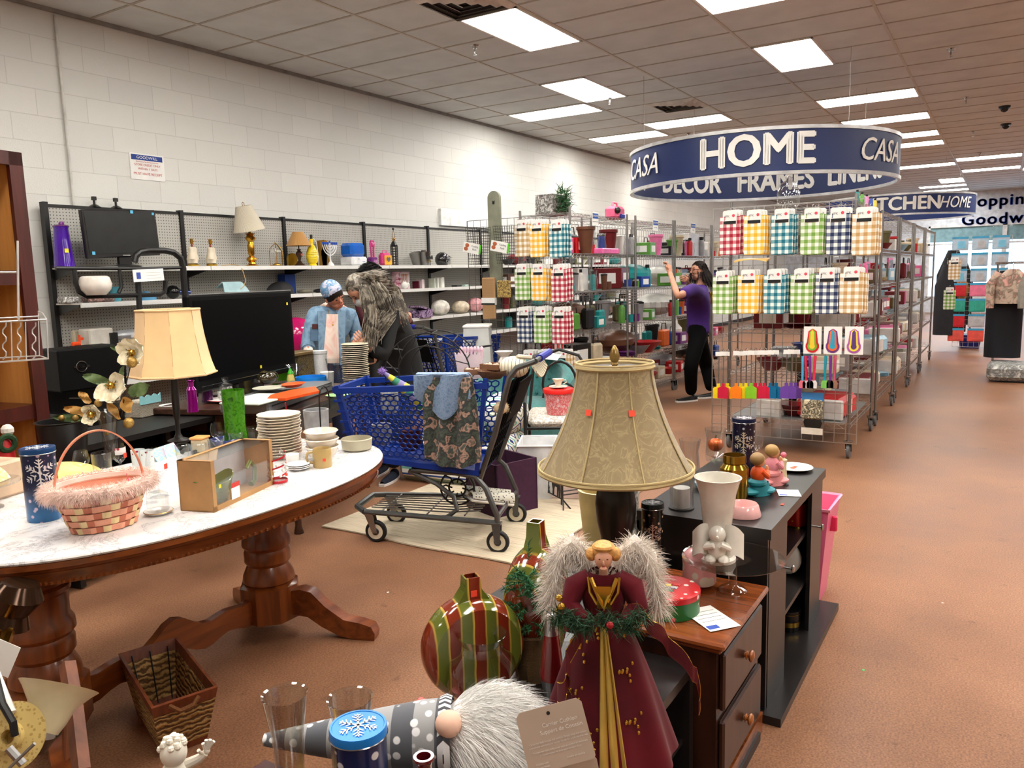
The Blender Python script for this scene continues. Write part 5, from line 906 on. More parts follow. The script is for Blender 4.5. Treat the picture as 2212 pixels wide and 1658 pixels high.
# floral dress and blue knit on the rim, near side
dr=patch(((52,58,56),(78,92,80),(52,58,56),(52,58,56),(186,150,132),(78,88,80)),22,.85,.3,2,.2)
def drape(u,v):
 x=.10+.27*(1-u)*(1+.18*v)-.03*v;z=.975-.45*v;return cw(x,.285+.02*sin(u*17+v*3)*min(1,v*3)+.028-.03*v,z-.05*sin(u*3)*v)
B().surf(lambda u,v:cw(.12+.24*(1-u),.23+.07*v,.955+.025*sin(pi*v)),12,6,th=.006).surf(drape,40,22,th=.007).o('floral_dress',dr,tag=('dark green floral dress hanging over the near side of the cart','dress'))
kn=patch(((92,122,158),(128,152,182),(92,122,158)),60,.95,.3,2,.4)
B().surf(lambda u,v:cw(.12+.30*(1-u)+.05*v*(1-2*u)*0,.315+.018*sin(u*11+2*v)+.012-.02*v,.99-(.13+.11*sin(pi*min(1,u*1.15)**1.4))*v),30,12,th=.008).surf(lambda u,v:cw(.13+.28*(1-u),.2+.12*v,.97+.03*sin(pi*v*.7)),16,6,th=.008).o('knit_top',kn,tag=('light blue knitted top hanging over the floral dress on cart','top'))
t=T('spoon_set','bundle of clear pink plastic cutlery and doilies standing in the cart','cutlery',cw(.19,-.02,.93),rz=CA);b=B()
for k in range(7):b.cyl((-.05+k*.017,0,0),(-.06+k*.02,-.01,.15),.006,.008,6).ball((-.06+k*.02,-.01,.16),(.012,.006,.02),8)
b.o('spoon',mt((224,190,206),.25),t);B().surf(lambda u,v:((u-.5)*.15+.02*v,.014,.14*v+.008*sin(u*40)*v),30,4,th=.003).o('doily',mt((226,208,216),.7),t)
for x,y,rz_,lab in((.13,.12,.2,'lower brown cardboard tray of trinkets on cart corner'),(.03,.1,-.4,'upper brown wooden tray on the cart by the handle')):
 q=cw(x,y,.965 if x>.1 else .99);t=T('wooden_tray',lab,'tray',q,rz=CA+rz_);B().box((0,0,.01),(.12,.1,.006)).box((-.06,0,.02),(.005,.1,.03)).box((.06,0,.02),(.005,.1,.03)).box((0,.05,.02),(.12,.005,.03)).box((0,-.05,.02),(.12,.005,.03)).o('tray',mt((120,82,56),.6),t);b=B()
 for k in range(12):b.ball((random.uniform(-.05,.05),random.uniform(-.04,.04),.025),.012,8)
 b.o('pale_shells',mt((205,180,160),.6),t)
t=T('wicker_bowl','small brown wicker bowl lodged at the corner of cart rim','bowl',cw(.02,.2,.955));B().lathe([(0,0),(.05,0),(.075,.03),(.08,.045),(.07,.04),(0,.01)],24).o('bowl',weave((130,84,50),(60,34,20),90),t)
inc('milk_glass','small white ruffled milk glass vase in the cart near the handle','vase',B().lathe([(0,0),(.03,0),(.035,.04),(.02,.07),(.05,.1),(.047,.1),(0,.05)],32,wob=lambda a,j:.12*sin(7*a)*(j>3)),WHITE,cw(-.0,-.03,.98))
t=T('patterned_hat','cream pouch with black diamond pattern hanging at cart handle','bag',cw(-.09,.14,.99),rz=CA);B().ball((0,0,.02),(.085,.06,.06),16).o('pouch',lined((222,214,190),(60,56,50),.02,.12,0),t);B().tube([(0,0,.06),(-.03,.02,.08),(-.1,0,.07)],.012).o('strap',mt((205,196,172),.8),t)
B().surf(lambda u,v:cw(-.2-.03*v,.2-.34*u,1.035-.05*v-.04*sin(pi*u)*v),24,5,th=.01).o('straw_visor',lined((222,214,186),(70,66,58),.012,.2,1),tag=('cream woven visor with black lettering hooked on cart handle','visor'))
g=B().ball((0,0,0),(.05,.035,.035),14);g.hair([((random.uniform(-.04,.04),random.uniform(-.03,.03),random.uniform(-.02,.02)),(random.uniform(-1,1),random.uniform(-1,1),random.uniform(-1,1)))for k in range(300)],.03,.0015,0);g.o('fur_cuff',mt((205,184,150),.95),loc=cw(-.03,.22,.80),tag=('tan fluffy cuff poking through the rear of the cart','cuff'))
for x,y,z,r,c_,lab in((.55,.05,.52,.07,(120,50,36),'brown red round pot in front half of cart'),(.38,.06,.5,.075,(96,40,28),'dark brown jug low in the cart'),(.30,.02,.7,.06,(214,150,120),'peach coloured doll head inside cart'),(.72,.06,.55,.06,(205,205,205),'white black patterned cloth bundle at cart front'),(.7,-.04,.72,.055,(180,182,176),'pale grey mug inside the cart front'),(.25,.1,.55,.06,(200,190,170),'cream cup near rear floor of cart')):
 inc('cart_pot',lab,'pot',B().lathe([(0,0),(r*.7,0),(r,.05),(r*.9,.11),(r*.95,.12),(r*.8,.12),(0,.02)],20),patch((c_,tuple(v*.6 for v in c_),c_),20,.4),cw(x,y,z))
t=T('hair_straightener','pair of grey snakeskin patterned slipper shoes on lower cart rack','shoes',cw(.12,0,.2),rz=CA+.5);sk=speckle((190,186,170),(60,56,52),70,.3)
for y,r_ in((.05,.1),(-.06,-.2)):B().surf(lambda u,v:(.13-.26*u,y+.04*cos(pi*v),.035+.05*sin(pi*v)*(1-.5*(1-u))),10,8,th=.004).o('upper',sk,t,rot=(0,radians(-14),r_));B().box((0,y,.025),(.27,.085,.02),0,.008).o('sole',WHITE,t,rot=(0,radians(-14),r_))
t['category']='shoes';t.name='slipper_pair'
t=T('iron_trivet','black round ornate iron trivet standing under the cart basket','trivet',cw(.28,.05,.3),rz=CA);b=B()
for R in(.10,.05):b.tube([(R*cos(a),0,R*sin(a))for a in np.linspace(0,2*pi,28)[:-1]],.006,closed=True)
for k in range(8):a=k*pi/4;b.tube([(.03*cos(a),0,.03*sin(a)),(.07*cos(a+.2),0,.07*sin(a+.2)),(.1*cos(a),0,.1*sin(a))],.005)
b.o('trivet',BLACK,t)
# rug
ra,rb,=Pz(695,1139,0),Pz(1128,1226,0);rc=Pz(1380,1160,0)
m,b_=base('rag_rug',(186,170,146),.95);c_=co(m,scale=(1,1,1));n=N(m,'ShaderNodeTexNoise');n.inputs['Scale'].default_value=3;c2_=co(m,scale=(1.5,60,1));n2=N(m,'ShaderNodeTexNoise');n2.inputs['Scale'].default_value=2;n2.inputs['Detail'].default_value=4;K(m,c2_,0,n2,'Vector');K(m,c_,0,n,'Vector')
r1=ramp(m,n2,'Fac',[(.3,(150,136,112)),(.45,(196,182,156)),(.6,(206,192,166)),(.68,(192,140,130)),(.72,(200,186,160))]);K(m,r1,0,b_,'Base Color');bump(m,b_,n2,'Fac',.5,.004)
al=atan2(rb[1]-ra[1],rb[0]-ra[0]);L=(rb-ra).length;B().surf(lambda u,v:(u*(L+.0),v*1.75+.012*sin(u*9),.004+.004*sin(v*14)*sin(u*5)),30,40,th=.008).o('area_rug',m,loc=tuple(ra),rz=al,tag=('pale striped rag rug lying under the shopping cart','rug'))
# pouf under the cart
q=Pz(940,1060,0)+Vector((.22,.14,0));m,b_=base('ikat_cloth',(225,222,212),.85);c_=co(m,'Object');s=N(m,'ShaderNodeSeparateXYZ');K(m,c_,0,s,0)
def tri(ax,per,off=0):
 a=N(m,'ShaderNodeMath',operation='MULTIPLY_ADD');a.inputs[1].default_value=1/per;a.inputs[2].default_value=50+off;K(m,s,ax,a,0);f=N(m,'ShaderNodeMath',operation='PINGPONG');f.inputs[1].default_value=.5;K(m,a,0,f,0);return f
a1,a2=tri(0,.17),tri(2,.17,.25);ad=N(m,'ShaderNodeMath',operation='ADD');K(m,a1,0,ad,0);K(m,a2,0,ad,1)
r=ramp(m,ad,0,[(0,(30,50,110)),(.12,(228,226,216)),(.22,(110,180,170)),(.32,(228,226,216)),(.5,(40,60,120)),(.58,(228,226,216)),(.72,(140,150,130)),(.8,(228,226,216)),(.93,(24,34,70))]);r.color_ramp.interpolation='CONSTANT';K(m,r,0,b_,'Base Color')
IK=m
one('floor_pouf','white pouf with teal and navy diamond print under the shopping cart','pouf',(4.72,3.42,0),B().box((0,0,.165),(.62,.85,.33),0,.06),IK,rz=radians(6))
one('floor_cushion','rounded teal navy diamond print cushion behind the purple bin','cushion',(4.95,3.2,.46),B().ball((0,0,0),(.24,.18,.17),20),IK,rz=radians(10))
one('black_tray','glossy dark round tray lying on the diamond print pouf','tray',(4.62,3.2,.335),B().lathe([(0,0),(.17,0),(.2,.02),(.17,.012),(0,.01)],36),mt((10,16,16),.1,coat=.5))
# purple fabric bin
a,c=Pz(1155,990,.38),Pz(1035,1005,.38);pb=T('fabric_bin','dark purple square fabric storage bin behind the cart wheel','bin',(4.13,2.71,0),rz=radians(-20));pf=mt((58,22,50),.85,var=.1,sc=40);w_=.165;b=B()
for x0,y0,x1,y1 in((-w_,-w_,w_,-w_+.012),(-w_,w_-.012,w_,w_),(-w_,-w_,-w_+.012,w_),(w_-.012,-w_,w_,w_)):b.bb(x0,y0,0,x1,y1,.345)
b.bb(-w_,-w_,0,w_,w_,.01).o('fabric_shell',pf,pb)
# armchair
ac=T('armchair','teal button tufted tub armchair behind the cart handle','armchair',(5.88,3.58,0),rz=radians(-172));te=mt((62,120,118),.9,var=.12,sc=30,bmp=.2,sheen=.3,name='teal_fabric')
def shell(u,v):
 a=-radians(118)+radians(236)*u;top=.44+.26*max(0,cos(a*.62))**1.2*1.0;R=.34+.07*v;return(-R*cos(a)*1.0,R*sin(a)*1.12,.1+(top-.1)*v)
b=B().surf(shell,48,10);inn=lambda u,v:(shell(u,v)[0]*.72,shell(u,v)[1]*.74,shell(u,v)[2]);b.surf(inn,48,10)
b.tube([((shell(u,1)[0]*.86),shell(u,1)[1]*.87,shell(u,1)[2]+.005)for u in np.linspace(0,1,40)],.062,10)
for u in(0,1):b.surf(lambda a_,v:tuple(Vector(shell(u,v))*(1-a_)+Vector(inn(u,v))*a_),2,8)
b.o('shell',te,ac);B().lathe([(0,.08),(.36,.08),(.38,.2),(.37,.36),(.3,.4),(0,.41)],36,sy=1.05).o('seat_cushion',te,ac);b=B()
for k,u in enumerate((.3,.4,.5,.6,.7)):
 for v in(.55,.8):b.ball((inn(u,v)[0]*.99,inn(u,v)[1]*.99,inn(u,v)[2]),.016,8)
b.o('button',mt((50,104,102),.8),ac)
for x in(-.22,.22):
 for y in(-.22,.22):B().cyl((x,y,0),(x,y,.1),.02,.026).o('leg',BLACK,ac)
q=(6.12,3.46,.775);B().box((0,0,0),(.26,.18,.002)).o('price_sheet',PAPER,loc=q,rot=(.12,-.1,radians(20)),tag=('white price sheet lying on the back of teal armchair','paper'))
# patio chair with cushion
pc_=T('patio_chair','black metal patio chair with cream scroll print cushion','chair',(5.02,2.75,0),rz=radians(30));bk_=BLACK;b=B()
sz_=.42
for s in(-1,1):
 B().tube([(-.24,s*.26,0),(-.24,s*.26,.52),(-.22,s*.26,.60),(-.16,s*.26,.62),(.2,s*.26,.62)],.013,8).o('arm_frame',bk_,pc_);B().tube([(.24,s*.24,0),(.22,s*.24,.45),(.3,s*.2,.8),(.3,s*.15,.88),(.3,s*.0,.93)],.012,8).o('back_leg',bk_,pc_)
B().tube([(-.24,.26,sz_),(.22,.24,sz_),(.22,-.24,sz_),(-.24,-.26,sz_)],.012,8,closed=True).o('seat_frame',bk_,pc_);B().tube([(.27,.13*cos(a),.66+.18*sin(a))for a in np.linspace(0,2*pi,20)[:-1]],.01,closed=True).tube([(.27,.13*cos(a),.56+.12*sin(a))for a in np.linspace(0,pi,12)],.009).o('back_scroll',bk_,pc_)
B().box((0,0,sz_+.04),(.48,.48,.075),0,.03).o('seat_cushion',patch(((226,220,208),(226,220,208),(150,142,130),(226,220,208)),16,.8,4),pc_)
q=Vector((4.93,2.72,sz_+.08));t=T('popcorn_bucket','red print bucket with red lid standing on the patio chair','bucket',q);B().lathe([(0,0),(.085,0),(.105,.16),(0,.16)],30).o('bucket',patch(((215,190,190),(200,50,50),(215,190,190)),26,.4,3),t);B().lathe([(.112,.155),(.114,.175),(.11,.185),(0,.187)],30).lathe([(.112,.155),(.10,.155)],30).o('lid',mt((225,40,34),.35),t)
q=q+Vector((0,0,.188));one('china_saucer','white china saucer on the red bucket lid','saucer',q,B().lathe([(0,.002),(.035,0),(.068,.012),(.066,.014),(0,.006)],28),mt((228,220,208),.15));t=T('china_cup','cream china cup with gold rim on the red bucket','cup',q+Vector((0,0,.006)));B().lathe([(0,0),(.018,0),(.016,.008),(.025,.03),(.043,.06),(.041,.06),(0,.012)],28).lathe([(.0425,.058),(.0438,.06),(.042,.061)],28,mi=1).o('bowl',[mt((232,220,196),.15),GOLD],t);B().tube([(.03,-.02,.045),(.05,-.035,.05),(.056,-.04,.03),(.035,-.024,.02)],.003).o('handle',mt((232,220,196),.15),t)
# white tub, glass panels, red bin, fireplace screen
q=Pz(1160,1075,0)+Vector((.12,.0,0));tb_=T('plastic_tub','white tall rectangular plastic tub behind the reindeer screen','tub',(4.52,2.66,0),rz=radians(25));wp=mt((225,226,226),.35);b=B().surf(lambda u,v:((.13+.03*v)*(1 if u in(0,)else 1)*[1,-1,-1,1,1][min(4,int(u*4+.01))],(.10+.02*v)*[1,1,-1,-1,1][min(4,int(u*4+.01))],.38*v),4,1,th=-.004)
b.bb(-.13,-.1,0,.13,.1,.006).o('tub',wp,tb_);B().tube([(.162,.122,.38),(-.162,.122,.38),(-.162,-.122,.38),(.162,-.122,.38)],.01,4,closed=True).o('rim',wp,tb_)
fs=T('reindeer_screen','black iron candle screen with reindeer and pine trees silhouettes','screen',(0,0,0));A0=Pz(1100,1060,0);A1=Pz(1212,1098,0)
A1=Pz(1216,1098,0);dirn=(Vector((4.45,2.86,0))-A1);dirn=Vector((-.35,.94,0)).normalized()*-1;u_=Vector((.55,.84,0)).normalized()
P0=A1;hS=.33
def fp(x,z):return P0+u_*(.36-x)+Vector((0,0,z))
ib=B()
ib.tube([fp(0,.05),fp(0,hS),fp(.36,hS),fp(.36,.02)],.005).tube([fp(0,.06),fp(.36,.06)],.005).tube([fp(.34,.02),fp(.34,hS)],.004).o('frame',BLACK,fs)
sc2=B()
for k in range(4):
 x0=.04+k*.08;sc2.tube([fp(x0+.03*cos(a)*(1-a/14),hS-.03+.028*sin(a)*(1-a/14))for a in np.linspace(0,7,16)],.003)
sc2.o('scrollwork',BLACK,fs)
def flat(poly,nm):
 vs=[fp(x,z)for x,z in poly];n_=Vector((u_[1],-u_[0],0))*.003;k=len(vs);B().add([v-n_ for v in vs]+[v+n_ for v in vs],[tuple(range(k)),tuple(range(2*k-1,k-1,-1))]+[(i,(i+1)%k,k+(i+1)%k,k+i)for i in range(k)]).o(nm,BLACK,fs)
def pine(x,z,w_,h):
 L_=[(x-w_*.1,z)];R_=[]
 for k in range(4):a=z+h*k/4;L_+=[(x-w_*(1-k/4.6),a),(x-w_*(.5-k/9),a+h/5)];R_+=[(x+w_*(1-k/4.6),a),(x+w_*(.5-k/9),a+h/5)]
 return L_+[(x,z+h)]+R_[::-1]+[(x+w_*.1,z)]
flat(pine(.05,.06,.05,.22),'pine_silhouette');flat(pine(.15,.06,.035,.13),'pine_silhouette')
flat([(.22,.06),(.225,.1),(.215,.13),(.215,.155),(.23,.165),(.28,.16),(.295,.175),(.29,.2),(.275,.21),(.27,.215),(.29,.222),(.28,.25),(.265,.27),(.285,.262),(.298,.235),(.303,.225),(.315,.25),(.335,.27),(.322,.235),(.325,.2),(.32,.15),(.325,.11),(.32,.06),(.31,.06),(.312,.11),(.3,.125),(.295,.06),(.285,.06),(.288,.125),(.25,.125),(.24,.1),(.235,.06)],'reindeer_silhouette')
B().tube([fp(.36,.06),fp(.36,.03)+Vector((-.03,-.02,0)),fp(.36,.0)+Vector((-.07,-.04,0))],.005).tube([fp(.36,.06),fp(.36,.03)+Vector((.0,-.03,0)),fp(.36,.0)+Vector((-.01,-.07,0))],.005).tube([fp(0,.06),fp(0,0)],.005).o('foot',BLACK,fs)
b=B()
for z in(.09,.31):b.tube([fp(.36,z),fp(.36,z)+Vector((.08,.04,0)),fp(.36,z)+Vector((.16,-.02,0)),fp(.36,z)+Vector((.36,-.25,0)),fp(.36,z)+Vector((.40,-.32,0)),fp(.36,z)+Vector((.30,-.28,0)),fp(.36,z)+Vector((.08,-.06,0)),fp(.36,z)],.0045)
b.tube([fp(.36,.31)+Vector((.36,-.25,0)),fp(.36,0)+Vector((.36,-.25,0))],.0045).o('rail',BLACK,fs)
q=Pz(1310,1090,0);one('red_bin','bright red tapered plastic bin behind the dark lamp base','bin',(4.62,2.15,0),B().lathe([(0,0),(.17,0),(.2,.26),(.205,.27),(.19,.27),(.16,.01),(0,.01)],4,a0=pi/4,a1=2*pi+pi/4),mt((205,40,14),.35),rz=radians(10))
one('clear_box','pale frosted clear plastic box between the screen and red bin','box',(4.62,2.5,0),B().box((0,0,.13),(.3,.25,.26),0,.02),sheer((226,200,196),.6),rz=radians(20))
# tall clear trash bins behind
q=Py(1033,750,4.5);q[2]=0;hb=Hz(q,1033,700)/.96;t=T('storage_bins','tall translucent white flip lid bin beside the towel rack with turquoise label','bin',q,rz=radians(-62));t.scale=(1,1,hb);fz=mt((200,202,198),.35,0,.04)
def tap(b,x0,y0,x1,y1,h,z=0):return b.add([(-x0,-y0,z),(x0,-y0,z),(x0,y0,z),(-x0,y0,z),(-x1,-y1,z+h),(x1,-y1,z+h),(x1,y1,z+h),(-x1,y1,z+h)],[(0,3,2,1),(4,5,6,7),(0,1,5,4),(1,2,6,5),(2,3,7,6),(3,0,4,7)])
tap(B(),.17,.19,.125,.15,.93).o('bin_body',fz,t);B().box((0,0,.945),(.27,.32,.03),0,.01).o('lid',WHITE,t);q2=B().box((-.02,-.19,.6),(.2,.003,.24)).o('product_label',mt((60,180,185),.5),t,rot=(radians(-3),0,0),loc=(0,.035,0));B().box((-.04,-.193,.66),(.1,.002,.05)).o('label_panel',WHITE,q2);b=B()
for k in range(9):b.ball((-.1+k*.02,-.193,.505+.012*(k%2)),.014,8)
b.o('label_fruit',mt((190,90,40),.5),q2)
# scrap of wood frame and basket at lower left
wk=Pz(375,1600,0)+Vector((.02,.1,0));bt=T('waste_basket','empty rectangular seagrass waste basket with wooden rim under oval table','basket',(1.475,2.35,0),rz=radians(70));sg_=weave((180,142,86),(96,66,34),16,.8,1.0);wd=wood((128,62,28),(86,38,16),1,.5,2)
a0,b0,a1,b1,hh=.165,.07,.235,.10,.21
def tapw(k):return a0+(a1-a0)*k,b0+(b1-b0)*k
def wall4(b,k0,k1,mi=0,th=.012):
 for s,ax in((1,0),(-1,0),(1,1),(-1,1)):
  for inn_ in(0,):
   (x0,y0),(x1,y1)=tapw(k0),tapw(k1)
   if ax==0:f=lambda u,v:((2*u-1)*(x0+(x1-x0)*v),-s*(y0+(y1-y0)*v),hh*(k0+(k1-k0)*v))
   else:f=lambda u,v:(s*(x0+(x1-x0)*v),(2*u-1)*(y0+(y1-y0)*v),hh*(k0+(k1-k0)*v))
   b.surf(f,8,4,mi,th=-th*s if ax==0 else-th*s)
 return b
wall4(B(),.12,.82).o('seagrass_wall',sg_,bt);wall4(B(),.8,1.0,th=.009).o('wooden_rim',wd,bt);wall4(B(),0,.13,th=.013).bb(-a0,-b0,0,a0,b0,.008).o('wooden_base',wd,bt);b=B()
for y in(-.06,0,.06):B().tube([(tapw(.1)[0]-.014,y*.8,.02),(tapw(.95)[0]-.016,y,hh*.93)],.0025).o('wire_rib',BLACK,bt);B().tube([(-tapw(.1)[0]+.014,y*.8,.02),(-tapw(.95)[0]+.016,y,hh*.93)],.0025).o('wire_rib',BLACK,bt)
B().tube([(-.23,-.04,hh-.01),(-.24,-.02,hh-.03),(-.24,.02,hh-.035),(-.23,.05,hh-.01)],.008).o('rope_handle',mt((110,66,30),.9,bmp=1,sc=120),bt)
# ---------------- furniture at the front right
bw_=mt((26,23,23),.32,0,.25,sc=6,name='black_woodgrain')
mu=T('media_unit','black narrow media shelf unit on a wide plinth, scuffed at edges','shelf',(2.52,.62,0));ML=.9;MD=.46;MH=.66
B().bb(-.03,-.06,0,ML+.12,MD,.03).o('plinth',bw_,mu);B().bb(0,-.01,MH-.035,ML+.01,MD,MH).o('top_panel',bw_,mu)
for x in(0,.12,ML-.14,ML-.02):pass
B().bb(0,0,.03,.02,MD,MH-.035).o('side_panel',bw_,mu);B().bb(ML-.02,0,.03,ML,MD,MH-.035).o('side_panel',bw_,mu);B().bb(0,MD-.01,.03,ML,MD,MH-.035).o('back_panel',mt((16,15,15),.6),mu)
B().bb(.02,-.002,.03,.26,.014,MH-.035).o('door',bw_,mu);B().bb(ML-.22,-.002,.03,ML-.02,.014,MH-.035).o('door',bw_,mu)
for x in(.24,ML-.14):B().cyl((x,-.002,.45),(x,-.03,.45),.004).lathe([(0,0),(.014,.0),(.01,.01),(0,.012)],12).o('knob',CHROME,mu)if 0 else B().cyl((x,-.002,.45),(x,-.028,.45),.004).ball((x,-.03,.45),(.014,.006,.014),10).o('knob',CHROME,mu)
for z in(.22,.43):B().bb(.02,.02,z,ML-.02,MD-.01,z+.018).o('shelf_board',bw_,mu)
def shel(px,py,z,Y=.72):q=Py(px,py,Y);return Vector((q[0],Y,z))
q=shel(1715,1150,.448,.70);t=T('red_canister','red scalloped tin with gold lattice lines on black unit shelf','tin',q);B().lathe([(0,0),(.05,0),(.05,.10),(0,.10)],32,wob=lambda a,j:.12*abs(sin(3*a))).o('body',speckle((150,20,20),(205,140,60),30,.08,.3,.3),t);B().lathe([(.053,.0),(.054,.008),(.051,.009)],32,wob=lambda a,j:.12*abs(sin(3*a))).lathe([(.053,.1),(.055,.11),(0,.115)],32,wob=lambda a,j:.12*abs(sin(3*a))).o('gold_band',GOLD,t)
one('white_bowl_set','white plastic bowl standing on its side inside black unit','bowl',shel(1698,1270,.31,.72),B().ball((0,0,0),(.03,.06,.07),18),WHITE)
t=T('black_tin','black round tin with gold band at bottom of black unit','tin',shel(1700,1385,.03,.70));B().lathe([(0,0),(.05,0),(.05,.085),(0,.085)],28).o('body',mt((16,16,17),.2),t);B().lathe([(.0505,.02),(.0508,.04)],28).lathe([(.051,.07),(.052,.074)],28).o('gold_band',GOLD,t)
# wooden nightstand
ws=T('nightstand','brown wooden two drawer nightstand with turned wooden knobs','cabinet',(1.985,.61,0));NH=.5;NL=.45;ND=.4;nt=wood((140,74,34),(92,42,18),1,.22,1,.5);nd=wood((58,30,20),(36,18,12),1,.3,2)
B().box((NL/2,ND/2,NH-.01),(NL+.02,ND+.03,.02),0,.006).box((NL/2,ND/2,NH-.027),(NL,ND+.005,.014),0,.004).o('top',nt,ws);B().bb(.01,.012,.05,NL-.01,ND,NH-.03).o('body',nd,ws);B().bb(-.004,-.004,.0,NL+.004,ND,.07).o('plinth',nt,ws);B().bb(.05,-.012,-.001,NL-.05,-.003,.03).o('plinth_cutout',BLACK,ws)
for z in(.285,.085):dw=B().box((NL/2,.004,z+.085),(NL-.06,.02,.17),0,.006).o('drawer',nd,ws);B().cyl((NL/2,-.006,z+.085),(NL/2,-.02,z+.085),.007).ball((NL/2,-.026,z+.085),(.018,.009,.018),16).ball((NL/2,-.012,z+.085),(.014,.004,.014),12).o('knob',wood((168,96,40),(130,66,24),1,.25,0,.6),dw)
# low black table
LZ=.43;lt_=T('low_table','low black shelf table carrying the angel and vases','table',(1.1,.68,0));LL=.875;LD=.44
B().bb(0,0,LZ-.03,LL,LD,LZ).o('top_panel',mt((24,21,21),.22,0,.2,name='black_laminate'),lt_)
for x in(0,.42,LL-.03):B().bb(x,0,.04,x+.03,LD,LZ-.03).o('side_panel',bw_,lt_)
B().bb(0,0,0,LL,LD,.04).o('base',bw_,lt_);B().bb(.03,.02,.2,LL-.03,LD,.215).o('shelf_board',bw_,lt_);B().bb(.0,LD-.01,.04,LL,LD,LZ-.03).o('back_panel',BLACK,lt_);sticker(lt_,(.80,.16,LZ+.001),(pi/2,0,0),BLST,.018)
ct=T('end_table','dark cherry low end table at the bottom edge','table',(.42,.75,0));chm=wood((70,20,16),(46,12,10),1,.25,0,.4);B().bb(0,0,LZ-.03,.66,.62,LZ).o('top_panel',chm,ct)
for x in(.03,.60):
 for y in(.03,.56):B().bb(x,y,0,x+.04,y+.04,LZ-.03).o('leg',chm,ct)
 # pink tote behind
q=Vector((3.66,.74,0));t=T('pink_tote','tall translucent pink plastic bin standing on the aisle floor','bin',q,rz=0);pk=sheer((240,120,160),.88,.3,'pink_plastic');b=B()
x0,x1,y0,y1,h=.09,.14,.09,.13,.45
c_=[(-1,-1),(1,-1),(1,1),(-1,1)]
vs=[(x0*a,y0*b_,0)for a,b_ in c_]+[(x1*a,y1*b_,h)for a,b_ in c_]+[((x1-.006)*a,(y1-.006)*b_,h)for a,b_ in c_]+[((x0-.004)*a,(y0-.004)*b_,.006)for a,b_ in c_]
fs=[(0,3,2,1),(12,13,14,15)]+[(i,(i+1)%4,4+(i+1)%4,4+i)for i in range(4)]+[(4+i,4+(i+1)%4,8+(i+1)%4,8+i)for i in range(4)]+[(8+i,8+(i+1)%4,12+(i+1)%4,12+i)for i in range(4)]
b.add(vs,fs).o('bin_shell',pk,t);B().tube([(x1*a*1.03,y1*b_*1.03,h)for a,b_ in c_],.008,4,closed=True).o('rim',mt((245,150,180),.4),t);B().box((-.02,-y1-.0,h-.09),(.02,.035,.07),0,.005).o('latch',mt((215,50,90),.35),t)
# big bell lamp
ql=Vector((2.42,1.32,0));qd=float(np.dot(CM[2],[ql[0],ql[1],-.5]));
lamp=T('table_lamp','large table lamp with olive gold bell shade and dark urn base','lamp',(2.235,1.03,0))
pb_=Vector((2.235,1.03,0));dl=float(np.dot(CM[2],[pb_[0],pb_[1],.85-HC]));k=dl/FPX;zbot=Hz(pb_,1338,1012);ztop=Hz(pb_,1347,790);R0=166*k;R1=81*k;lz0=.43
B().lathe([(0,lz0),(.075,lz0),(.08,lz0+.012),(.055,lz0+.03),(.045,lz0+.05),(.05,zbot-.22),(.062,zbot-.17),(.066,zbot-.11),(.058,zbot-.06),(.036,zbot-.02),(.03,zbot),(.012,zbot+.02),(.008,ztop-.02),(0,ztop)],30).o('base',mt((34,29,24),.3,.3),lamp)
dam=None
m,b_=base('damask_satin',(150,126,80),.42,.35,sheen=.2);c_=co(m);n=N(m,'ShaderNodeTexNoise');n.inputs['Scale'].default_value=16;n.inputs['Detail'].default_value=5;n.inputs['Distortion'].default_value=2.2;K(m,c_,0,n,'Vector');r=ramp(m,n,'Fac',[(.36,(140,122,88)),(.49,(149,131,95)),(.52,(168,149,110)),(.56,(144,126,92))]);K(m,r,0,b_,'Base Color');rr=ramp(m,n,'Fac',[(.4,(188,188,188)),(.6,(208,208,208))]);K(m,rr,0,b_,'Roughness');bump(m,b_,n,'Fac',.08,.002);dam=m
Hs=ztop-zbot;sp_=[]
for i in range(15):v=i/14;sp_.append((R1+(R0-R1)*(1-v)**1.75+.004*sin(v*pi),zbot+Hs*v))
sh=B().lathe(sp_,64,wob=lambda a,j:-.022*abs(sin(4*a))**.6*(1-j/22)).o('shade',dam,lamp);B().lathe([(r-.004,z)for r,z in sp_],64,wob=lambda a,j:-.022*abs(sin(4*a))**.6*(1-j/22)).o('lining',mt((214,212,208),.8),sh)
tr=mt((188,168,122),.65,spec=.15,name='satin_trim')
for(r,z,th_)in((R0,zbot,.007),(R1+.001,ztop,.007)):B().tube([(r*(1-.02*abs(sin(4*a))**.6)*cos(a),r*(1-.02*abs(sin(4*a))**.6)*sin(a),z)for a in np.linspace(0,2*pi,65)[:-1]],th_,6,closed=True).tube([(r*1.0*cos(a),r*1.0*sin(a),z+.011)for a in np.linspace(0,2*pi,49)[:-1]],.0035,5,closed=True).o('trim',tr,sh)
b=B()
for i in range(8):
 a=i*pi/4;b.tube([((r+.001)*cos(a),(r+.001)*sin(a),z)for r,z in sp_],.0045,5,flat=.5)
b.o('seam',tr,sh)
B().lathe([(0,ztop-.015),(.01,ztop-.01),(.008,ztop),(.012,ztop+.006),(.0095,ztop+.012),(.015,ztop+.022),(.016,ztop+.034),(.011,ztop+.052),(.004,ztop+.064),(0,ztop+.066)],20,wob=lambda a,j:.05*sin(10*a)).o('finial',mt((150,122,70),.3,.8),lamp);B().cyl((0,0,ztop-.012),(R1,0,ztop-.012),.002,n=5).cyl((0,0,ztop-.012),(-R1*.5,R1*.85,ztop-.012),.002,n=5).cyl((0,0,ztop-.012),(-R1*.5,-R1*.85,ztop-.012),.002,n=5).o('spider_fitting',BRASS,lamp)
B().prism([(-.03,0),(.03,0),(0,-.035)],.002).o('paper_tag',PAPER,lamp,loc=(R1*.3,R1*.3,ztop-.005));
va=atan2(pb_[1],pb_[0])+pi
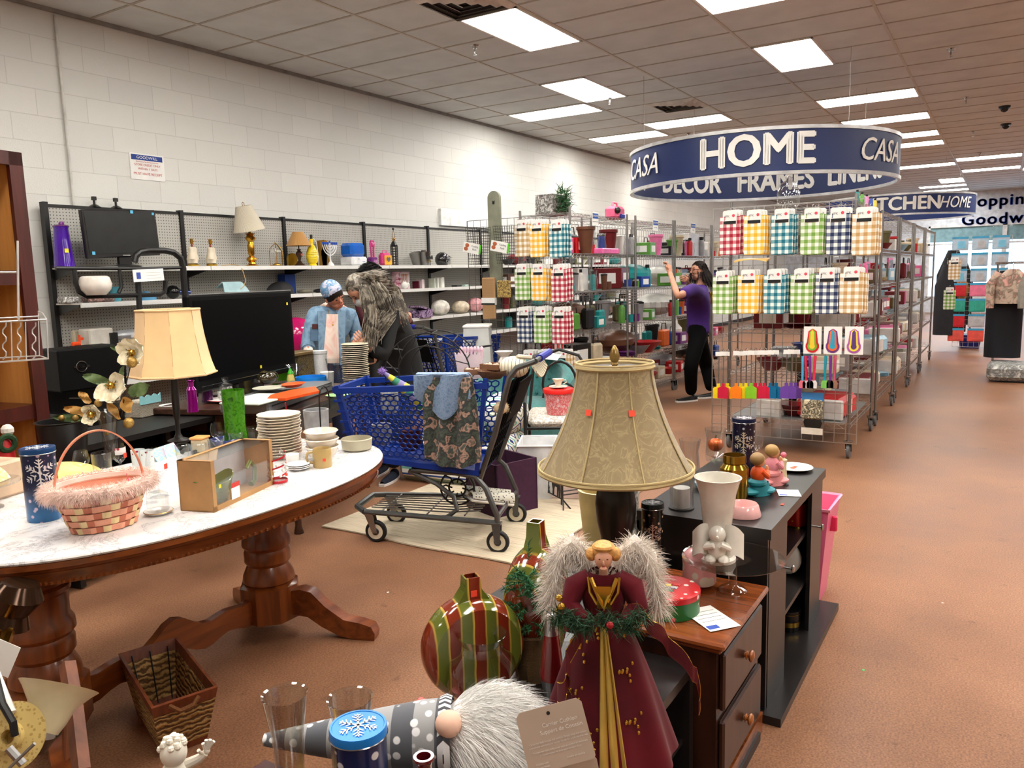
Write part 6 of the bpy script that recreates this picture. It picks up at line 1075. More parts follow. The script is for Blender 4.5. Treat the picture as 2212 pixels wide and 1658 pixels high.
for da,zf,lab in((-.55,.62,0),(.33,.62,0)):
 a=va+da;r=R1+(R0-R1)*(1-.62)**1.75+.009;sticker(lamp,((r)*cos(a),(r)*sin(a),zbot+Hs*.62),(radians(-22),0,a+pi/2),s=.019)
q0=(2.2,1.08);B().box((0,0,.215),(.34,.34,.43),0,.004).o('crate_stool',BLACK,loc=(2.235,1.27,0),tag=('black cube stool holding the large bell shade lamp','stool'))if 1 else 0
# on the nightstand
NZ=NH+.0015
def on_(px,py,z):return Pz(px,py,z)
q=on_(1597,1250,NZ);pq_=(2.27,.80);t=one('glass_cake_stand','large round clear glass cake stand on the nightstand','stand',tuple(Pz(1583,1208,.6))[:2]+(NZ,),B().lathe([(.045,0),(.04,.006),(.014,.02),(.014,.075),(.07,.088),(.10,.092),(.155,.104),(.157,.107),(.1,.096),(0,.094)],48,wob=lambda a,j:.01*sin(24*a)*(j>2)),glass((214,208,198),.5))
q=Pz(1558,1214,.597)+Vector((.02,.02,0));cm_=mt((225,220,208),.22,coat=.4,name='glazed_white');vs_=T('cherub_vase','tall white flared vase with crouching winged cherub at its foot','vase',q,rz=atan2(q[1],q[0])-pi/2);hz=Hz(q,1550,1030)-q[2]
B().lathe([(0,0),(.058,0),(.058,.01),(.048,.016),(.045,.03),(.04,.08),(.042,.1),(.056,hz*.8),(.068,hz-.01),(.073,hz),(.068,hz),(.05,hz*.78),(.036,.1),(0,.09)],40).o('body',cm_,vs_)
ch=B().ball((0,-.055,.10),.027,18).ball((.0,-.055,.055),(.03,.028,.036),16).ball((-.02,-.07,.025),(.018,.026,.016),12).ball((.02,-.07,.025),(.018,.026,.016),12).tube([(-.025,-.06,.07),(-.035,-.082,.065),(-.01,-.09,.075)],.009,8).tube([(.025,-.06,.07),(.035,-.082,.065),(.01,-.09,.078)],.009,8).ball((0,-.083,.098),.006,8)
ch.o('cherub',cm_,vs_)
for s in(-1,1):B().surf(lambda u,v:(s*(.02+.055*u),-.045+.02*v-.02*sin(pi*u),.02+.1*v*(1-.25*u)+.02*sin(pi*u)-.0*u),10,8,th=.006).o('wing',cm_,vs_)
q=on_(1440,1228,NZ)+Vector((.02,.03,0));q=Vector((2.36,.98,.43));q=Pz(1440,1222,.502);q[0]=min(q[0],2.41);q[1]=max(.98,q[1]);tin((2.36,.955,NZ),.036,Hz((2.36,.955),1440,1085)-NZ,'black snowflake tin with dark green lid behind the pink canister',tinprint((20,20,18),(200,170,140),sc=48),mt((24,34,32),.25,.3),(205,180,160),zf=.6)
q=Pz(1519,1270,NZ)+Vector((.02,.02,0));q[2]=NZ+.012;t=T('pink_canister','pink ceramic canister with fruit painted lid and ball knob','canister',q);hh=Hz(q,1519,1185)-NZ-.012;r=M_(q,36)
pg=mt((224,160,160),.25,coat=.4);B().lathe([(0,0),(r*.95,0),(r,.006),(r*.97,hh*.5),(r,hh*.72),(0,hh*.72)],32).o('body',speckle((224,160,160),(222,212,196),24,.38,.3),t);l_=B().lathe([(r*1.02,hh*.72),(r*1.03,hh*.78),(r*.8,hh*.92),(r*.3,hh),(0,hh)],32).ball((0,0,hh*1.06),r*.24,12).o('lid',pg,t);B().ball((-.012,-r*.45,hh*.93),(.012,.01,.006),10).ball((.014,-r*.45,hh*.92),(.012,.01,.006),10,mi=1).o('painted_fruit',[mt((226,110,110),.3),mt((232,214,60),.3)],l_)
q=Pz(1468,1338,NZ)+Vector((.055,.055,0));t=T('cookie_tin','round red and green christmas cookie tin on nightstand','tin',q);r=M_(q,66);hh=.062
B().lathe([(0,0),(r,0),(r,hh),(0,hh)],44).o('body',speckle((28,100,44),(224,220,200),26,.17,.3,.1,(190,40,36)),t);l_=B().lathe([(r*1.02,hh-.012),(r*1.025,hh+.004),(r*.98,hh+.008),(0,hh+.008)],44).o('lid',speckle((190,26,34),(232,224,216),30,.2,.3,.1),t);b=B()
for i,(x,y,w_,h_)in enumerate(((-.028,.0,.012,.05),(.0,.0,.016,.055),(.024,-.004,.014,.05))):b.box((x,y,hh+.009),(w_,h_,.002),i)
b.o('gift_panel',[mt((40,120,90),.5),mt((205,205,200),.5),mt((214,60,60),.5)],l_)
text('MERRY',.016,mt((70,90,150),.5),l_,(-.012,0,hh+.0105),(0,0,pi/2));text('MERRY',.016,RED,l_,(.012,0,hh+.0115),(0,0,pi/2));sticker(l_,(0,.0,hh+.013),(pi/2,0,.3),YEST,.016)
def psheet(loc,rz,label,w_=.1,h_=.14,z=.0008):
 t=T('price_sheet',label,'paper',loc,rz=rz);B().box((0,0,z),(w_,h_,.001)).o('sheet',PAPER,t);B().box((-w_*.28,-h_*.36,z+.001),(w_*.35,h_*.14,.0006)).o('logo_block',mt((50,80,170),.6),t)
 for k in range(4):B().box((w_*.0,h_*(-.12+k*.14),z+.001),(w_*.8,.0012,.0005)).o('ruled_line',GREY,t)
psheet((2.12,.68,NZ+.001),radians(-38),'white goodwill price sheet lying at the front edge of nightstand'.replace('goodwill ',''),.1,.15)
# on the black unit
UZ=MH+.001
q=Pz(1625,1120,UZ)+Vector((.03,.04,0));r=M_(q,38);one('pet_bowl','pale pink ceramic pet bowl on the black unit','bowl',q,B().lathe([(0,0),(r,0),(r*1.01,.004),(r*.84,.038),(r*.78,.042),(r*.72,.036),(r*.66,.014),(0,.012)],40),mt((232,176,172),.2,coat=.5))
q=Pz(1605,1078,UZ)+Vector((.02,.04,0));r=M_(q,30);hh=Hz(q,1598,982)-UZ;one('mason_jar','shiny gold mirrored mason jar beside the snowflake tin','jar',q,B().lathe([(0,0),(r*.95,0),(r,.01),(r,hh*.7),(r*.75,hh*.8),(r*.82,hh*.83),(r*.8,hh),(r*.74,hh),(r*.7,hh*.8)],36),mt((176,140,50),.12,.9,name='gold_glass'))
q=Pz(1622,1030,UZ)+Vector((.03,.04,0));tin(q,M_(q,24),Hz(q,1621,902)-UZ,'tall navy snowflake tin on the black unit by the glasses',tinprint((18,18,44),(190,196,210),sc=45),mt((20,26,60),.25,.4),(206,190,160),zf=.6)
q=Pz(1658,1010,UZ)+Vector((.04,.06,0));wine(q,.03,.15,'clear wine glass standing behind the praying figurines',stick=False)
q=Pz(1522,1040,UZ)+Vector((.08,.09,0));one('hurricane_glass','clear flared glass vase nearest the bell lamp shade','vase',q,B().lathe([(0,0),(.036,0),(.042,.03),(.036,.1),(.045,.15),(.044,.15),(.034,.1),(.04,.03),(0,.006)],32),glass((228,230,230),.3))
q=Pz(1580,1005,UZ)+Vector((.06,.09,0));one('hurricane_glass','clear flared glass vase holding an orange pumpkin','vase',q,B().lathe([(0,0),(.04,0),(.045,.03),(.04,.1),(.048,.145),(.047,.145),(.038,.1),(.043,.03),(0,.006)],32),glass((228,230,230),.3));t=T('pumpkin','small shiny orange pumpkin inside the flared glass vase','pumpkin',q+Vector((0,0,.072)));B().ball((0,0,0),(.036,.036,.03),30).o('fruit',mt((205,96,34),.25,.3),t);
for v in t.children if 0 else():pass
pm2=kids(t)[0].data
for v in pm2.vertices:a=atan2(v.co.y,v.co.x);kk=1-.10*abs(cos(4.5*a));v.co.x*=kk;v.co.y*=kk
B().tube([(0,0,.022),(.003,0,.034),(.01,0,.04)],.004).o('stem',mt((70,60,30),.7),t)
q=Pz(1548,1062,UZ)+Vector((.04,.05,0));one('foil_packet','crumpled silver foil packet with blue print between the glasses','packet',q,B().ball((0,0,.02),(.06,.05,.022),14),patch(((200,200,205),(120,120,125),(140,200,215),(225,225,228)),30,.2,2,metal=.4))
def kneel(q,hair,top,skirt,lab,s=1,rz=0):
 t=T('praying_figurine',lab,'figurine',q,rz=rz);hh=s
 B().surf(lambda u,v:((.03*(1-.3*v))*cos(2*pi*u)*s,(.045*(1-.2*v)*sin(2*pi*u)-.01)*s,.045*v*s),18,6).ball((0,-.035*s,.012*s),(.03*s,.04*s,.014*s),14).ball((0,.03*s,.014*s),(.028*s,.035*s,.014*s),14).ball((0,0,.045*s),(.03*s,.036*s,.02*s),14).o('skirt',mt(skirt,.5),t)
 B().ball((0,.0,.075*s),(.027*s,.025*s,.034*s),16).tube([(-.022*s,0,.09*s),(-.03*s,-.02*s,.07*s),(-.006*s,-.036*s,.082*s)],.009*s,8).tube([(.022*s,0,.09*s),(.03*s,-.02*s,.07*s),(.006*s,-.036*s,.082*s)],.009*s,8).o('torso',mt(top,.5),t);B().ball((0,-.04*s,.09*s),(.008*s,.007*s,.014*s),10).o('hands',mt((216,160,110),.5),t)
 hd=B().ball((0,-.004*s,.125*s),(.023*s,.023*s,.024*s),18).ball((0,-.027*s,.122*s),.004*s,8).o('head',mt((216,160,110),.5),t);B().ball((0,.003*s,.131*s),(.026*s,.026*s,.024*s),18).o('hair',hair,hd);b=B()
 for e in(-.009,.009):b.ball((e*s,-.025*s,.128*s),.0024*s,6)
 b.o('eye',BLACK,hd)
q=Pz(1655,1075,UZ)+Vector((.03,.04,0));kneel(q,mt((150,116,70),.5),(222,84,24),(28,128,140),'kneeling praying boy figurine in orange top and teal trousers',1.05,radians(55))
q=Pz(1690,1055,UZ)+Vector((.04,.05,0));kneel(q,mt((170,132,74),.5),(214,130,140),(224,140,140),'kneeling praying girl figurine in pink with pink bow',1.05,radians(55));
q=Pz(1700,1038,UZ)+Vector((.02,.02,0));t=T('bird_figurine','tiny white and yellow figurine with pink flower beside kneeling girl','figurine',q);B().lathe([(0,0),(.016,0),(.012,.05),(.015,.08),(0,.09)],16).o('body',mt((226,210,170),.4),t);B().ball((0,0,.1),.012,10).o('pink_flower',mt((226,110,130),.4),t)
q=Pz(1735,1018,UZ)+Vector((.02,.04,0));one('painted_plate','oval white plate with orange leaf painting at the end of black unit','plate',q,B().lathe([(0,.002),(.05,0),(.075,.012),(.073,.014),(0,.006)],40).prism([(-.04,.0),(-.01,.015),(.03,.005),(.045,-.012),(.0,-.006)],.001,1,'z',(0,0,.008)),[mt((228,222,206),.2),mt((205,80,40),.5)])
psheet((2.98,.66,UZ),radians(-70),'white price sheet lying on the black unit beside painted plate',.08,.09)
q=Pz(1700,1066,UZ);B().box((0,0,.0006),(.02,.01,.001)).o('loose_sticker',ORST,loc=(2.82,.645,UZ),tag=('loose orange sticker stuck on the black unit top','sticker'))
# behind cherub vase: candle in glass, cream vases
q=Vector((2.62,.95,UZ));t=T('silver_candle','silver pillar candle under a glass dome on the black unit','candle',q);B().lathe([(0,.004),(.03,.004),(.03,.075),(0,.075)],24).o('candle',mt((190,188,182),.35,.5),t);B().lathe([(.042,0),(.042,.1),(.03,.13),(0,.14)],28).o('glass_dome',glass((228,228,226),.3),t);B().lathe([(0,0),(.045,0),(.045,.004),(0,.004)],24).o('base',BLACK,t)
one('cream_vase','tall cream tapered ceramic vase beside the dark lamp base','vase',(2.53,1.3,0),B().lathe([(0,.4),(.07,.4),(.085,.72),(.088,.73),(.078,.73),(.06,.42),(0,.41)],32),mt((196,178,122),.35))if 0 else None
q=(2.5,1.22,0);one('cream_vase','cream tapered ceramic pot behind the dark lamp base','vase',(2.49,1.21,.43),B().lathe([(0,0),(.05,0),(.078,.29),(.08,.3),(.07,.3),(.045,.01),(0,.01)],32),mt((198,178,120),.35))
one('birch_vase','tall grey white birch bark patterned cylinder vase','vase',(2.62,1.16,.43),B().lathe([(0,0),(.042,0),(.042,.36),(.036,.36),(.036,.01)],28),patch(((190,186,176),(205,200,190),(110,104,96),(196,190,180)),20,.5,2))
B().box((0,0,.215),(.3,.2,.43),0,.004).o('side_box',BLACK,loc=(2.57,1.22,0),tag=('dark box stand holding the cream pot and birch vase','stand'))
# ---------------- things on the low table
def lowp(px,py):return Pz(px,py,LZ)
gl1=patch(((112,40,22),(124,52,24),(104,36,20)),12,.15,1);
def stripes_vase(w_,h,d,q,rz,label,neck=.04):
 """flat round ceramic vase with green and rust stripes"""
 t=T('striped_vase',label,'vase',q,rz=rz);m,b_=base('striped_glaze',(130,50,28),.12,coat=.6);c_=co(m);s=N(m,'ShaderNodeSeparateXYZ');K(m,c_,0,s,0);nz=N(m,'ShaderNodeTexNoise');nz.inputs['Scale'].default_value=12;K(m,c_,0,nz,'Vector')
 a=N(m,'ShaderNodeMath',operation='MULTIPLY_ADD');a.inputs[1].default_value=1/(w_/4.2);a.inputs[2].default_value=20.1;K(m,s,0,a,0);ad=N(m,'ShaderNodeMath',operation='MULTIPLY_ADD');ad.inputs[1].default_value=.12;K(m,nz,'Fac',ad,0);K(m,a,0,ad,2);f=N(m,'ShaderNodeMath',operation='FRACT');K(m,ad,0,f,0)
 r=ramp(m,f,0,[(0,(110,34,18)),(.06,(122,42,22)),(.42,(112,38,20)),(.47,(186,150,60)),(.52,(96,104,36)),(.9,(88,96,34)),(.95,(190,156,66))]);K(m,r,0,b_,'Base Color')
 b=B();R=w_/2;cz=h-neck-R*1.02;cz=R*.98
 def body(u,v):
  a=2*pi*u;rr=R;y=(v-.5)*d;k=1-.16*(2*abs(v-.5))**3;return(rr*k*sin(a),y,cz-rr*k*cos(a)*1.0)
 b.surf(body,48,8);
 for s_ in(-1,1):b.surf(lambda u,v:(R*.84*v*sin(2*pi*u),s_*d/2*(1+.06*(1-v*v)),cz-R*.84*v*cos(2*pi*u)),48,5)
 z0=cz+R*.94;b.add([(x*(.9 if k==2 else 1.0 if k else 1.9),y*(.9 if k==2 else 1 if k else 1.15),z0+(0,.03,neck+.02,neck+.02)[k])if k<3 else(x*.7,y*.7,z0+neck+.02)for k in range(4)for x,y in((-.022,-.02),(.022,-.02),(.022,.02),(-.022,.02))],[(k*4+i,k*4+(i+1)%4,k*4+4+(i+1)%4,k*4+4+i)for k in range(3)for i in range(4)])
 b.add([(x*.65,y*.65,z0+neck+.004)for x,y in((-.022,-.02),(.022,-.02),(.022,.02),(-.022,.02))],[(0,1,2,3)]);b.o('body',m,t,sharp=.9);return t
q=lowp(1030,1520)+Vector((.04,.035,0));R_=M_(q,112);v1=stripes_vase(R_*2,0,.10,q,atan2(q[1],q[0])-pi/2+radians(18),'large flat round striped vase in rust and green glaze, front one');sticker(v1,(0,-.024,R_*1.93+.02),s=.016)
q=lowp(1165,1440)+Vector((.06,.05,0));q=Vector((1.78,1.06,LZ));R2=.125;v2=stripes_vase(R2*2,0,.11,q,atan2(q[1],q[0])-pi/2+radians(66),'flat round striped vase seen edge on behind the little pine tree');sticker(v2,(.02,.022,R2*1.93+.035),(0,0,pi/2),s=.012)
v2.scale=(1,1,1.35)
# potted mini pine
q=Pz(1150,1478,LZ)+Vector((.03,.02,0));t=T('mini_pine','small artificial pine tree in a burlap wrapped pot','tree',q);B().lathe([(0,0),(.04,0),(.05,.05),(.042,.09),(.052,.13),(.045,.13),(0,.12)],20,wob=lambda a,j:.06*sin(7*a+j)).o('burlap_pot',weave((112,84,48),(70,50,26),140,.95,.6),t)
g=B();gm=mt((34,92,50),.6,var=.3,sc=60,name='tinsel_green')
for k in range(120):
 z=.13+.16*random.random();rr=.075*max(.15,1-((z-.19)/.125)**2)**.5;a=random.uniform(0,6.28);p0=Vector((0,0,z));p1=Vector((rr*cos(a),rr*sin(a),z+.02*random.uniform(-.5,1)));g.tube([p0,p1],.0015,4)
 d=(p1-p0)
 for j in range(34):f=random.uniform(.3,1.02);c_=p0+d*f;g.hair([(c_,d.normalized()*.6+Vector((random.uniform(-1,1),random.uniform(-1,1),random.uniform(-1,1))))],.015,.0016,.1,seg=1)
for k in range(40):g.hair([((0,0,.33+k*.0012),(random.uniform(-1,1),random.uniform(-1,1),.8))],.018,.0012,.1,seg=1)
g.o('needles',gm,t,kind='stuff')
# lava lamp
q=lowp(1188,1500)+Vector((.0,.03,0));q=Vector((1.53,.875,LZ));hh=Hz(q,1186,1325)-LZ;t=T('lava_lamp','silver and red lava lamp beside the angel','lamp',q);B().lathe([(0,0),(.032,0),(.018,hh*.22),(.028,hh*.42),(0,hh*.42)],28).o('base',mt((150,150,152),.25,.9),t);B().lathe([(.028,hh*.42),(.03,hh*.46),(.017,hh*.84)],28).o('globe',mt((120,16,18),.08,coat=.6),t);B().lathe([(.018,hh*.82),(.013,hh*.99),(.01,hh),(0,hh)],28).o('cap',mt((160,160,162),.25,.9),t);B().box((0,0,0),(.018,.001,.022)).o('price_tag',mt((224,110,120),.6),t,loc=(.024,-.02,hh*.5))
q=Vector((1.56,.82,LZ));q2_=Vector((1.60,.93,LZ));one('glass_mug','tall clear glass mug with red sticker behind lava lamp','glass',(1.645,.895,LZ),B().lathe([(0,0),(.03,0),(.034,.02),(.034,.17),(.032,.17),(.03,.02),(0,.015)],28),glass((220,222,224),.5))
# glass bowl vase
q=lowp(1052,1550)+Vector((.03,.03,0));r=M_(q,80);one('glass_vase','round clear glass bowl vase with flared neck in front of striped vase','vase',q,B().lathe([(0,.003),(r*.5,0),(r*.85,r*.35),(r,r*.9),(r*.86,r*1.4),(r*.6,r*1.68),(r*.55,r*1.9),(r*.68,r*2.15),(r*.67,r*2.16),(r*.53,r*1.9),(r*.58,r*1.68)],44),glass((228,226,222),.35))
# angel tree topper
q=Vector((1.50,.722,LZ));an=T('angel_figure','angel tree topper in burgundy velvet gown with white feather wings','angel',q,rz=atan2(q[1],q[0])-pi/2);kk=float(np.dot(CM[2],[q[0],q[1],.7-HC]))/FPX
HT=Hz(q,1310,1155)-LZ;vel=mt((84,14,24),.75,var=.25,sc=6,spec=.15,sheen=.08,name='burgundy_velvet');gp=mt((206,172,84),.3,.6,var=.1,name='gold_fabric')
zw=HT*.66
B().surf(lambda u,v:((.125*(1-v)**.8+.034)*cos(2*pi*u)*(1+.06*sin(16*pi*u)*(1-v)),(.10*(1-v)**.8+.03)*sin(2*pi*u)*(1+.06*sin(16*pi*u)*(1-v)),zw*v+.004),96,14).o('gown',vel,an)
B().surf(lambda u,v:((u-.5)*.05*(1.25-v)+.02*(1-v),-((.10*(1-v)**.8+.03)+.006+.004*sin(u*14)),zw*v*.98-.012),16,14,th=.003).o('gold_panel',gp,an)
em=B()
for x0,z0,s in((-.055,.35,1),(-.065,.23,.9),(-.035,.12,1),(.045,.3,.8),(.06,.16,.9),(-.02,.42,.6),(.035,.42,.6)):
 zz=z0*zw/.45;rr=lambda z:(.10*(1-z/zw)**.8+.03)
 for k in range(9):
  a=k*.7;x=x0+.012*s*cos(a)*(1+k*.12);z=zz+.012*s*sin(a)+k*.006*s-.02;z=min(z,zw*.95);y=-(rr(z))*math.sqrt(max(.05,1-(x/(.125*(1-z/zw)**.8+.034))**2))-.005;em.ball((x,y,z),(.0035,.002,.005),6)
em.o('gold_embroidery',GOLD,an,kind='stuff')
B().surf(lambda u,v:(.042*cos(2*pi*u)*(1-.25*v+.3*sin(pi*v)),.036*sin(2*pi*u)*(1-.2*v),zw+.09*v),28,8).o('bodice',vel,an)
for s in(-1,1):B().tube([(s*.03,0,zw+.075),(s*.062,-.004,zw+.055),(s*.075,-.02,zw+.015),(s*.04,-.05,zw-.005)],[.02,.027,.024,.014],12).o('sleeve',vel,an)
B().tube([(-.028,-.03,zw+.085),(-.018,-.036,zw+.06),(-.006,-.042,zw+.035),(0,-.044,zw+.02),(.006,-.042,zw+.035),(.018,-.036,zw+.06),(.028,-.03,zw+.085)],.005,6).tube([(-.034,-.026,zw+.085),(-.03,-.038,zw+.055),(-.015,-.044,zw+.03)],.003).tube([(.034,-.026,zw+.085),(.03,-.038,zw+.055),(.015,-.044,zw+.03)],.003).box((0,-.04,zw+.045),(.03,.004,.05)).o('gold_collar',GOLD,an)
hd=B().cyl((0,0,zw+.075),(0,-.004,zw+.105),.011,.01,12).ball((0,-.008,zw+.122),(.020,.021,.026),20).ball((0,-.029,zw+.118),(.003,.004,.006),8).ball((0,-.026,zw+.104),(.008,.006,.006),8);hd=hd.o('head',mt((218,160,130),.4),an);b=B()
for e in(-.008,.008):b.ball((e,-.0265,zw+.125),(.0028,.0015,.0018),6)
b.o('eye',mt((50,36,30),.4),hd);B().ball((0,-.028,zw+.109),(.005,.0015,.0016),6).o('mouth',mt((180,70,70),.4),hd)
B().ball((0,.003,zw+.136),(.028,.026,.022),20).ball((-.026,0,zw+.128),(.013,.014,.016),12).ball((.026,0,zw+.128),(.013,.014,.016),12).ball((0,-.012,zw+.146),(.022,.016,.01),12).o('hair',mt((214,156,84),.5,var=.2,sc=90,bmp=.6),hd)
for s in(-1,1):
 w_=B();spine=[Vector((s*.02,.03,zw+.04)),Vector((s*.04,.04,zw+.11)),Vector((s*.07,.045,zw+.135)),Vector((s*.098,.04,zw+.11)),Vector((s*.112,.035,zw+.05)),Vector((s*.118,.03,zw-.01))]
 w_.tube(spine,[.012,.02,.024,.022,.016,.006],8);rts=[]
 for k in range(3400):f=random.random()*4.999;i=int(f);c_=spine[i].lerp(spine[i+1],f-i);d=Vector((random.gauss(s*.25,.8),random.gauss(-.1,.7),random.gauss(-.1,.9)));rts.append((c_+d.normalized()*.012,d))
 w_.hair(rts,.036,.0007,.35);w_.o('feather_wing',mt((226,216,204),.95,sheen=.5,name='white_feather'),an,kind='stuff')
g=B();rts=[]
for k in range(9):
 a=pi+.2+k*.33;c_=Vector((.085*cos(a)-.01,-.06+.02*sin(a),zw+.005+.012*sin(k*1.7)))
 for j in range(150):rts.append((c_+Vector((random.uniform(-.018,.018),random.uniform(-.012,.012),random.uniform(-.012,.012))),(random.uniform(-1,1),random.uniform(-1.2,.3),random.uniform(-1,1))))
g.hair(rts,.027,.0011,.1,seg=1);g.o('pine_garland',mt((36,70,44),.7,var=.3,sc=80),an,kind='stuff');B().ball((.012,-.1,zw+.01),.008,10).ball((-.09,-.07,zw+.02),.006,8).ball((-.08,-.08,zw-.01),.006,8).o('red_berry',mt((160,20,30),.3),an);B().ball((-.09,-.07,zw+.035),.009,10).ball((-.095,-.06,zw+.05),.008,10).ball((-.1,-.06,zw+.02),.006,8).o('gold_berry',GOLD,an)
rib=sheer((96,20,34),.82,.5,'sheer_ribbon')
def ribbon(pts,w_,nm='ribbon'):
 pts=[Vector(p)for p in pts];n_=len(pts)-1
 def f(u,v):t_=u*n_;i=min(n_-1,int(t_));c_=pts[i].lerp(pts[i+1],t_-i);return c_+Vector((.004*sin(u*22),.008*sin(u*17),(v-.5)*w_*(1-.4*abs(u-.5))+.004*sin(u*25)))
 rb=B().surf(f,50,3,th=.001).o(nm,rib,an);B().tube([f(u,0)for u in np.linspace(0,1,50)],.0008,4).tube([f(u,1)for u in np.linspace(0,1,50)],.0008,4).o('gold_wire_edge',GOLD,rb)
ribbon([(.06,-.05,zw+.02),(.1,-.045,zw-.01),(.13,-.04,zw-.05),(.17,-.05,zw-.09),(.2,-.06,zw-.125),(.2,-.055,zw-.19)],.04);ribbon([(-.05,-.06,zw-.03),(-.08,-.08,zw-.08),(-.075,-.085,zw-.13),(-.1,-.08,zw-.155),(-.07,-.08,zw-.175)],.05)
# gnome lying down
t=T('plush_gnome','plush gnome lying on its side with white beard and grey snowflake hat','plush',tuple(Pd(872,1590,1.70)),rz=radians(-58));t.scale=(1.1,)*3;GA=.0
hm=T
m,b_=base('snowflake_knit',(110,112,116),.9,sheen=.3);c_=co(m);s=stripe(m,c_,0,.085,.5);v=N(m,'ShaderNodeTexVoronoi');v.inputs['Scale'].default_value=34;K(m,c_,0,v,'Vector');r=ramp(m,v,'Distance',[(.24,(225,225,225)),(.32,(0,0,0))]);rs=ramp(m,s,0,[(0,(84,86,92)),(1,(150,150,150))])
mx=N(m,'ShaderNodeMix',data_type='RGBA');r_=ramp(m,v,'Distance',[(.24,(255,255,255)),(.3,(0,0,0))]);K(m,r_,0,mx,0);K(m,rs,0,mx,6);mx.inputs[7].default_value=lin((226,226,226));K(m,mx,2,b_,'Base Color')
B().at(ry=pi/2).lathe([(0,-.22),(.012,-.215),(.03,-.12),(.052,0),(.068,.1),(.07,.14),(0,.15)],30).o('hat',m,t,loc=(-.06,0,-.0));B().at((.085,0,0),ry=pi/2).lathe([(.073,-.012),(.078,0),(.073,.012)],30).o('hat_band',lined((225,225,225),(60,60,66),.014,.5,1),t)
g=B().ball((.16,0,.0),(.09,.085,.085),20);rts=[]
for k in range(5200):
 d=Vector((random.gauss(.3,.8),random.gauss(-.2,.9),random.gauss(.2,.9))).normalized();c_=Vector((.16+.088*d[0],.082*d[1],.082*d[2]));rts.append((c_,d*.7+Vector((.9,-.1,.0))))
g.hair(rts,.075,.0007,.5);g.o('beard',mt((232,230,226),.95,sheen=.5,name='white_faux_fur'),t,kind='stuff');B().ball((.095,-.05,.055),(.026,.026,.025),18).o('nose',mt((226,184,160),.8),t)
# hang tag
q=Pd(1200,1590,1.22);tg=T('hang_tag','beige folded product hang tag printed Carrier Cushion, propped at bottom edge','tag',q,rot=(0,0,0));ta=Matrix((tuple(right),tuple(upv),tuple(-fwd))).transposed().to_4x4();tg.matrix_world=Matrix.Translation(q)@ta@Matrix.Rotation(radians(15),4,'Z')@Matrix.Rotation(radians(-12),4,'X')
tgm=mt((174,152,134),.6,0,.03,name='beige_card');b=B();rr=[(-.05,-.045),(.05,-.045),(.053,-.04),(.053,.04),(.046,.047),(-.046,.047),(-.053,.04),(-.053,-.04)];b.prism(rr,.001,axis='z').o('card',tgm,tg);B().prism([(-.05,-.11),(.05,-.11),(.053,-.05),(.05,-.045),(-.05,-.045),(-.053,-.05)],.001,axis='z').o('folded_card',tgm,tg,rot=(radians(12),0,0));z0=.0016
wt=mt((226,220,212),.6);T_=lambda s_,sz,x,y,al='CENTER':text(s_,sz,wt,tg,(x,y,z0),(0,0,0),.0002,align=al)
T_('Carrier Cushion',.0085,.012,.020);T_('Support de Coussin',.0085,.012,.010)
T_('Carry your baby in style and comfort. Simply wrap the cushion',.0036,.003,-.003);T_('around your arm and your carrier handle for a soft place to rest.',.0036,.003,-.008);T_('Transportez votre enfant avec style et confort en entourant',.0036,.003,-.016);T_('le coussin autour du bras pour un appui doux.',.0036,.003,-.021)
T_('Machine wash',.0036,-.04,-.033,'LEFT');T_('Do not bleach',.0036,-.04,-.038,'LEFT');T_('Lavable en machine',.0036,.01,-.033,'LEFT');B().lathe([(0,z0-.0005),(.003,z0-.0002),(0,z0)],12).o('punched_hole',BLACK,tg,loc=(-.002,.036,0))
B().box((-.018,-.085,.012),(.045,.06,.0006)).o('photo_print',patch(((30,44,60),(90,110,90),(40,50,66)),60,.4),tg,rot=(radians(12),0,0));B().box((-.016,-.09,.0145),(.02,.045,.0006)).o('photo_figure',WHITE,tg,rot=(radians(12),0,0))
for k in range(5):B().box((.028,-.062-.008*k,.0135),(.032,.0012,.0004)).o('print_line',wt,tg,rot=(radians(12),0,0))
one('zip_bag','clear zip bag wrapped around pink dotted cushion at bottom edge','bag',(1.235,.75,LZ),B().ball((0,0,.045),(.09,.06,.045),20),sheer((226,224,226),.35,.08),rz=.6)
one('dotted_cushion','cream cushion with coral dots lying by the hang tag','cushion',(1.20,.80,LZ),B().ball((0,0,.035),(.10,.075,.035),20),speckle((232,214,190),(226,130,120),42,.3,.8),rz=.3)
# tins and glass at bottom left
def tipz(px,py,d):return Pd(px,py,d)
q=Pz(765,1700,LZ);q=Vector((.99,.985,LZ));r=M_((q[0],q[1],.6),59);ht=Hz(q,767,1566)-LZ;tin(q,r,ht,'bright blue snowflake tin with raised white flake lid, bottom edge',tinprint((26,44,92),(214,220,228),sc=30),mt((16,120,205),.3,.2),zf=.4)
q=Vector((.86,1.12,LZ));r=.075;t=T('gold_tin','low round gold embossed tin behind the glass carafe','tin',(.93,1.2,LZ));B().lathe([(0,0),(r,0),(r,.05),(0,.05)],36).o('body',mt((30,26,24),.3),t);B().lathe([(r*1.02,.045),(r*1.03,.06),(r*.9,.066),(0,.066)],36).o('lid',mt((210,160,60),.35,.7,var=.2,sc=110,bmp=.8,name='embossed_gold'),t);B().lathe([(r*1.035,.05),(r*1.04,.053),(r*1.035,.056)],36).o('red_line',RED,t)
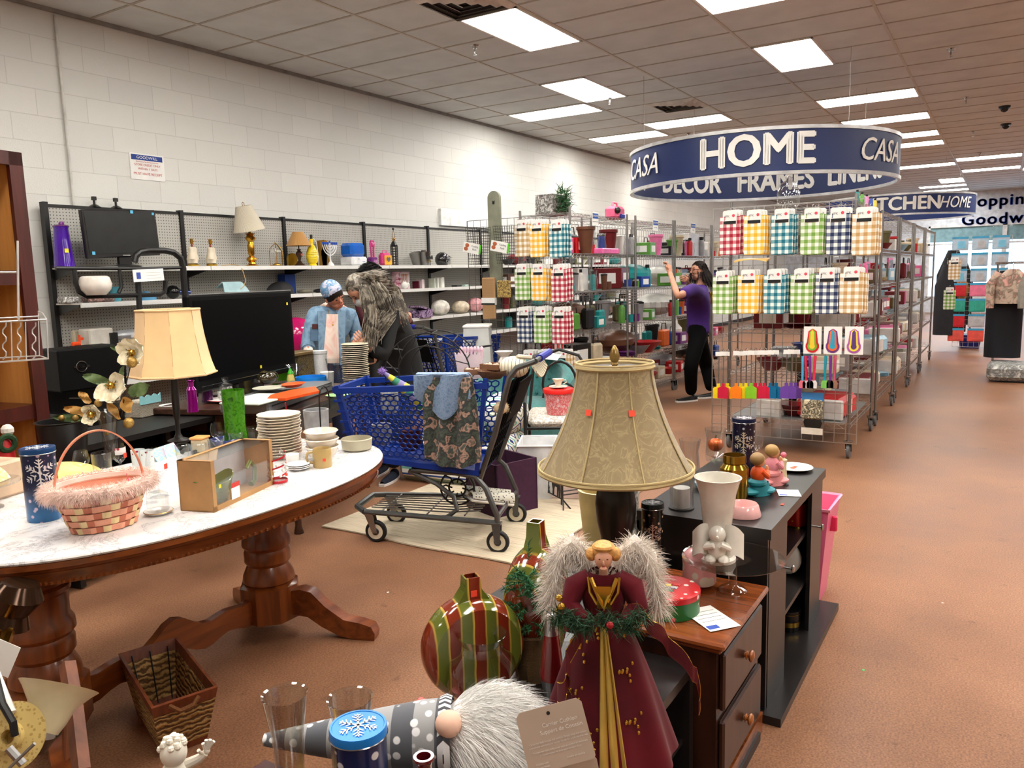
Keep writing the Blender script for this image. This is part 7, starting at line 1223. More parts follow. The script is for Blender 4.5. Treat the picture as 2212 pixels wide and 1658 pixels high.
for(px,py,d,lab)in((615,1500,1.50,'flared clear glass hurricane shade at the bottom edge, left one'),(756,1508,1.56,'flared clear glass hurricane shade at the bottom edge, right one')):
 p=Pd(px,py,d);q=Vector((p[0],p[1],LZ));h=p[2]-LZ;rr=M_(p,50);one('flared_vase',lab,'glass',q,B().lathe([(rr*.85,0),(rr*.9,h*.12),(rr*.62,h*.45),(rr*.66,h*.7),(rr*.98,h),(rr*1.0,h+.002),(rr*.9,h),(rr*.6,h*.7),(rr*.56,h*.45),(rr*.84,h*.12)],40),glass((222,222,214),.55))
p=Pd(915,1632,1.28);q=Vector((p[0],p[1],LZ));one('red_bottle','dark red glass bottle neck poking up at bottom centre','bottle',q,B().lathe([(0,0),(.03,0),(.032,(p[2]-LZ)*.5),(.012,(p[2]-LZ)*.75),(.013,p[2]-LZ-.012),(.018,p[2]-LZ-.004),(.017,p[2]-LZ),(.012,p[2]-LZ),(.01,p[2]-LZ-.03)],28),mt((90,10,16),.06,coat=.6))
p=Pd(910,1515,1.88);q=Vector((p[0],p[1],LZ));t=T('pink_pot','pink lidded sugar pot with ball knob behind plush gnome','pot',q);h=p[2]-LZ;B().lathe([(0,0),(.035,0),(.045,h*.4),(.04,h*.75),(.02,h*.92),(0,h*.93)],28).o('body',mt((226,132,124),.3,coat=.4),t);B().ball((0,0,h),.011,12).o('knob',mt((226,120,116),.3),t)
# white cherub ornament at the lower left and the dismantled chandelier
p=Pd(375,1625,1.75);q=Vector((p[0],p[1],.0));zc=p[2];ca_=T('cherub_ornament','matte white cherub ornament with raised hand at bottom left','figurine',(p[0],p[1],0),rz=atan2(p[1],p[0])-pi/2);cwm=mt((226,218,202),.7,name='bisque');ca_.scale=(.72,)*3;hz=zc/.72
B().ball((0,0,hz),(.04,.036,.045),22).ball((0,0,hz-.08),(.045,.036,.06),20).tube([(.03,0,hz-.05),(.07,-.01,hz-.035),(.09,-.015,hz-.02)],[.018,.015,.011],10).ball((0,0,.05),(.06,.05,.05),16).tube([(0,0,.03),(0,0,hz-.05)],.04,12).o('body',cwm,ca_)
b=B()
for k,(dx,dz,l)in enumerate(((-.012,.022,.03),(-.002,.03,.034),(.01,.028,.03),(.02,.02,.026))):b.tube([(.092,-.015,hz-.018),(.095+dx*.6,-.018,hz-.005+dz*.5),(.097+dx,-.02,hz-.005+dz)],.0055,8)
b.tube([(.088,-.015,hz-.02),(.075,-.022,hz-.01),(.07,-.026,hz+.002)],.0055,8);b.ball((.093,-.015,hz-.014),(.012,.009,.012),10);b.o('hand',cwm,ca_);b=B()
for k in range(26):a=random.uniform(0,6.28);tt=random.uniform(0,1.3);b.ball((.038*sin(tt)*cos(a),.034*sin(tt)*sin(a)+.004,hz+.008+.042*cos(tt)),.011,8)
b.o('curls',cwm,ca_)
# ---------------- wire racks
def truss(b,p,q,h=.032,step=.04,r=.0028):
 p,q=Vector(p),Vector(q);d=q-p;n=max(2,int(d.length/step));dn=Vector((0,0,-h));b.cyl(p,q,r,n=4,cap=False).cyl(p+dn,q+dn,r,n=4,cap=False)
 b.tube([p+d*(i/n)+(dn if i%2 else Vector((0,0,0)))for i in range(n+1)],r*.8,3)
def caster(t,x,y):
 wm_=B();wm_.at((x+.03,y,.0625),rx=pi/2);wo=wm_.lathe([(.0,-.014),(.05,-.014),(.0625,-.01),(.0625,.01),(.05,.014),(0,.014)],20).o('caster',mt((96,96,96),.5),t);f=B()
 for s in(-.02,.02):f.add([(x-.02,y+s,.13),(x+.025,y+s,.13),(x+.042,y+s,.055),(x+.018,y+s,.055)],[(0,1,2,3),(3,2,1,0)])
 f.box((x,y,.132),(.06,.055,.008)).cyl((x+.03,y-.024,.0625),(x+.03,y+.024,.0625),.008).lathe([(.0,.138),(.034,.138),(.034,.146),(0,.15)],12,c=(x,y,0)).o('caster_fork',CHROME,wo)
def rack(label,x0,y0,L,Wd,H,zs):
 t=T('wire_rack',label,'rack',(x0,y0,0))
 for x in(0,L):
  for y in(0,Wd):B().cyl((x,y,.14),(x,y,H+.03),.0125,n=8).o('post',STEEL,t)
 for z in zs:
  b=B();truss(b,(0,0,z),(L,0,z));truss(b,(0,Wd,z),(L,Wd,z));truss(b,(0,0,z),(0,Wd,z));truss(b,(L,0,z),(L,Wd,z))
  for k in range(1,int(Wd/.045)):b.cyl((0,k*.045,z),(L,k*.045,z),.0022,n=3,cap=False)
  for x in(L*.33,L*.66):b.cyl((x,0,z-.006),(x,Wd,z-.006),.003,n=4)
  b.o('wire_shelf',WIRE,t)
 for x in(0,L):
  for y in(0,Wd):caster(t,x,y)
 return t
def grid(label,p0,u,Wd,z0,z1,name='grid_panel',m=None,sp=.076,parent=None):
 """square wire grid from p0 along u"""
 u=Vector(u);b=B();n=int(Wd/sp)
 for k in range(n+1):p=Vector(p0)+u*Wd*k/n;b.cyl(p+Vector((0,0,z0)),p+Vector((0,0,z1)),.0028 if 0<k<n else .005,n=4,cap=False)
 nz=int((z1-z0)/sp)
 for k in range(nz+1):z=z0+(z1-z0)*k/nz;b.cyl(Vector(p0)+Vector((0,0,z)),Vector(p0)+u*Wd+Vector((0,0,z)),.0028 if 0<k<nz else .004,n=4,cap=False)
 return b.o(name,m or WIRE,tag=(label,'panel'))
CZ=(2.08,1.70,1.32,.92,.53,.17);RZ=(2.0,1.66,1.33,1.01,.65,.27)
CU=[(6.72,1.33,'nearest centre rack behind the hanging towels'),(8.28,1.17,'second centre rack in front of the purple shirted woman'),(9.52,1.4,'third centre rack right of the purple shirted woman'),(11.0,1.3,'fourth centre rack hidden by the right towels')]
for x,L,n_ in CU:rack('chrome wire shelving rack, '+n_,x,3.55,L,.55,2.1,CZ)
RU=[(6.52,1.2,'nearest right aisle rack'),(8.0,1.25,'second right aisle rack'),(9.45,1.3,'third right aisle rack'),(10.95,1.3,'fourth right aisle rack'),(12.45,1.6,'fifth right aisle rack')]
for x,L,n_ in RU:rack('chrome wire shelving rack on casters, '+n_,x,1.0,L,.95,2.02 if x<7 else 1.98,RZ)
B().box((0,0,0),(1.15,.9,.004)).o('shelf_liner',mt((120,120,118),.35),loc=(7.12,1.48,.275),tag=('grey plastic liner on the lowest shelf of nearest right rack','liner'))
grid('tall grid panel at the end of right rack holding towels',(6.44,.93,0),(0,1,0),1.14,.14,2.0);grid('tall dark grid panel at the end of centre racks holding towels',(6.62,3.55,0),(0,1,0),1.12,.45,2.06,m=STEEL)
grid('narrow grid panel standing on centre rack back side',(6.72,4.13,0),(1,0,0),1.3,.3,2.05);grid('second grid panel on centre rack back side',(8.28,4.13,0),(1,0,0),1.2,.3,2.05);grid('third grid panel on centre rack back side',(9.52,4.13,0),(1,0,0),1.4,.3,2.05)
# towel packs
TC=dict(red=(160,22,46),yellow=(242,176,36),teal=(10,104,124),green=(112,158,66),navy=(22,40,78),tan=(186,148,92))
TP={}
def pack(cn):
 t=T('towel_pack','x','towel pack',(0,0,-5),rz=-pi/2);w_,h_,d=.165,.3,.022
 def f(u,v):a=2*pi*u;return(w_/2*max(-1,min(1,1.25*cos(a)))*(1-.0*v-(.10 if v>.93 else 0)),d/2*max(-1,min(1,1.3*sin(a)))+.004*sin(v*9+cos(a)*5),-.045-h_*v)
 B().surf(f,16,12).add([f(u/16,1)for u in range(16)],[tuple(range(16))]).o('folded_towel',gingham(TC[cn]),t)
 c=B().prism([(-.055,-.105),(.055,-.105),(.055,-.01),(.045,.0),(-.045,0),(-.055,-.01)],.028).o('header_card',PAPER,t);B().box((0,-.0145,-.092),(.1,.002,.024)).o('black_band',BLACK,c);b=B()
 text('4PK',.026,GREY,c,(-.022,-.0155,-.045),ext=.0003);B().ball((.03,-.0155,-.04),(.012,.001,.012),8).o('red_leaf',mt((214,70,90),.6),c);B().tube([(0,0,0),(0,.0,.02),(0,.05,.03)],.002,4).o('peg_hook',WIRE,t);return t
def hang(cn,px,py,X,lab,n=3,side=1):
 for k in range(n):
  p=Px(px,py,X);loc=p+Vector((.034*k,-.012*k*side+random.uniform(-.004,.004),random.uniform(-.004,.004)));l=cn+' gingham towel pack '+lab+(', front pack' if k==0 else ', %s pack behind front'%['','first','second','third'][k])
  g='hanging gingham towel packs'
  if cn not in TP:TP[cn]=pack(cn);TP[cn].location=loc;TP[cn]['label']=l;TP[cn]['group']=g
  else:dup(TP[cn],loc,label=l,group=g)
OR4=('top','second','third','fourth')
for r_,(py,row)in enumerate(((448,(('red',1578),('yellow',1630),('teal',1690),('green',1756),('navy',1812),('tan',1869))),(578,(('green',1561),('yellow',1617),('teal',1674),('green',1732),('navy',1788),('tan',1841))))):
 for i,(cn,px)in enumerate(row):hang(cn,px,py+(4-i)*1.5,6.30,('second green ' if i==3 and r_ else '')+OR4[r_]+' row, right rack end',3)
for r_,(py,row)in enumerate(((474,(('tan',1127),('yellow',1160),('teal',1203))),(570,(('green',1127),('yellow',1163),('red',1207))),(662,(('navy',1132),('green',1168),('red',1209))),(755,(('navy',1143),('green',1174),('tan',1213))))):
 for cn,px in row:hang(cn,px,py,6.48,OR4[r_]+' row, left rack end',3)
q=Px(1625,566,6.36);B().surf(lambda u,v:((v-.5)*.12,(.5-u)*.25,.02*sin(pi*u)*(1-v)+.02*v),10,4,th=.012).o('loose_towel',gingham((242,176,36)),loc=q,tag=('loose yellow gingham towel lying across second row of packs','towel'))
q=Px(1574,596,6.36);
# left end: wire baskets, brown towel pack, pot holder, paddle
bwm=mt((30,30,30),.4)
for(a,c_,lab)in((1018,492,'black wire basket hanging tilted with cookie label, left of paddle'),(1078,488,'dark wire basket hanging right of grey paddle')):
 p=Px(a+22,c_,6.5);t=T('wire_basket',lab,'basket',p,rot=(0,0,-pi/2));b=B()
 for k in range(9):b.cyl((-.11+k*.027,0,0),(-.08+k*.02,0,-.36),.0018,n=3).cyl((-.11+k*.027,-.12,0),(-.08+k*.02,-.1,-.36),.0018,n=3)
 for k in range(14):z=-k*.027;w_=.11-.03*k/13;b.tube([(-w_,0,z),(w_,0,z),(w_,-.12,z),(-w_,-.12,z)],.0018,3,closed=True)
 b.o('wire',bwm,t);cl=B().box((0,-.13,-.2),(.19,.002,.1)).o('product_card',PAPER,t,rot=(0,.2,0));text('Cooling',.025,BLACK,cl,(.04,-.132,-.18),ext=.0003);text('Rack',.025,BLACK,cl,(.04,-.132,-.21),ext=.0003);B().ball((-.05,-.132,-.18),(.025,.002,.02),10).ball((-.06,-.132,-.215),(.025,.002,.02),10).o('cookie_print',mt((176,96,60),.6),cl);B().box((.105,-.131,-.2),(.02,.002,.09)).o('green_edge',mt((80,190,30),.6),cl)
p=Px(1055,598,6.5);t=T('dishcloth_pack','tan waffle dishcloths with white band hanging on left rack end','towel pack',p,rz=-pi/2);B().box((0,0,-.21),(.155,.03,.41),0,.01).o('folded_cloth',lined((168,132,92),(140,106,70),.008,.3),t);bd_=B().box((0,-.002,-.24),(.16,.034,.07)).o('paper_band',PAPER,t);B().box((0,-.02,-.265),(.16,.002,.015)).o('black_band',BLACK,bd_)
p=Px(1088,602,6.5);t=T('pot_holder','square yellow and black printed pot holder on left rack end','pot holder',p,rz=-pi/2);B().box((0,0,-.10),(.16,.02,.17),0,.01).o('quilted_pad',patch(((206,176,96),(60,40,36),(206,176,96),(90,60,70)),26,.8,2),t);B().tube([(.0,0,0),(.02,0,.02),(-.02,0,.02)],.003,closed=True).o('loop',BLACK,t)
p=Px(1067,412,6.6);t=T('wooden_paddle','tall grey green arched board standing above the left towel rack','board',(p[0],p[1],0),rz=-pi/2);w_=M_(p,15.5);B().prism([(-w_,1.3),(w_,1.3)]+[(w_*cos(a),p[2]-w_+w_*sin(a))for a in np.linspace(0,pi,12)],.03).o('board',mt((128,130,112),.6),t);B().prism([(-.012,p[2]-.13),(.012,p[2]-.13),(.014,p[2]-.09),(.006,p[2]-.1),(-.006,p[2]-.1),(-.014,p[2]-.09)],.034).o('cat_cutout',BLACK,t)
# utensils on the right grid
um=[((238,214,20),'yellow'),((196,24,62),'crimson'),((244,128,20),'orange'),((0,100,146),'blue'),((104,66,160),'purple'),((130,196,40),'lime')]
UP={}
for px,ci,lab in((1552,0,'first from the left'),(1562,1,'behind the first yellow one'),(1571,0,'third from the left'),(1590,2,'in front of the left pair'),(1600,0,'behind the orange ones'),(1611,0,'right of orange one'),(1622,5,'behind the yellow ones'),(1631,1,'left crimson one'),(1642,1,'middle crimson one'),(1651,1,'right crimson one'),(1664,3,'left blue one'),(1676,3,'right blue one'),(1698,4,'left purple one'),(1708,4,'middle purple one'),(1718,4,'right purple one')):
 k=UP.get(ci);p=Px(px,860,6.33+random.uniform(-.05,.03));l=um[ci][1]+' silicone basting brush hanging low on right grid panel, '+lab
 if k is None:
  t=UP[ci]=T('basting_brush',l,'brush',p,rz=-pi/2+.5*(px%2),group='silicone brushes on the grid');m_=mt(um[ci][0],.4);B().prism([(-.045,0),(.045,0),(.045,.085),(.012,.10),(.012,.125),(-.012,.125),(-.012,.10),(-.045,.085)],.012).o('head',m_,t);B().cyl((0,0,.12),(0,0,.36),.005,n=6).tube([(0,0,.36),(.012,0,.39),(0,0,.41),(-.012,0,.39),(0,0,.36)],.003,4).o('wire_handle',CHROME,t);B().box((0,-.012,.37),(.05,.001,.035)).o('barcode_tag',PAPER,t)
 else:dup(k,p,rz=-pi/2+random.uniform(-.3,.6),label=l)
for px,cols_,lab in((1756,((200,30,40),(120,180,60),(240,200,60)),'left card with red cups'),(1800,((110,60,130),(230,110,60),(50,160,190)),'middle card with purple orange cups'),(1846,((170,90,170),(240,220,70),(90,60,120)),'right card with pink yellow cups')):
 p=Px(px,705,6.3);t=T('measuring_spoons','nested measuring spoon set on white card, '+lab,'spoons',p,rz=-pi/2);B().box((0,0,-.105),(.13,.004,.21),0,.001).o('card',PAPER,t)
 for k,cc in enumerate(cols_):r=.05-.015*k;B().prism([(r*cos(a),-.15+r*sin(a))for a in np.linspace(pi*.8,2.2*pi,12)]+[(r*.6,-.05+r*.3),(0,-.03+r*.3),(-r*.6,-.05+r*.3)],.004).o('spoon',mt(cc,.4),t,loc=(0,-.004-.003*k,0))
for px,c1_,c2_,lab in((1733,(80,170,220),(220,110,130),'blue handle, first'),(1741,(210,40,80),(214,190,200),'red handle beside the blue one'),(1750,(120,50,150),(30,28,30),'purple handle over black head'),(1757,(220,50,80),(220,220,220),'pink handle over pale head'),(1781,(20,150,170),(120,190,90),'teal handle over green head'),(1793,(110,50,140),(30,28,30),'violet handle at right'),(1801,(190,80,110),(150,110,90),'rose handle, last')):
 p=Px(px,838,6.3);t=T('silicone_spatula','small silicone spatula on the right grid, '+lab,'spatula',p,rz=-pi/2);B().prism([(-.024,0),(.024,0),(.026,.04),(.015,.06),(-.015,.06),(-.026,.04)],.012).o('head',mt(c2_,.4),t);B().cyl((0,0,.06),(random.uniform(-.01,.01),0,.25),.008,.011,8).o('handle',mt(c1_,.35),t)
p=Px(1756,848,6.36);t=T('oven_mitt_set','chef printed pot holder set with blue header on right grid','mitt',p,rz=-pi/2);B().box((0,0,-.03),(.16,.01,.06)).o('blue_header',mt((50,120,180),.5),t);B().box((0,0,-.13),(.155,.03,.16),0,.02).o('printed_pad',patch(((214,204,170),(40,36,32),(214,204,170)),30,.8),t);B().ball((0,.02,-.24),(.07,.02,.07),12).o('black_mitt',BLACK,t);B().box((0,.0,-.305),(.16,.008,.05)).o('cream_tag',mt((214,206,190),.7),t)
# shelf signs
for px,py,l1,lab in((1286,472,'DECORATIVE METAL','first of three'),(1416,486,'GIFT ITEMS','second of three'),(1497,492,'MUGS','third of three')):
 p=Py(px,py,3.5);t=T('shelf_sign','white GOODWILL shelf sign clipped on the centre rack, '+lab,'sign',p);w_=M_(p,30);B().box((0,0,0),(w_,.003,.13)).o('card',PAPER,t,rot=(0,.05,0));B().box((0,-.003,.025),(w_*.9,.001,.05)).o('blue_band',mt((40,90,170),.6),t);text('GOODWILL',.026,WHITE,t,(0,-.005,.025),ext=.0003);text(l1,.018 if len(l1)<12 else .014,GREY,t,(0,-.003,-.03),ext=.0003)
 # goods: kinds are built once, then copied and coloured
CN={'red':(186,28,34),'white':(222,220,214),'black':(26,25,26),'blue':(34,70,150),'pink':(232,120,170),'steel grey':(150,150,152),'teal':(30,140,140),'brown':(96,60,40),'green':(90,150,60),'purple':(110,50,120),'orange':(214,100,40),'cream':(214,200,170),'dark red':(110,24,30),'yellow':(226,196,70),'olive':(96,92,60),'pale blue':(150,190,210)}
KD={}
def goods(kind,cname,loc,s=1,label='',rz=0,cat=None):
 key=(kind,cname);m_=mt(CN[cname],.35)
 if key in KD:return dup(KD[key],loc,rz=rz,label=label,sc=s)
 t=T(kind,label,cat or kind.split('_')[-1],loc,rz=rz);t.scale=s if isinstance(s,tuple)else(s,)*3
 if kind=='travel_tumbler':B().lathe([(0,0),(.03,0),(.042,.18),(0,.18)],16).o('cup',m_,t);B().lathe([(.044,.178),(.044,.195),(.02,.205),(0,.205)],16).o('lid',BLACK if cname!='white' else mt(CN['pink'],.3),t)
 elif kind=='coffee_mug':B().lathe([(0,0),(.037,0),(.04,.09),(.036,.09),(.034,.01),(0,.008)],16).o('cup',m_,t);B().tube([(.038,0,.075),(.065,0,.065),(.065,0,.03),(.038,0,.02)],.006,5).o('handle',m_,t)
 elif kind=='storage_box':B().box((0,0,.07),(.2,.2,.14),0,.004).o('carton',m_,t);B().box((0,-.101,.07),(.12,.002,.07)).box((-.101,0,.07),(.002,.12,.07)).o('label',PAPER,t)
 elif kind=='mixing_bowl':B().lathe([(0,0),(.05,0),(.12,.09),(.115,.09),(.05,.01),(0,.01)],20).o('bowl',m_,t)
 elif kind=='water_bottle':B().lathe([(0,0),(.036,0),(.038,.17),(.02,.2),(0,.2)],16).o('body',m_,t);B().cyl((0,0,.2),(0,0,.235),.022).o('cap',BLACK,t)
 elif kind=='dinner_plates':B().lathe([(0,0),(.09,0),(.11,.01),(.09,.012),(.11,.022),(.09,.024),(.11,.034),(.09,.036),(.11,.046),(0,.044)],20).o('plates',m_,t)
 elif kind=='framed_picture':B().box((0,0,.12),(.2,.02,.24)).o('frame',m_,t);B().box((0,-.011,.12),(.15,.002,.19)).box((-.0,.011,.12),(.15,.002,.19)).o('print',patch(((170,160,150),(90,100,110),(200,190,170)),12,.4),t)
 elif kind=='bagged_pillow':B().ball((0,0,.09),(.2,.15,.09),14).o('cushion',m_,t)
 elif kind=='bedding_pack':B().box((0,0,.075),(.42,.3,.15),0,.03).o('folded_bedding',m_,t);B().box((-.2,-.02,.075),(.03,.28,.14),0,.01).box((.0,-.145,.075),(.1,.02,.1)).o('clear_band',mt((205,200,196),.15),t)
 elif kind=='glass_vase':B().lathe([(0,0),(.03,0),(.045,.08),(.03,.15),(.04,.2),(.038,.2)],16).o('glass',glass((225,230,232),.4),t)
 elif kind=='flower_pot':B().lathe([(0,0),(.05,0),(.075,.2),(.085,.205),(.085,.23),(.075,.23),(.05,.01)],20).o('pot',m_,t)
 elif kind=='handled_bag':B().box((0,0,.1),(.16,.08,.2),0,.02).o('pouch',m_,t);B().tube([(-.05,0,.2),(-.04,0,.27),(.04,0,.27),(.05,0,.2)],.006,5).o('strap',BLACK,t)
 KD[key]=t;return t
HTS={'travel_tumbler':1.0,'coffee_mug':1.0,'storage_box':1.0}
AN=['top','second','third','fourth','fifth','lowest']
def stock(units,Yf,zs,names,kinds,pal,depth,first=0,seed=3):
 rnd=random.Random(seed)
 for(x0,L,_),nm in zip(units,names):
  for si in range(first,len(zs)):
   z=zs[si]+.004;x=x0+.1;used=set();row=0
   while x<x0+L-.1:
    for tr_ in range(20):
     kd=rnd.choice(kinds[min(si,len(kinds)-1)]);cn=rnd.choice(pal)
     if(kd,cn)not in used:break
    used.add((kd,cn));s=rnd.uniform(.85,1.2);gap=zs[si-1]-zs[si]-.06 if si else .5
    hm_={'framed_picture':.24,'flower_pot':.23,'water_bottle':.235,'travel_tumbler':.205,'glass_vase':.2,'handled_bag':.27}.get(kd,.18)
    s=min(s,gap/hm_)if depth<.35 or Yf<2 else gap/hm_*rnd.uniform(.75,1);wd_={'storage_box':.2,'mixing_bowl':.24,'dinner_plates':.22,'framed_picture':.2,'bagged_pillow':.4,'bedding_pack':.42,'handled_bag':.18,'flower_pot':.17}.get(kd,.12)*s
    if x+wd_>x0+L-.02:break
    goods(kd,cn,(x+wd_/2,Yf+depth+rnd.uniform(0,.1),z),s,'%s %s on %s shelf, %s'%(cn,kd.replace('_',' '),AN[si],nm),rnd.uniform(-.2,.2));x+=wd_+rnd.uniform(.015,.07)
K1=['travel_tumbler','coffee_mug','water_bottle','glass_vase','storage_box'];K2=['mixing_bowl','dinner_plates','storage_box','handled_bag','coffee_mug']
names_c=['nearest centre rack','second centre rack','third centre rack','fourth centre rack']
PC=['red','white','black','blue','pink','steel grey','teal','brown','green','purple','orange','cream'];PD=['black','steel grey','dark red','brown','olive','black','white','teal']
stock(CU,3.55,CZ,names_c,[K1,K1+['flower_pot'],K1,K1+['handled_bag'],K2,K2],PC,.15,1,5)
stock(CU,3.55,CZ[:],['back row, '+n for n in names_c],[['handled_bag','storage_box','flower_pot','bagged_pillow']],PD,.40,1,9)
KR=['bagged_pillow','storage_box','dinner_plates','framed_picture'];KB=['bedding_pack','storage_box','bedding_pack']
names_r=['nearest right rack','second right rack','third right rack','fourth right rack','fifth right rack']
stock(RU,1.0,RZ,names_r,[K1,['mixing_bowl','flower_pot','framed_picture','storage_box'],K2+['framed_picture'],KB,KB,['storage_box','bedding_pack','dinner_plates']],['red','dark red','pink','cream','steel grey','white','pale blue','dark red','olive'],.17,1,14)
stock(RU,1.0,RZ,['second row, '+n for n in names_r],[K2,['storage_box','mixing_bowl','dinner_plates','flower_pot']],['white','red','black','steel grey','cream','dark red','pale blue','olive'],.42,1,33)
stock(RU[:2],1.0,RZ,['far side of the nearest right rack','far side of the second right rack'],[K2],['white','dark red','black','steel grey','cream','blue'],.62,1,21)
stock([(9.6,4.5,'')],6.1,SHZ,['wall shelving behind the centre racks'],[['storage_box','handled_bag','bagged_pillow','mixing_bowl','flower_pot']],PD+['dark red'],.1,0,41)
# singular things on the racks
def onC(px,py,Y=3.62):p=Py(px,py,Y);return Vector((p[0],Y,min(CZ,key=lambda z:abs(z-p[2]))+.004))
p=onC(1185,458,3.9);p[0]=7.0;t=T('log_planter','birch print crate with small green artificial pine on top of rack','planter',p);B().box((0,0,.1),(.3,.2,.2)).o('crate',patch(((200,196,190),(60,56,54),(200,196,190)),24,.6),t);g=B()
for k in range(260):g.hair([((random.uniform(-.1,.1),random.uniform(-.16,-.1),.02+random.random()*.24),(random.uniform(-1,1),random.uniform(-1,.3),random.uniform(-.2,1)))],.09,.006,.2)
g.o('pine_sprig',mt((40,84,44),.7),t,kind='stuff')
p=onC(1328,465,3.7);t=T('toy_toolbox','pink toy toolbox with blue latch standing on top of rack','toy',p);B().box((0,0,.07),(.22,.16,.14),0,.03).o('box',mt((240,110,150),.35),t);B().tube([(-.06,0,.14),(-.05,0,.18),(.05,0,.18),(.06,0,.14)],.012).o('handle',mt((244,140,170),.35),t);B().box((-.0,-.09,.03),(.09,.03,.05),0,.01).o('blue_truck',mt((30,60,170),.4),t);B().ball((-.1,-.08,.09),.035).o('black_ball',BLACK,t)
p=Pd(1710,432,6.0);p=Vector((6.75,1.55,2.004));t=T('cookie_jar','large clear ribbed glass jar with knob lid on top of right rack','jar',p);B().lathe([(0,0),(.08,0),(.09,.02),(.09,.12),(.07,.15),(.07,.16)],24,wob=lambda a,j:.03*sin(12*a)).o('jar',glass((225,230,232),.6),t);B().lathe([(.075,.16),(.07,.18),(.02,.21),(.03,.23),(0,.245)],20).o('lid',glass((225,230,232),.7),t)
for i,(cn,dy)in enumerate((('teal',.0),('green',-.06),('pink',-.13),('blue',-.19),('yellow',-.25))):goods('plastic_comb' if 0 else 'water_bottle',cn,(6.95+.25*i,1.06,2.006),.45,'%s squeeze toy bottle sticking up at the top of nearest right rack'%cn)
goods('flower_pot','brown',onC(1266,547),1.15,'tall brown metal flower pot standing near the first shelf sign');goods('water_bottle','red',onC(1490,548,3.62),1.0,'red water bottle right of the third shelf sign')
p=onC(1500,545,3.8);B().box((0,0,.16),(.36,.02,.32)).o('white_board',mt((205,206,212),.4),loc=p,tag=('large grey white panel standing behind the red water bottle','board'))
p=onC(1310,547,3.6);B().box((0,0,.03),(.42,.12,.06),0,.01).o('pink_case',mt((230,110,170),.3),loc=(8.0-.25,3.66,p[2]),tag=('long pink and clear plastic case on the second shelf','case'))
p=onC(1425,780,3.7);goods('mixing_bowl','red',(8.95,3.72,.535),(1.7,1.7,1.5),'very large red plastic bowl on low shelf behind bell lamp')
p=Py(1361,628,3.5);t=T('wire_caddy','square chrome wire caddies nested on the rack post','caddy',p);b=B()
for k in range(7):z=-.14+k*.03;b.tube([(-.1,-.06,z),(.1,-.06,z),(.1,.06,z),(-.1,.06,z)],.0035,4,closed=True)
b.o('wire',WIRE,t)
p=Px(1098,700,6.75);one('dvd_boxes','red and white striped carton standing behind the dark grid','box',(6.9,3.86,.54),B().box((0,0,.16),(.2,.14,.34)),lined((205,40,46),(222,220,216),.09,.5,0))
# far end: second ring sign, packs, clothes
p=Px(2105,450,20.0);RC=(20.0,p[1]+1.5);a2_=atan2(-RC[1],-RC[0])
ring_sign(RC[0],RC[1],RR,2.55,3.0,'smaller distant navy ring sign reading KITCHEN and HOME at far right',[('KITCHEN',angat(1975)-.18,.38,.006,0,1,False),('HOME',angat(2072)-.05,*cs,False)],a2_)
gx_=15.4;g0=Px(2180,640,gx_);g1=Px(2062,640,gx_)
grid('white wire grid display near the far window hung with packs',(gx_,g0[1],0),(0,1,0),g1[1]-g0[1],.1,1.95,m=mt((214,210,200),.5));PP=None;clr=[('pale blue',(120,190,220)),('pink',(226,120,150)),('grey',(180,180,184)),('teal',(50,160,140)),('red',(200,40,50)),('coral',(226,90,80))]
for r_,z in enumerate((1.95,1.68,1.42,1.18,.92,.66,.42)):
 for c_ in range(3):
  y=g0[1]+.16+c_*.29;cn,cc=clr[(0,2,0,4,3,4,5)[r_]if c_!=1 else(2,2,2,1,3,2,5)[r_]];l='%s blister pack, %s row %s column of the white grid display'%(cn,['first','second','third','fourth','fifth','sixth','seventh'][r_],['right','middle','left'][c_])
  t=T('blister_pack',l,'pack',(gx_-.06,y,z),rz=-pi/2,group='packs on the white grid display');B().box((0,0,-.11),(.24,.03,.22),0,.01).o('clear_pack',mt(cc if r_>2 else(170,190,205),.3),t);B().box((0,-.017,-.015),(.24,.004,.035)).o('header',mt((60,150,190),.5),t);B().box((.02,-.018,-.13),(.11,.006,.12),0,.01).o('product',mt(cc,.4),t)
  # rail of clothes at the right edge
cx_=12.2;p0=Px(2185,800,cx_);t=T('clothes_rail','chrome clothes rail standing at the right edge','rail',(cx_,p0[1],0));B().cyl((0,-.5,1.5),(0,.25,1.5),.014).cyl((0,-.45,.05),(0,-.45,1.5),.014).cyl((0,.22,.05),(0,.22,1.5),.014).tube([(-.3,.22,.05),(.3,.22,.05)],.014).o('rail',CHROME,t)
def garment(name,label,x,y,w_,z1,z0,m,sl=False,parts=()):
 t=T(name,label,'clothing',(x,y,0));
 def f(u,v):a=2*pi*u;k=min(1,.35+v*2.2);return(w_*.32*sin(a)*(1+.12*sin(5*a)*v),w_/2*k*cos(a),z1+(z0-z1)*v)
 B().surf(f,30,10).o('body',m,t)
 if sl:
  for s in(-1,1):B().tube([(0,s*w_*.4,z1-.04),(0,s*w_*.62,z1-.2),(-.03,s*w_*.62,z1-.5)],[.05,.06,.045],10).o('sleeve',m,t)
 B().tube([(0,0,z1-.02),(0,0,z1+.05),(.02,0,z1+.08),(0,0,z1+.1)],.004,5).o('hanger_hook',CHROME,t);return t
cam_=patch(((214,160,146),(196,180,160),(130,110,96),(222,170,156)),9,.6,1)
garment('bomber_jacket','pink camouflage bomber jacket hanging at the right edge',cx_-.12,p0[1]+.05,.38,1.42,.98,cam_,True);garment('black_trousers','long black trousers hanging under the pink jacket',cx_+.06,p0[1]+.12,.42,1.4,.26,mt((16,18,26),.8));garment('grey_cardigan','pale grey knit cardigan hanging right of pink jacket',cx_-.2,p0[1]-.25,.3,1.42,.8,mt((150,146,136),.9),True)
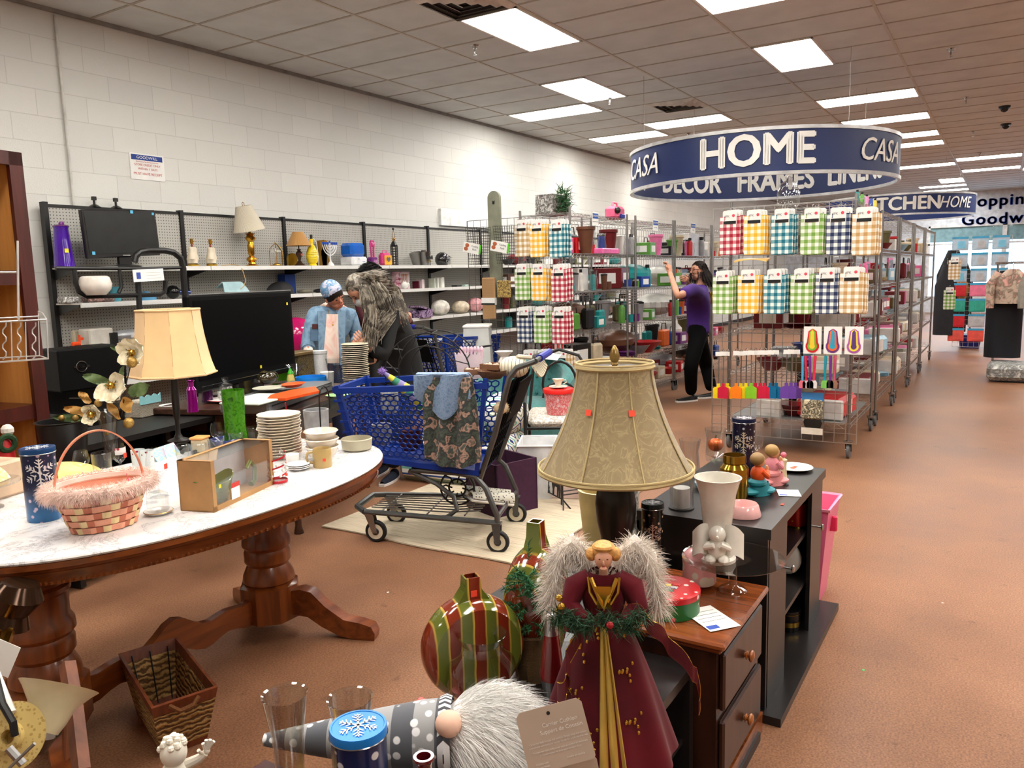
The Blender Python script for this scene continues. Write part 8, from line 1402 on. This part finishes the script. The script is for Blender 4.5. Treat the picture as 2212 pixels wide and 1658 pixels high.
one('shoe_bench','low grey camouflage cushioned bench under the clothes rail','bench',(cx_-.25,p0[1]-.0,0),B().box((0,0,.12),(.7,.55,.2),0,.05),patch(((190,188,180),(96,98,96),(205,203,196)),8,.6,2))
for k,(px,X,w_,z1,z0,rgb,lab)in enumerate(((2052,16.2,.5,1.75,.3,(18,18,20),'long black coat hanging beside the white grid display'),(2070,16.6,.4,1.6,.4,(26,24,26),'second black coat hanging nearest the white grid display'),(2040,15.4,.35,1.5,.3,(34,34,40),'charcoal dress hanging at end of the right racks'))):
 p=Px(px,700,X);garment('black_coat',lab,X,p[1],w_,z1,z0,mt(rgb,.85))
p=Px(2072,660,16.0);one('brown_handbag','small tan suede bag hanging in front of black coats','bag',(16.0,p[1]-.02,1.05),B().ball((0,0,0),(.08,.12,.2),14),mt((150,96,40),.8))
p=Pz(2093,750,0);t=T('shopping_basket','dark blue plastic hand basket on the floor far down aisle','basket',p,rz=.1);b=B();tap(b,.2,.14,.24,.18,.24);b.o('basket',mt((24,40,120),.4),t);B().tube([(-.2,0,.24),(-.1,0,.36),(.1,0,.36),(.2,0,.24)],.01).o('handle',BLACK,t)
rnd=random.Random(4)
for k,(cn,l)in enumerate((('green','green checked cloth'),('tan','tan checked cloth'))):
 p=Px(2052 if k==0 else 2063,620 if k==0 else 555,14.0);dup(TP[cn],p,label=l+' hanging at the far end of right racks')
 # ---------------- people
def skinned(name,chain,mat,parent,sub=2,kind=None):
 """chain: list of (point, radius(x,y) , parent index); one continuous skin surface"""
 me=bpy.data.meshes.new(name);me.from_pydata([tuple(c[0])for c in chain],[(c[2],i)for i,c in enumerate(chain)if c[2]is not None],[]);me.materials.append(mat)
 o=bpy.data.objects.new(name,me);C.objects.link(o);o.modifiers.new('skin','SKIN').use_smooth_shade=True;sl_=me.skin_vertices[0].data if me.skin_vertices else None
 if sl_ is None:bm=bmesh.new();bm.from_mesh(me);bm.verts.layers.skin.verify();bm.to_mesh(me);bm.free();sl_=me.skin_vertices[0].data
 for i,c in enumerate(chain):r=c[1];sl_[i].radius=r if isinstance(r,tuple)else(r,r);sl_[i].use_root=(i==0)
 s=o.modifiers.new('sub','SUBSURF');s.levels=sub;s.render_levels=sub;o.parent=parent;return o
def bake(o):
 dg=bpy.context.evaluated_depsgraph_get();me=bpy.data.meshes.new_from_object(o.evaluated_get(dg));old=o.data;o.modifiers.clear();o.data=me;me.polygons.foreach_set('use_smooth',[True]*len(me.polygons));return o
def hand(b_,wrist,tip,curl,side,r=.0085):
 """five separate fingers on a palm from wrist towards tip; curl = direction the fingers bend"""
 wv=Vector(wrist);d=(Vector(tip)-wv).normalized();c=Vector(curl).normalized();c=(c-d*c.dot(d)).normalized();s=d.cross(c)*side;b_.ball(tuple(wv+d*.045),(.03,.03,.03),12)
 b_.tube([wv,wv+d*.045,wv+d*.085],[.026,.034,.03],10,flat=.55)if 0 else b_.tube([wv-d*.01,wv+d*.03,wv+d*.075,wv+d*.088],[.024,.032,.034,.024],10)
 for k,L in enumerate((.068,.076,.071,.056)):
  o=wv+d*.078+s*(.028-.0185*k);b_.tube([o-d*.012,o+d*L*.45,o+d*L*.75+c*L*.3,o+d*L*.82+c*L*.62],[r,r*.98,r*.88,r*.65],7)
 o=wv+d*.025+s*.028;b_.tube([o-s*.01,o+s*.022+d*.022+c*.01,o+s*.028+d*.05+c*.02],[.0115,.0105,.008],7)
def person(label,J,skin,top,trousers,shoe,hair_fn,face,R=1.0,sleeve='long',mats=None):
 t=T('person',label,'person',J['foot_l']*.5+J['foot_r']*.5);t.location[2]=0;o0=Vector(t.location);P_=lambda k:J[k]-o0
 hip,wa,ch,nk=P_('hip'),P_('waist'),P_('chest'),P_('neck');ax=(P_('sh_r')-P_('sh_l')).normalized();
 dn=(hip-wa).normalized();c=[(hip,(.10*R,.085*R),None),(wa,(.10*R,.08*R),0),(ch,(.12*R,.095*R),1),(nk,.05,2),(P_('head')-(P_('head')-nk)*.35,.05,3)]
 for s in('l','r'):
  i=len(c);c+=[(P_('sh_'+s),.055*R,2),(P_('el_'+s),.042*R,i),(P_('wr_'+s),.027,i+1)]
  i=len(c);hp=hip+(ax*(-.09 if s=='l' else .09));c+=[(hp-Vector((0,0,.06)),.095*R,0),(P_('kn_'+s),.062*R,i),(P_('foot_'+s)+Vector((0,0,.09)),.042,i+1)]
 bake(skinned('body',c,skin,t));b=B();hd=P_('head');fd=Vector(face).normalized();upd=(hd-nk).normalized();sd=fd.cross(upd).normalized()
 b.M=Matrix.Translation(hd)@Matrix((tuple(sd),tuple(fd),tuple(sd.cross(fd)))).transposed().to_4x4()
 b.ball((0,0,.012),(.072,.09,.1),22).ball((0,.03,-.055),(.052,.055,.05),16).tube([(0,.085,.01),(0,.1,-.012),(0,.098,-.022)],[.007,.012,.01],8).ball((-.073,-.005,-.005),(.01,.018,.028),8).ball((.073,-.005,-.005),(.01,.018,.028),8);M0=b.M;h=b.o('head',skin,t)
 for nm,m_,q in(('eye',BLACK,((-.03,.083,.012),(.03,.083,.012))),):
  e=B();e.M=M0
  for x in q:e.ball(x,(.012,.006,.006),8)
  e.o(nm,m_,h)
 e=B();e.M=M0;e.ball((0,.082,-.048),(.024,.008,.006),8).o('mouth',mt((160,76,70),.5),h);e=B();e.M=M0
 e.tube([(-.045,.083,.032),(-.03,.088,.036),(-.015,.088,.032)],.003,5).tube([(.045,.083,.032),(.03,.088,.036),(.015,.088,.032)],.003,5).o('eyebrow',mt((60,44,34),.8),h)
 hair_fn(h,M0)
 c=[(hip+dn*.07,(.165*R,.14*R),None),(hip,(.155*R,.13*R),0),(wa,(.148*R,.12*R),1),(ch,(.155*R,.125*R),2),(nk-upd*.035,.062,3)]
 for s in('l','r'):
  i=len(c);e_,w_=P_('el_'+s),P_('wr_'+s);sh_=P_('sh_'+s)
  c+=[(sh_,.075*R,3)];c+=[(sh_.lerp(e_,.72),.072*R,i)]if sleeve=='short' else[(e_,.06*R,i),(e_.lerp(w_,.9 if sleeve=='long' else .45),.048*R,i+1)]
 bake(skinned('top',c,top,t));c=[(hip,(.15*R,.125*R),None),(hip-dn*.12,(.13*R,.11*R),0)]
 for s,k in(('l',-.085),('r',.085)):i=len(c);c+=[(hip+ax*k-Vector((0,0,.08)),.115*R,0),(P_('kn_'+s),.092*R,i),(P_('foot_'+s)+Vector((0,0,.08)),.07,i+1)]
 bake(skinned('trousers',c,trousers,t));toe=Vector((fd[0],fd[1],0)).normalized()if 'toe' not in J else Vector(J['toe']).normalized()
 for s in('l','r'):
  f_=P_('foot_'+s);b=B();b.M=Matrix.Translation(f_)@Matrix.Rotation(atan2(toe[1],toe[0]),4,'Z');so=B();so.M=b.M
  b.surf(lambda u,v:(-.07+.26*u,.042*cos(pi*v)*sin(pi*min(.93,max(.12,u*.8+.12)))**.5,.012+(.06-.035*u)*sin(pi*v)),12,8).ball((-.04,0,.04),(.04,.036,.04),12);s_=b.o('shoe',shoe,t);so.surf(lambda u,v:(-.075+.275*u,(v-.5)*.09*sin(pi*min(.93,max(.12,u*.8+.12)))**.5,.0),12,4,th=.018).o('sole',WHITE,s_)
 for s,sg_ in(('l',1),('r',-1)):hb=B();hand(hb,P_('wr_'+s),P_('hand_'+s),J.get('curl_'+s,(0,0,-1)),sg_);hb.o('hand',skin,t)
 return t,h,M0
def strands(n,m,L,r=.003,base=(.078,.096,.105),lo=-.2,back=True,flow=(0,-.3,-1),name='hair',curl=.25,front=.35,wf=None):
 def f(h,M0,flow=flow):
  if wf:flow=M0.to_3x3().inverted()@Vector(wf)
  g=B();g.M=M0;g.ball((0,-.012,.03),(base[0],base[1]*.93,base[2]*.93),20);rt=[]
  for k in range(n):
   d=Vector((random.gauss(0,1),random.gauss(-.3,1),random.gauss(.3,1))).normalized()
   if d[2]<lo or(d[1]>front and d[2]<.45):continue
   rt.append((Vector((d[0]*base[0],d[1]*base[1]-.01,d[2]*base[2]+.02)),Vector(flow)+d*curl))
  g.hair(rt,L,r,.1,seg=4);g.o(name,m,h,kind='stuff')
 return f
V3=lambda x,y,Y:Py(x,y,Y)
def fl(x,y):return Pz(x,y,0)
# woman in purple shirt
J=dict(foot_l=fl(1493,866),foot_r=fl(1537,858),kn_l=V3(1492,792,2.98),kn_r=V3(1526,790,3.05),hip=V3(1508,712,3.0),waist=V3(1509,680,3.0),chest=V3(1511,645,2.99),neck=V3(1513,612,3.0),head=V3(1509,586,3.02),sh_l=V3(1497,624,2.85),sh_r=V3(1506,622,3.17),el_l=V3(1464,640,2.88),wr_l=V3(1447,588,3.1),hand_l=V3(1442,566,3.15),el_r=V3(1486,640,3.35),wr_r=V3(1488,606,3.3),hand_r=V3(1472,600,3.34),curl_l=(-.3,.8,-.5),curl_r=(-.3,.8,.3),toe=(-.75,.6,0))
hb_=mt((30,20,17),.6,sc=60,spec=.2,name='dark_hair')
t,h,M0=person('woman in purple T-shirt and black trousers reaching up to the wire rack',J,SKIN,mt((62,28,110),.85,var=.1,name='purple_cotton'),mt((8,8,9),.9,spec=.1),BLACK,strands(2800,hb_,.19,.005,front=.2,curl=.3,wf=(.12,-.05,-1)),(-.80,.6,.08),.93,'short')
e=B();e.M=M0
for s in(-1,1):e.tube([(s*.03+.019*cos(a),.097,.012+.014*sin(a))for a in np.linspace(0,2*pi,14)[:-1]],.003,5,closed=True).tube([(s*.049,.094,.014),(s*.078,.0,.016)],.0028,5)
e.o('eyeglasses',mt((90,20,24),.3),h);o0=t.location;p=J['chest']-o0
B().box((0,0,0),(.004,.16,.14)).o('yellow_print',mt((232,170,40),.6),t,loc=p+Vector((.155,.0,.0)),rot=(0,0,-.5))if 0 else text('22',.17,mt((236,176,40),.6),t,tuple(p+Vector((.14,-.085,.0))),(pi/2,0,radians(40)),.004,.006);w_=J['wr_l']-o0;B().tube([w_+Vector((.028*cos(a),.028*sin(a),-.02))for a in np.linspace(0,2*pi,12)[:-1]],.003,5,closed=True).o('bracelet',RED,t)
# grey haired woman bending over the plates
J=dict(foot_l=fl(848,1036),foot_r=fl(826,1020),kn_l=V3(858,935,3.85),kn_r=V3(848,925,3.98),hip=V3(880,815,3.92),waist=V3(872,755,3.92),chest=V3(850,700,3.92),neck=V3(818,650,3.93),head=V3(778,625,3.97),sh_l=V3(838,668,4.06),sh_r=V3(842,690,3.77),el_l=V3(810,765,4.1),wr_l=V3(806,778,4.02),hand_l=V3(780,776,3.98),el_r=V3(830,768,3.72),wr_r=V3(797,752,3.78),hand_r=V3(774,728,3.82),curl_l=(-.2,.3,.5),curl_r=(-.3,.4,.6),toe=(-.8,-.25,0))
gh=patch(((96,88,78),(66,58,50),(156,148,134),(88,74,60)),14,.6)
bk2=mt((20,20,21),.85,name='black_knit');t,h,M0=person('woman with long grey hair and face mask in black sweater holding a phone',J,SKIN,bk2,mt((16,16,20),.85),mt((20,26,44),.8),strands(2600,gh,.17,.004,curl=.25,wf=(.85,-.1,-.25),front=.6,lo=-.5),(-.55,.15,-.75),.98,'long')
g=B();o0=Vector(t.location);rt=[]
for(a,c_,d_)in(((795,603,3.9),(850,630,3.86),(868,690,3.78)),((812,620,3.8),(838,680,3.72),(806,722,3.72)),((790,625,3.84),(806,690,3.74),(800,740,3.72))):
 P0,P1,P2=[V3(*q)-o0 for q in(a,c_,d_)]
 for k in range(260):w1=Vector([random.gauss(0,.021)for _ in range(3)]);w2=w1*.8+Vector([random.gauss(0,.012)for _ in range(3)]);g.tube([P0+w1*.7,(P0+P1)/2+w1*1.0+Vector((0,0,.02)),P1+w2,P2+w2*1.2],[.006,.006,.005,.0015],3)
g.o('long_hair',gh,t,kind='stuff');e=B();e.M=M0;e.ball((0,.065,-.045),(.055,.05,.045),14).o('face_mask',mt((196,200,202),.8),h);B().box((0,0,0),(.15,.012,.075),0,.006).o('phone',mt((8,8,9),.2),loc=V3(783,774,3.82)+Vector((.02,0,.0)),rz=radians(-20),tag=('black phone held in the hand of the grey haired woman','phone'))
# woman in denim
J=dict(foot_l=Vector((4.72,5.0,0)),foot_r=Vector((5.02,5.0,0)),kn_l=Vector((4.75,4.98,.45)),kn_r=Vector((5.0,4.98,.45)),hip=Vector((4.93,5.05,.80)),waist=Vector((4.93,5.02,.98)),chest=V3(719,695,4.93),neck=V3(719,662,4.88),head=V3(721,640,4.80),sh_l=V3(680,672,4.9),sh_r=V3(758,680,4.9),el_l=V3(664,742,4.88),wr_l=V3(668,775,4.7),hand_l=V3(664,800,4.6),el_r=V3(770,730,4.9),wr_r=V3(760,755,4.7),hand_r=V3(748,770,4.6),curl_l=(0,0,-1),curl_r=(0,0,-1),toe=(0,-1,0))
den=patch(((92,122,148),(120,150,174),(80,108,134)),10,.85,1,4)
def cap_hair(h,M0):
 e=B();e.M=M0;e.ball((0,-.01,.03),(.082,.098,.098),20).o('short_hair',hb_,h);e=B();e.M=M0;e.ball((0,-.02,.055),(.087,.098,.09),20).o('head_scarf',patch(((60,110,150),(205,200,214),(70,130,170),(150,170,200)),16,.7),h)
t,h,M0=person('woman in denim shirt and pink hoodie with blue head scarf leaning over dishes',J,mt((178,118,92),.55,name='tan_skin'),den,mt((40,50,80),.8),BLACK,cap_hair,(-.12,-.92,-.34),.95,'half')
o0=Vector(t.location);pk2=patch(((226,178,166),(226,210,196),(222,170,158)),6,.85);cv=V3(717,730,4.76)-o0
B().surf(lambda u,v:tuple(Vector((V3(702+32*u+v*(14*u-10),678+106*v,4.80-.05*sin(pi*u)-.015)-o0))),14,14,th=.01).o('pink_hoodie_front',pk2,t)
B().tube([V3(698,664,4.88)-o0,V3(690,668,4.98)-o0,V3(718,652,5.02)-o0,V3(748,670,4.98)-o0,V3(742,668,4.88)-o0],.03,8).o('hood',pk2,t)
for a,c_ in((664,742),(770,730)):pass
B().tube([V3(665,752,4.84)-o0,V3(668,772,4.72)-o0],[.042,.036],10).o('pink_cuff',pk2,t);B().tube([V3(665,744,4.87)-o0,V3(666,756,4.82)-o0],[.058,.06],12).o('rolled_denim_cuff',den,t)
b=B()
for x in(696,738):b.surf(lambda u,v:tuple(V3(x-9+18*u+(v*3 if x<700 else-v*3),672+116*v,4.775-.008)-o0),3,8,th=.008)
b.o('shirt_placket',den,t);b=B().surf(lambda u,v:tuple(V3(672+22*u,706+30*v,4.775)-o0),4,4,th=.008);b.o('chest_pocket',mt((84,112,140),.85),t);B().surf(lambda u,v:tuple(V3(675+16*u,700+10*v,4.77)-o0),2,2,th=.006).o('wallet',mt((70,24,24),.5),t);B().tube([V3(708,668,4.79)-o0,V3(713,685,4.75)-o0,V3(719,697,4.735)-o0,V3(725,685,4.75)-o0,V3(731,668,4.79)-o0],.0022,4).ball(V3(719,701,4.73)-o0,.008,8).o('necklace',GOLD,t)
# shopper hidden behind the grey haired woman
J=dict(foot_l=Vector((5.45,4.95,0)),foot_r=Vector((5.65,4.95,0)),kn_l=Vector((5.45,4.95,.45)),kn_r=Vector((5.65,4.95,.45)),hip=Vector((5.58,4.98,.85)),waist=Vector((5.55,4.97,1.0)),chest=Vector((5.5,4.95,1.22)),neck=Vector((5.43,4.94,1.38)),head=V3(806,598,4.95),sh_l=Vector((5.35,5.0,1.3)),sh_r=Vector((5.68,4.95,1.28)),el_l=Vector((5.3,4.85,1.08)),wr_l=Vector((5.4,4.7,1.05)),hand_l=Vector((5.5,4.6,1.05)),el_r=Vector((5.82,4.85,1.05)),wr_r=V3(884,690,4.7),hand_r=V3(878,672,4.65),curl_l=(0,0,-1),curl_r=(-1,0,0),toe=(0,-1,0))
person('shopper with black curly hair in dark red top, mostly hidden behind grey haired woman',J,SKIN,mt((70,20,28),.8),BLACK,BLACK,strands(1500,mt((16,14,14),.7),.07,.005,curl=1.0,lo=-.5),(.3,-.8,-.3),.9,'long')
# ---------------- dismantled chandelier and glass bell shade at lower left
ch_=T('chandelier','dismantled bronze chandelier with cream glass bell shades lying at lower left','chandelier',(0,0,0));D1=1.75
def cp(x,y,d=D1):return Pd(x,y,d)
def bell(top,bot,r0,r1,nm,m_):
 a,c_=Vector(top),Vector(bot);d=(c_-a);L_=d.length;q=d.to_track_quat('Z','Y').to_matrix().to_4x4();b=B();b.M=Matrix.Translation(a)@q;b.lathe([(r1,0),(r1*.86,L_*.12),(r1*.6,L_*.4),(r0*1.25,L_*.75),(r0,L_),(r0*.9,L_),(r0*1.15,L_*.75),(r1*.57,L_*.4),(r1*.83,L_*.12),(r1,0)],40);return b.o(nm,m_,ch_)
bell(cp(128,1481,1.79),cp(88,1582,1.74),.035,.086,'glass_shade',mt((214,200,160),.35,sheen=.1));a=cp(88,1585);b=B();b.tube([cp(92,1578),cp(86,1598),cp(80,1620)],[.04,.028,.02],16).o('socket_cup',BRONZE,ch_)
B().tube([cp(45,1258,2.1),cp(38,1285,2.1),cp(22,1320,2.1),cp(12,1348,2.1)],[.045,.065,.045,.06],20).o('bronze_bell',mt((62,42,28),.18,.7),ch_);B().tube([cp(25,1345,2.1),cp(5,1400,2.0),cp(-20,1440,1.9)],.016,8).tube([cp(5,1345,2.1),cp(-20,1390,2.0)],.016,8).o('arm',BRASS,ch_)
q=cp(30,1590,1.7);b=B();b.M=Matrix.Translation(q)@(fwd*-1+Vector((0,0,.4))).to_track_quat('Z','Y').to_matrix().to_4x4();b.lathe([(0,.0),(.07,0),(.072,.006),(.03,.012),(.028,.022),(.015,.024),(.014,.0)],40).o('canopy_plate',speckle((196,170,104),(166,138,74),110,.3,.5,0),ch_)
B().tube([cp(-10,1460,1.7),cp(5,1520,1.68),cp(28,1560,1.66),cp(32,1588,1.66)],.008,8).o('cord',BLACK,ch_);B().tube([cp(-20,1430,1.75),cp(8,1500,1.72),cp(25,1540,1.7)],.01,8).o('white_tube',WHITE,ch_)
B().tube([cp(18,1615,1.62),cp(50,1650,1.62)],.009,8).tube([cp(20,1658,1.6),cp(75,1605,1.6)],.0035,6).o('threaded_rod',STEEL,ch_)
b=B();q=cp(5,1420,1.8);b.M=Matrix.Translation(q)@Matrix((tuple(right),tuple(upv),tuple(-fwd))).transposed().to_4x4()@Matrix.Rotation(-.4,4,'Z');b.box((0,0,0),(.06,.075,.001));b.o('price_ticket',PAPER,ch_)
B().tube([Pz(145,1640,.1),Pz(152,1440,.35)],.012,4).tube([Pd(145,1432,1.95),Pd(160,1520,1.9),Pd(176,1665,1.8)],.02,4).o('wood_moulding',wood((120,66,36),(84,42,20),1,.5,2),tag=('long narrow strip of brown wooden moulding leaning by the table foot','moulding'))
# litter on the floor
for k,(x,y,m_,l)in enumerate(((1865,1447,mt((90,190,110),.6),'tiny green sticker scrap on the aisle floor'),(838,1279,PAPER,'tiny white paper scrap on floor by table foot'),(1764,1362,PAPER,'tiny white chip on floor by black plinth'),(2036,1302,mt((230,190,180),.6),'tiny pale pink scrap on the aisle floor'))):B().box((0,0,.001),(.012,.008,.001)).o('floor_scrap',m_,loc=fl(x,y),tag=(l,'scrap'))
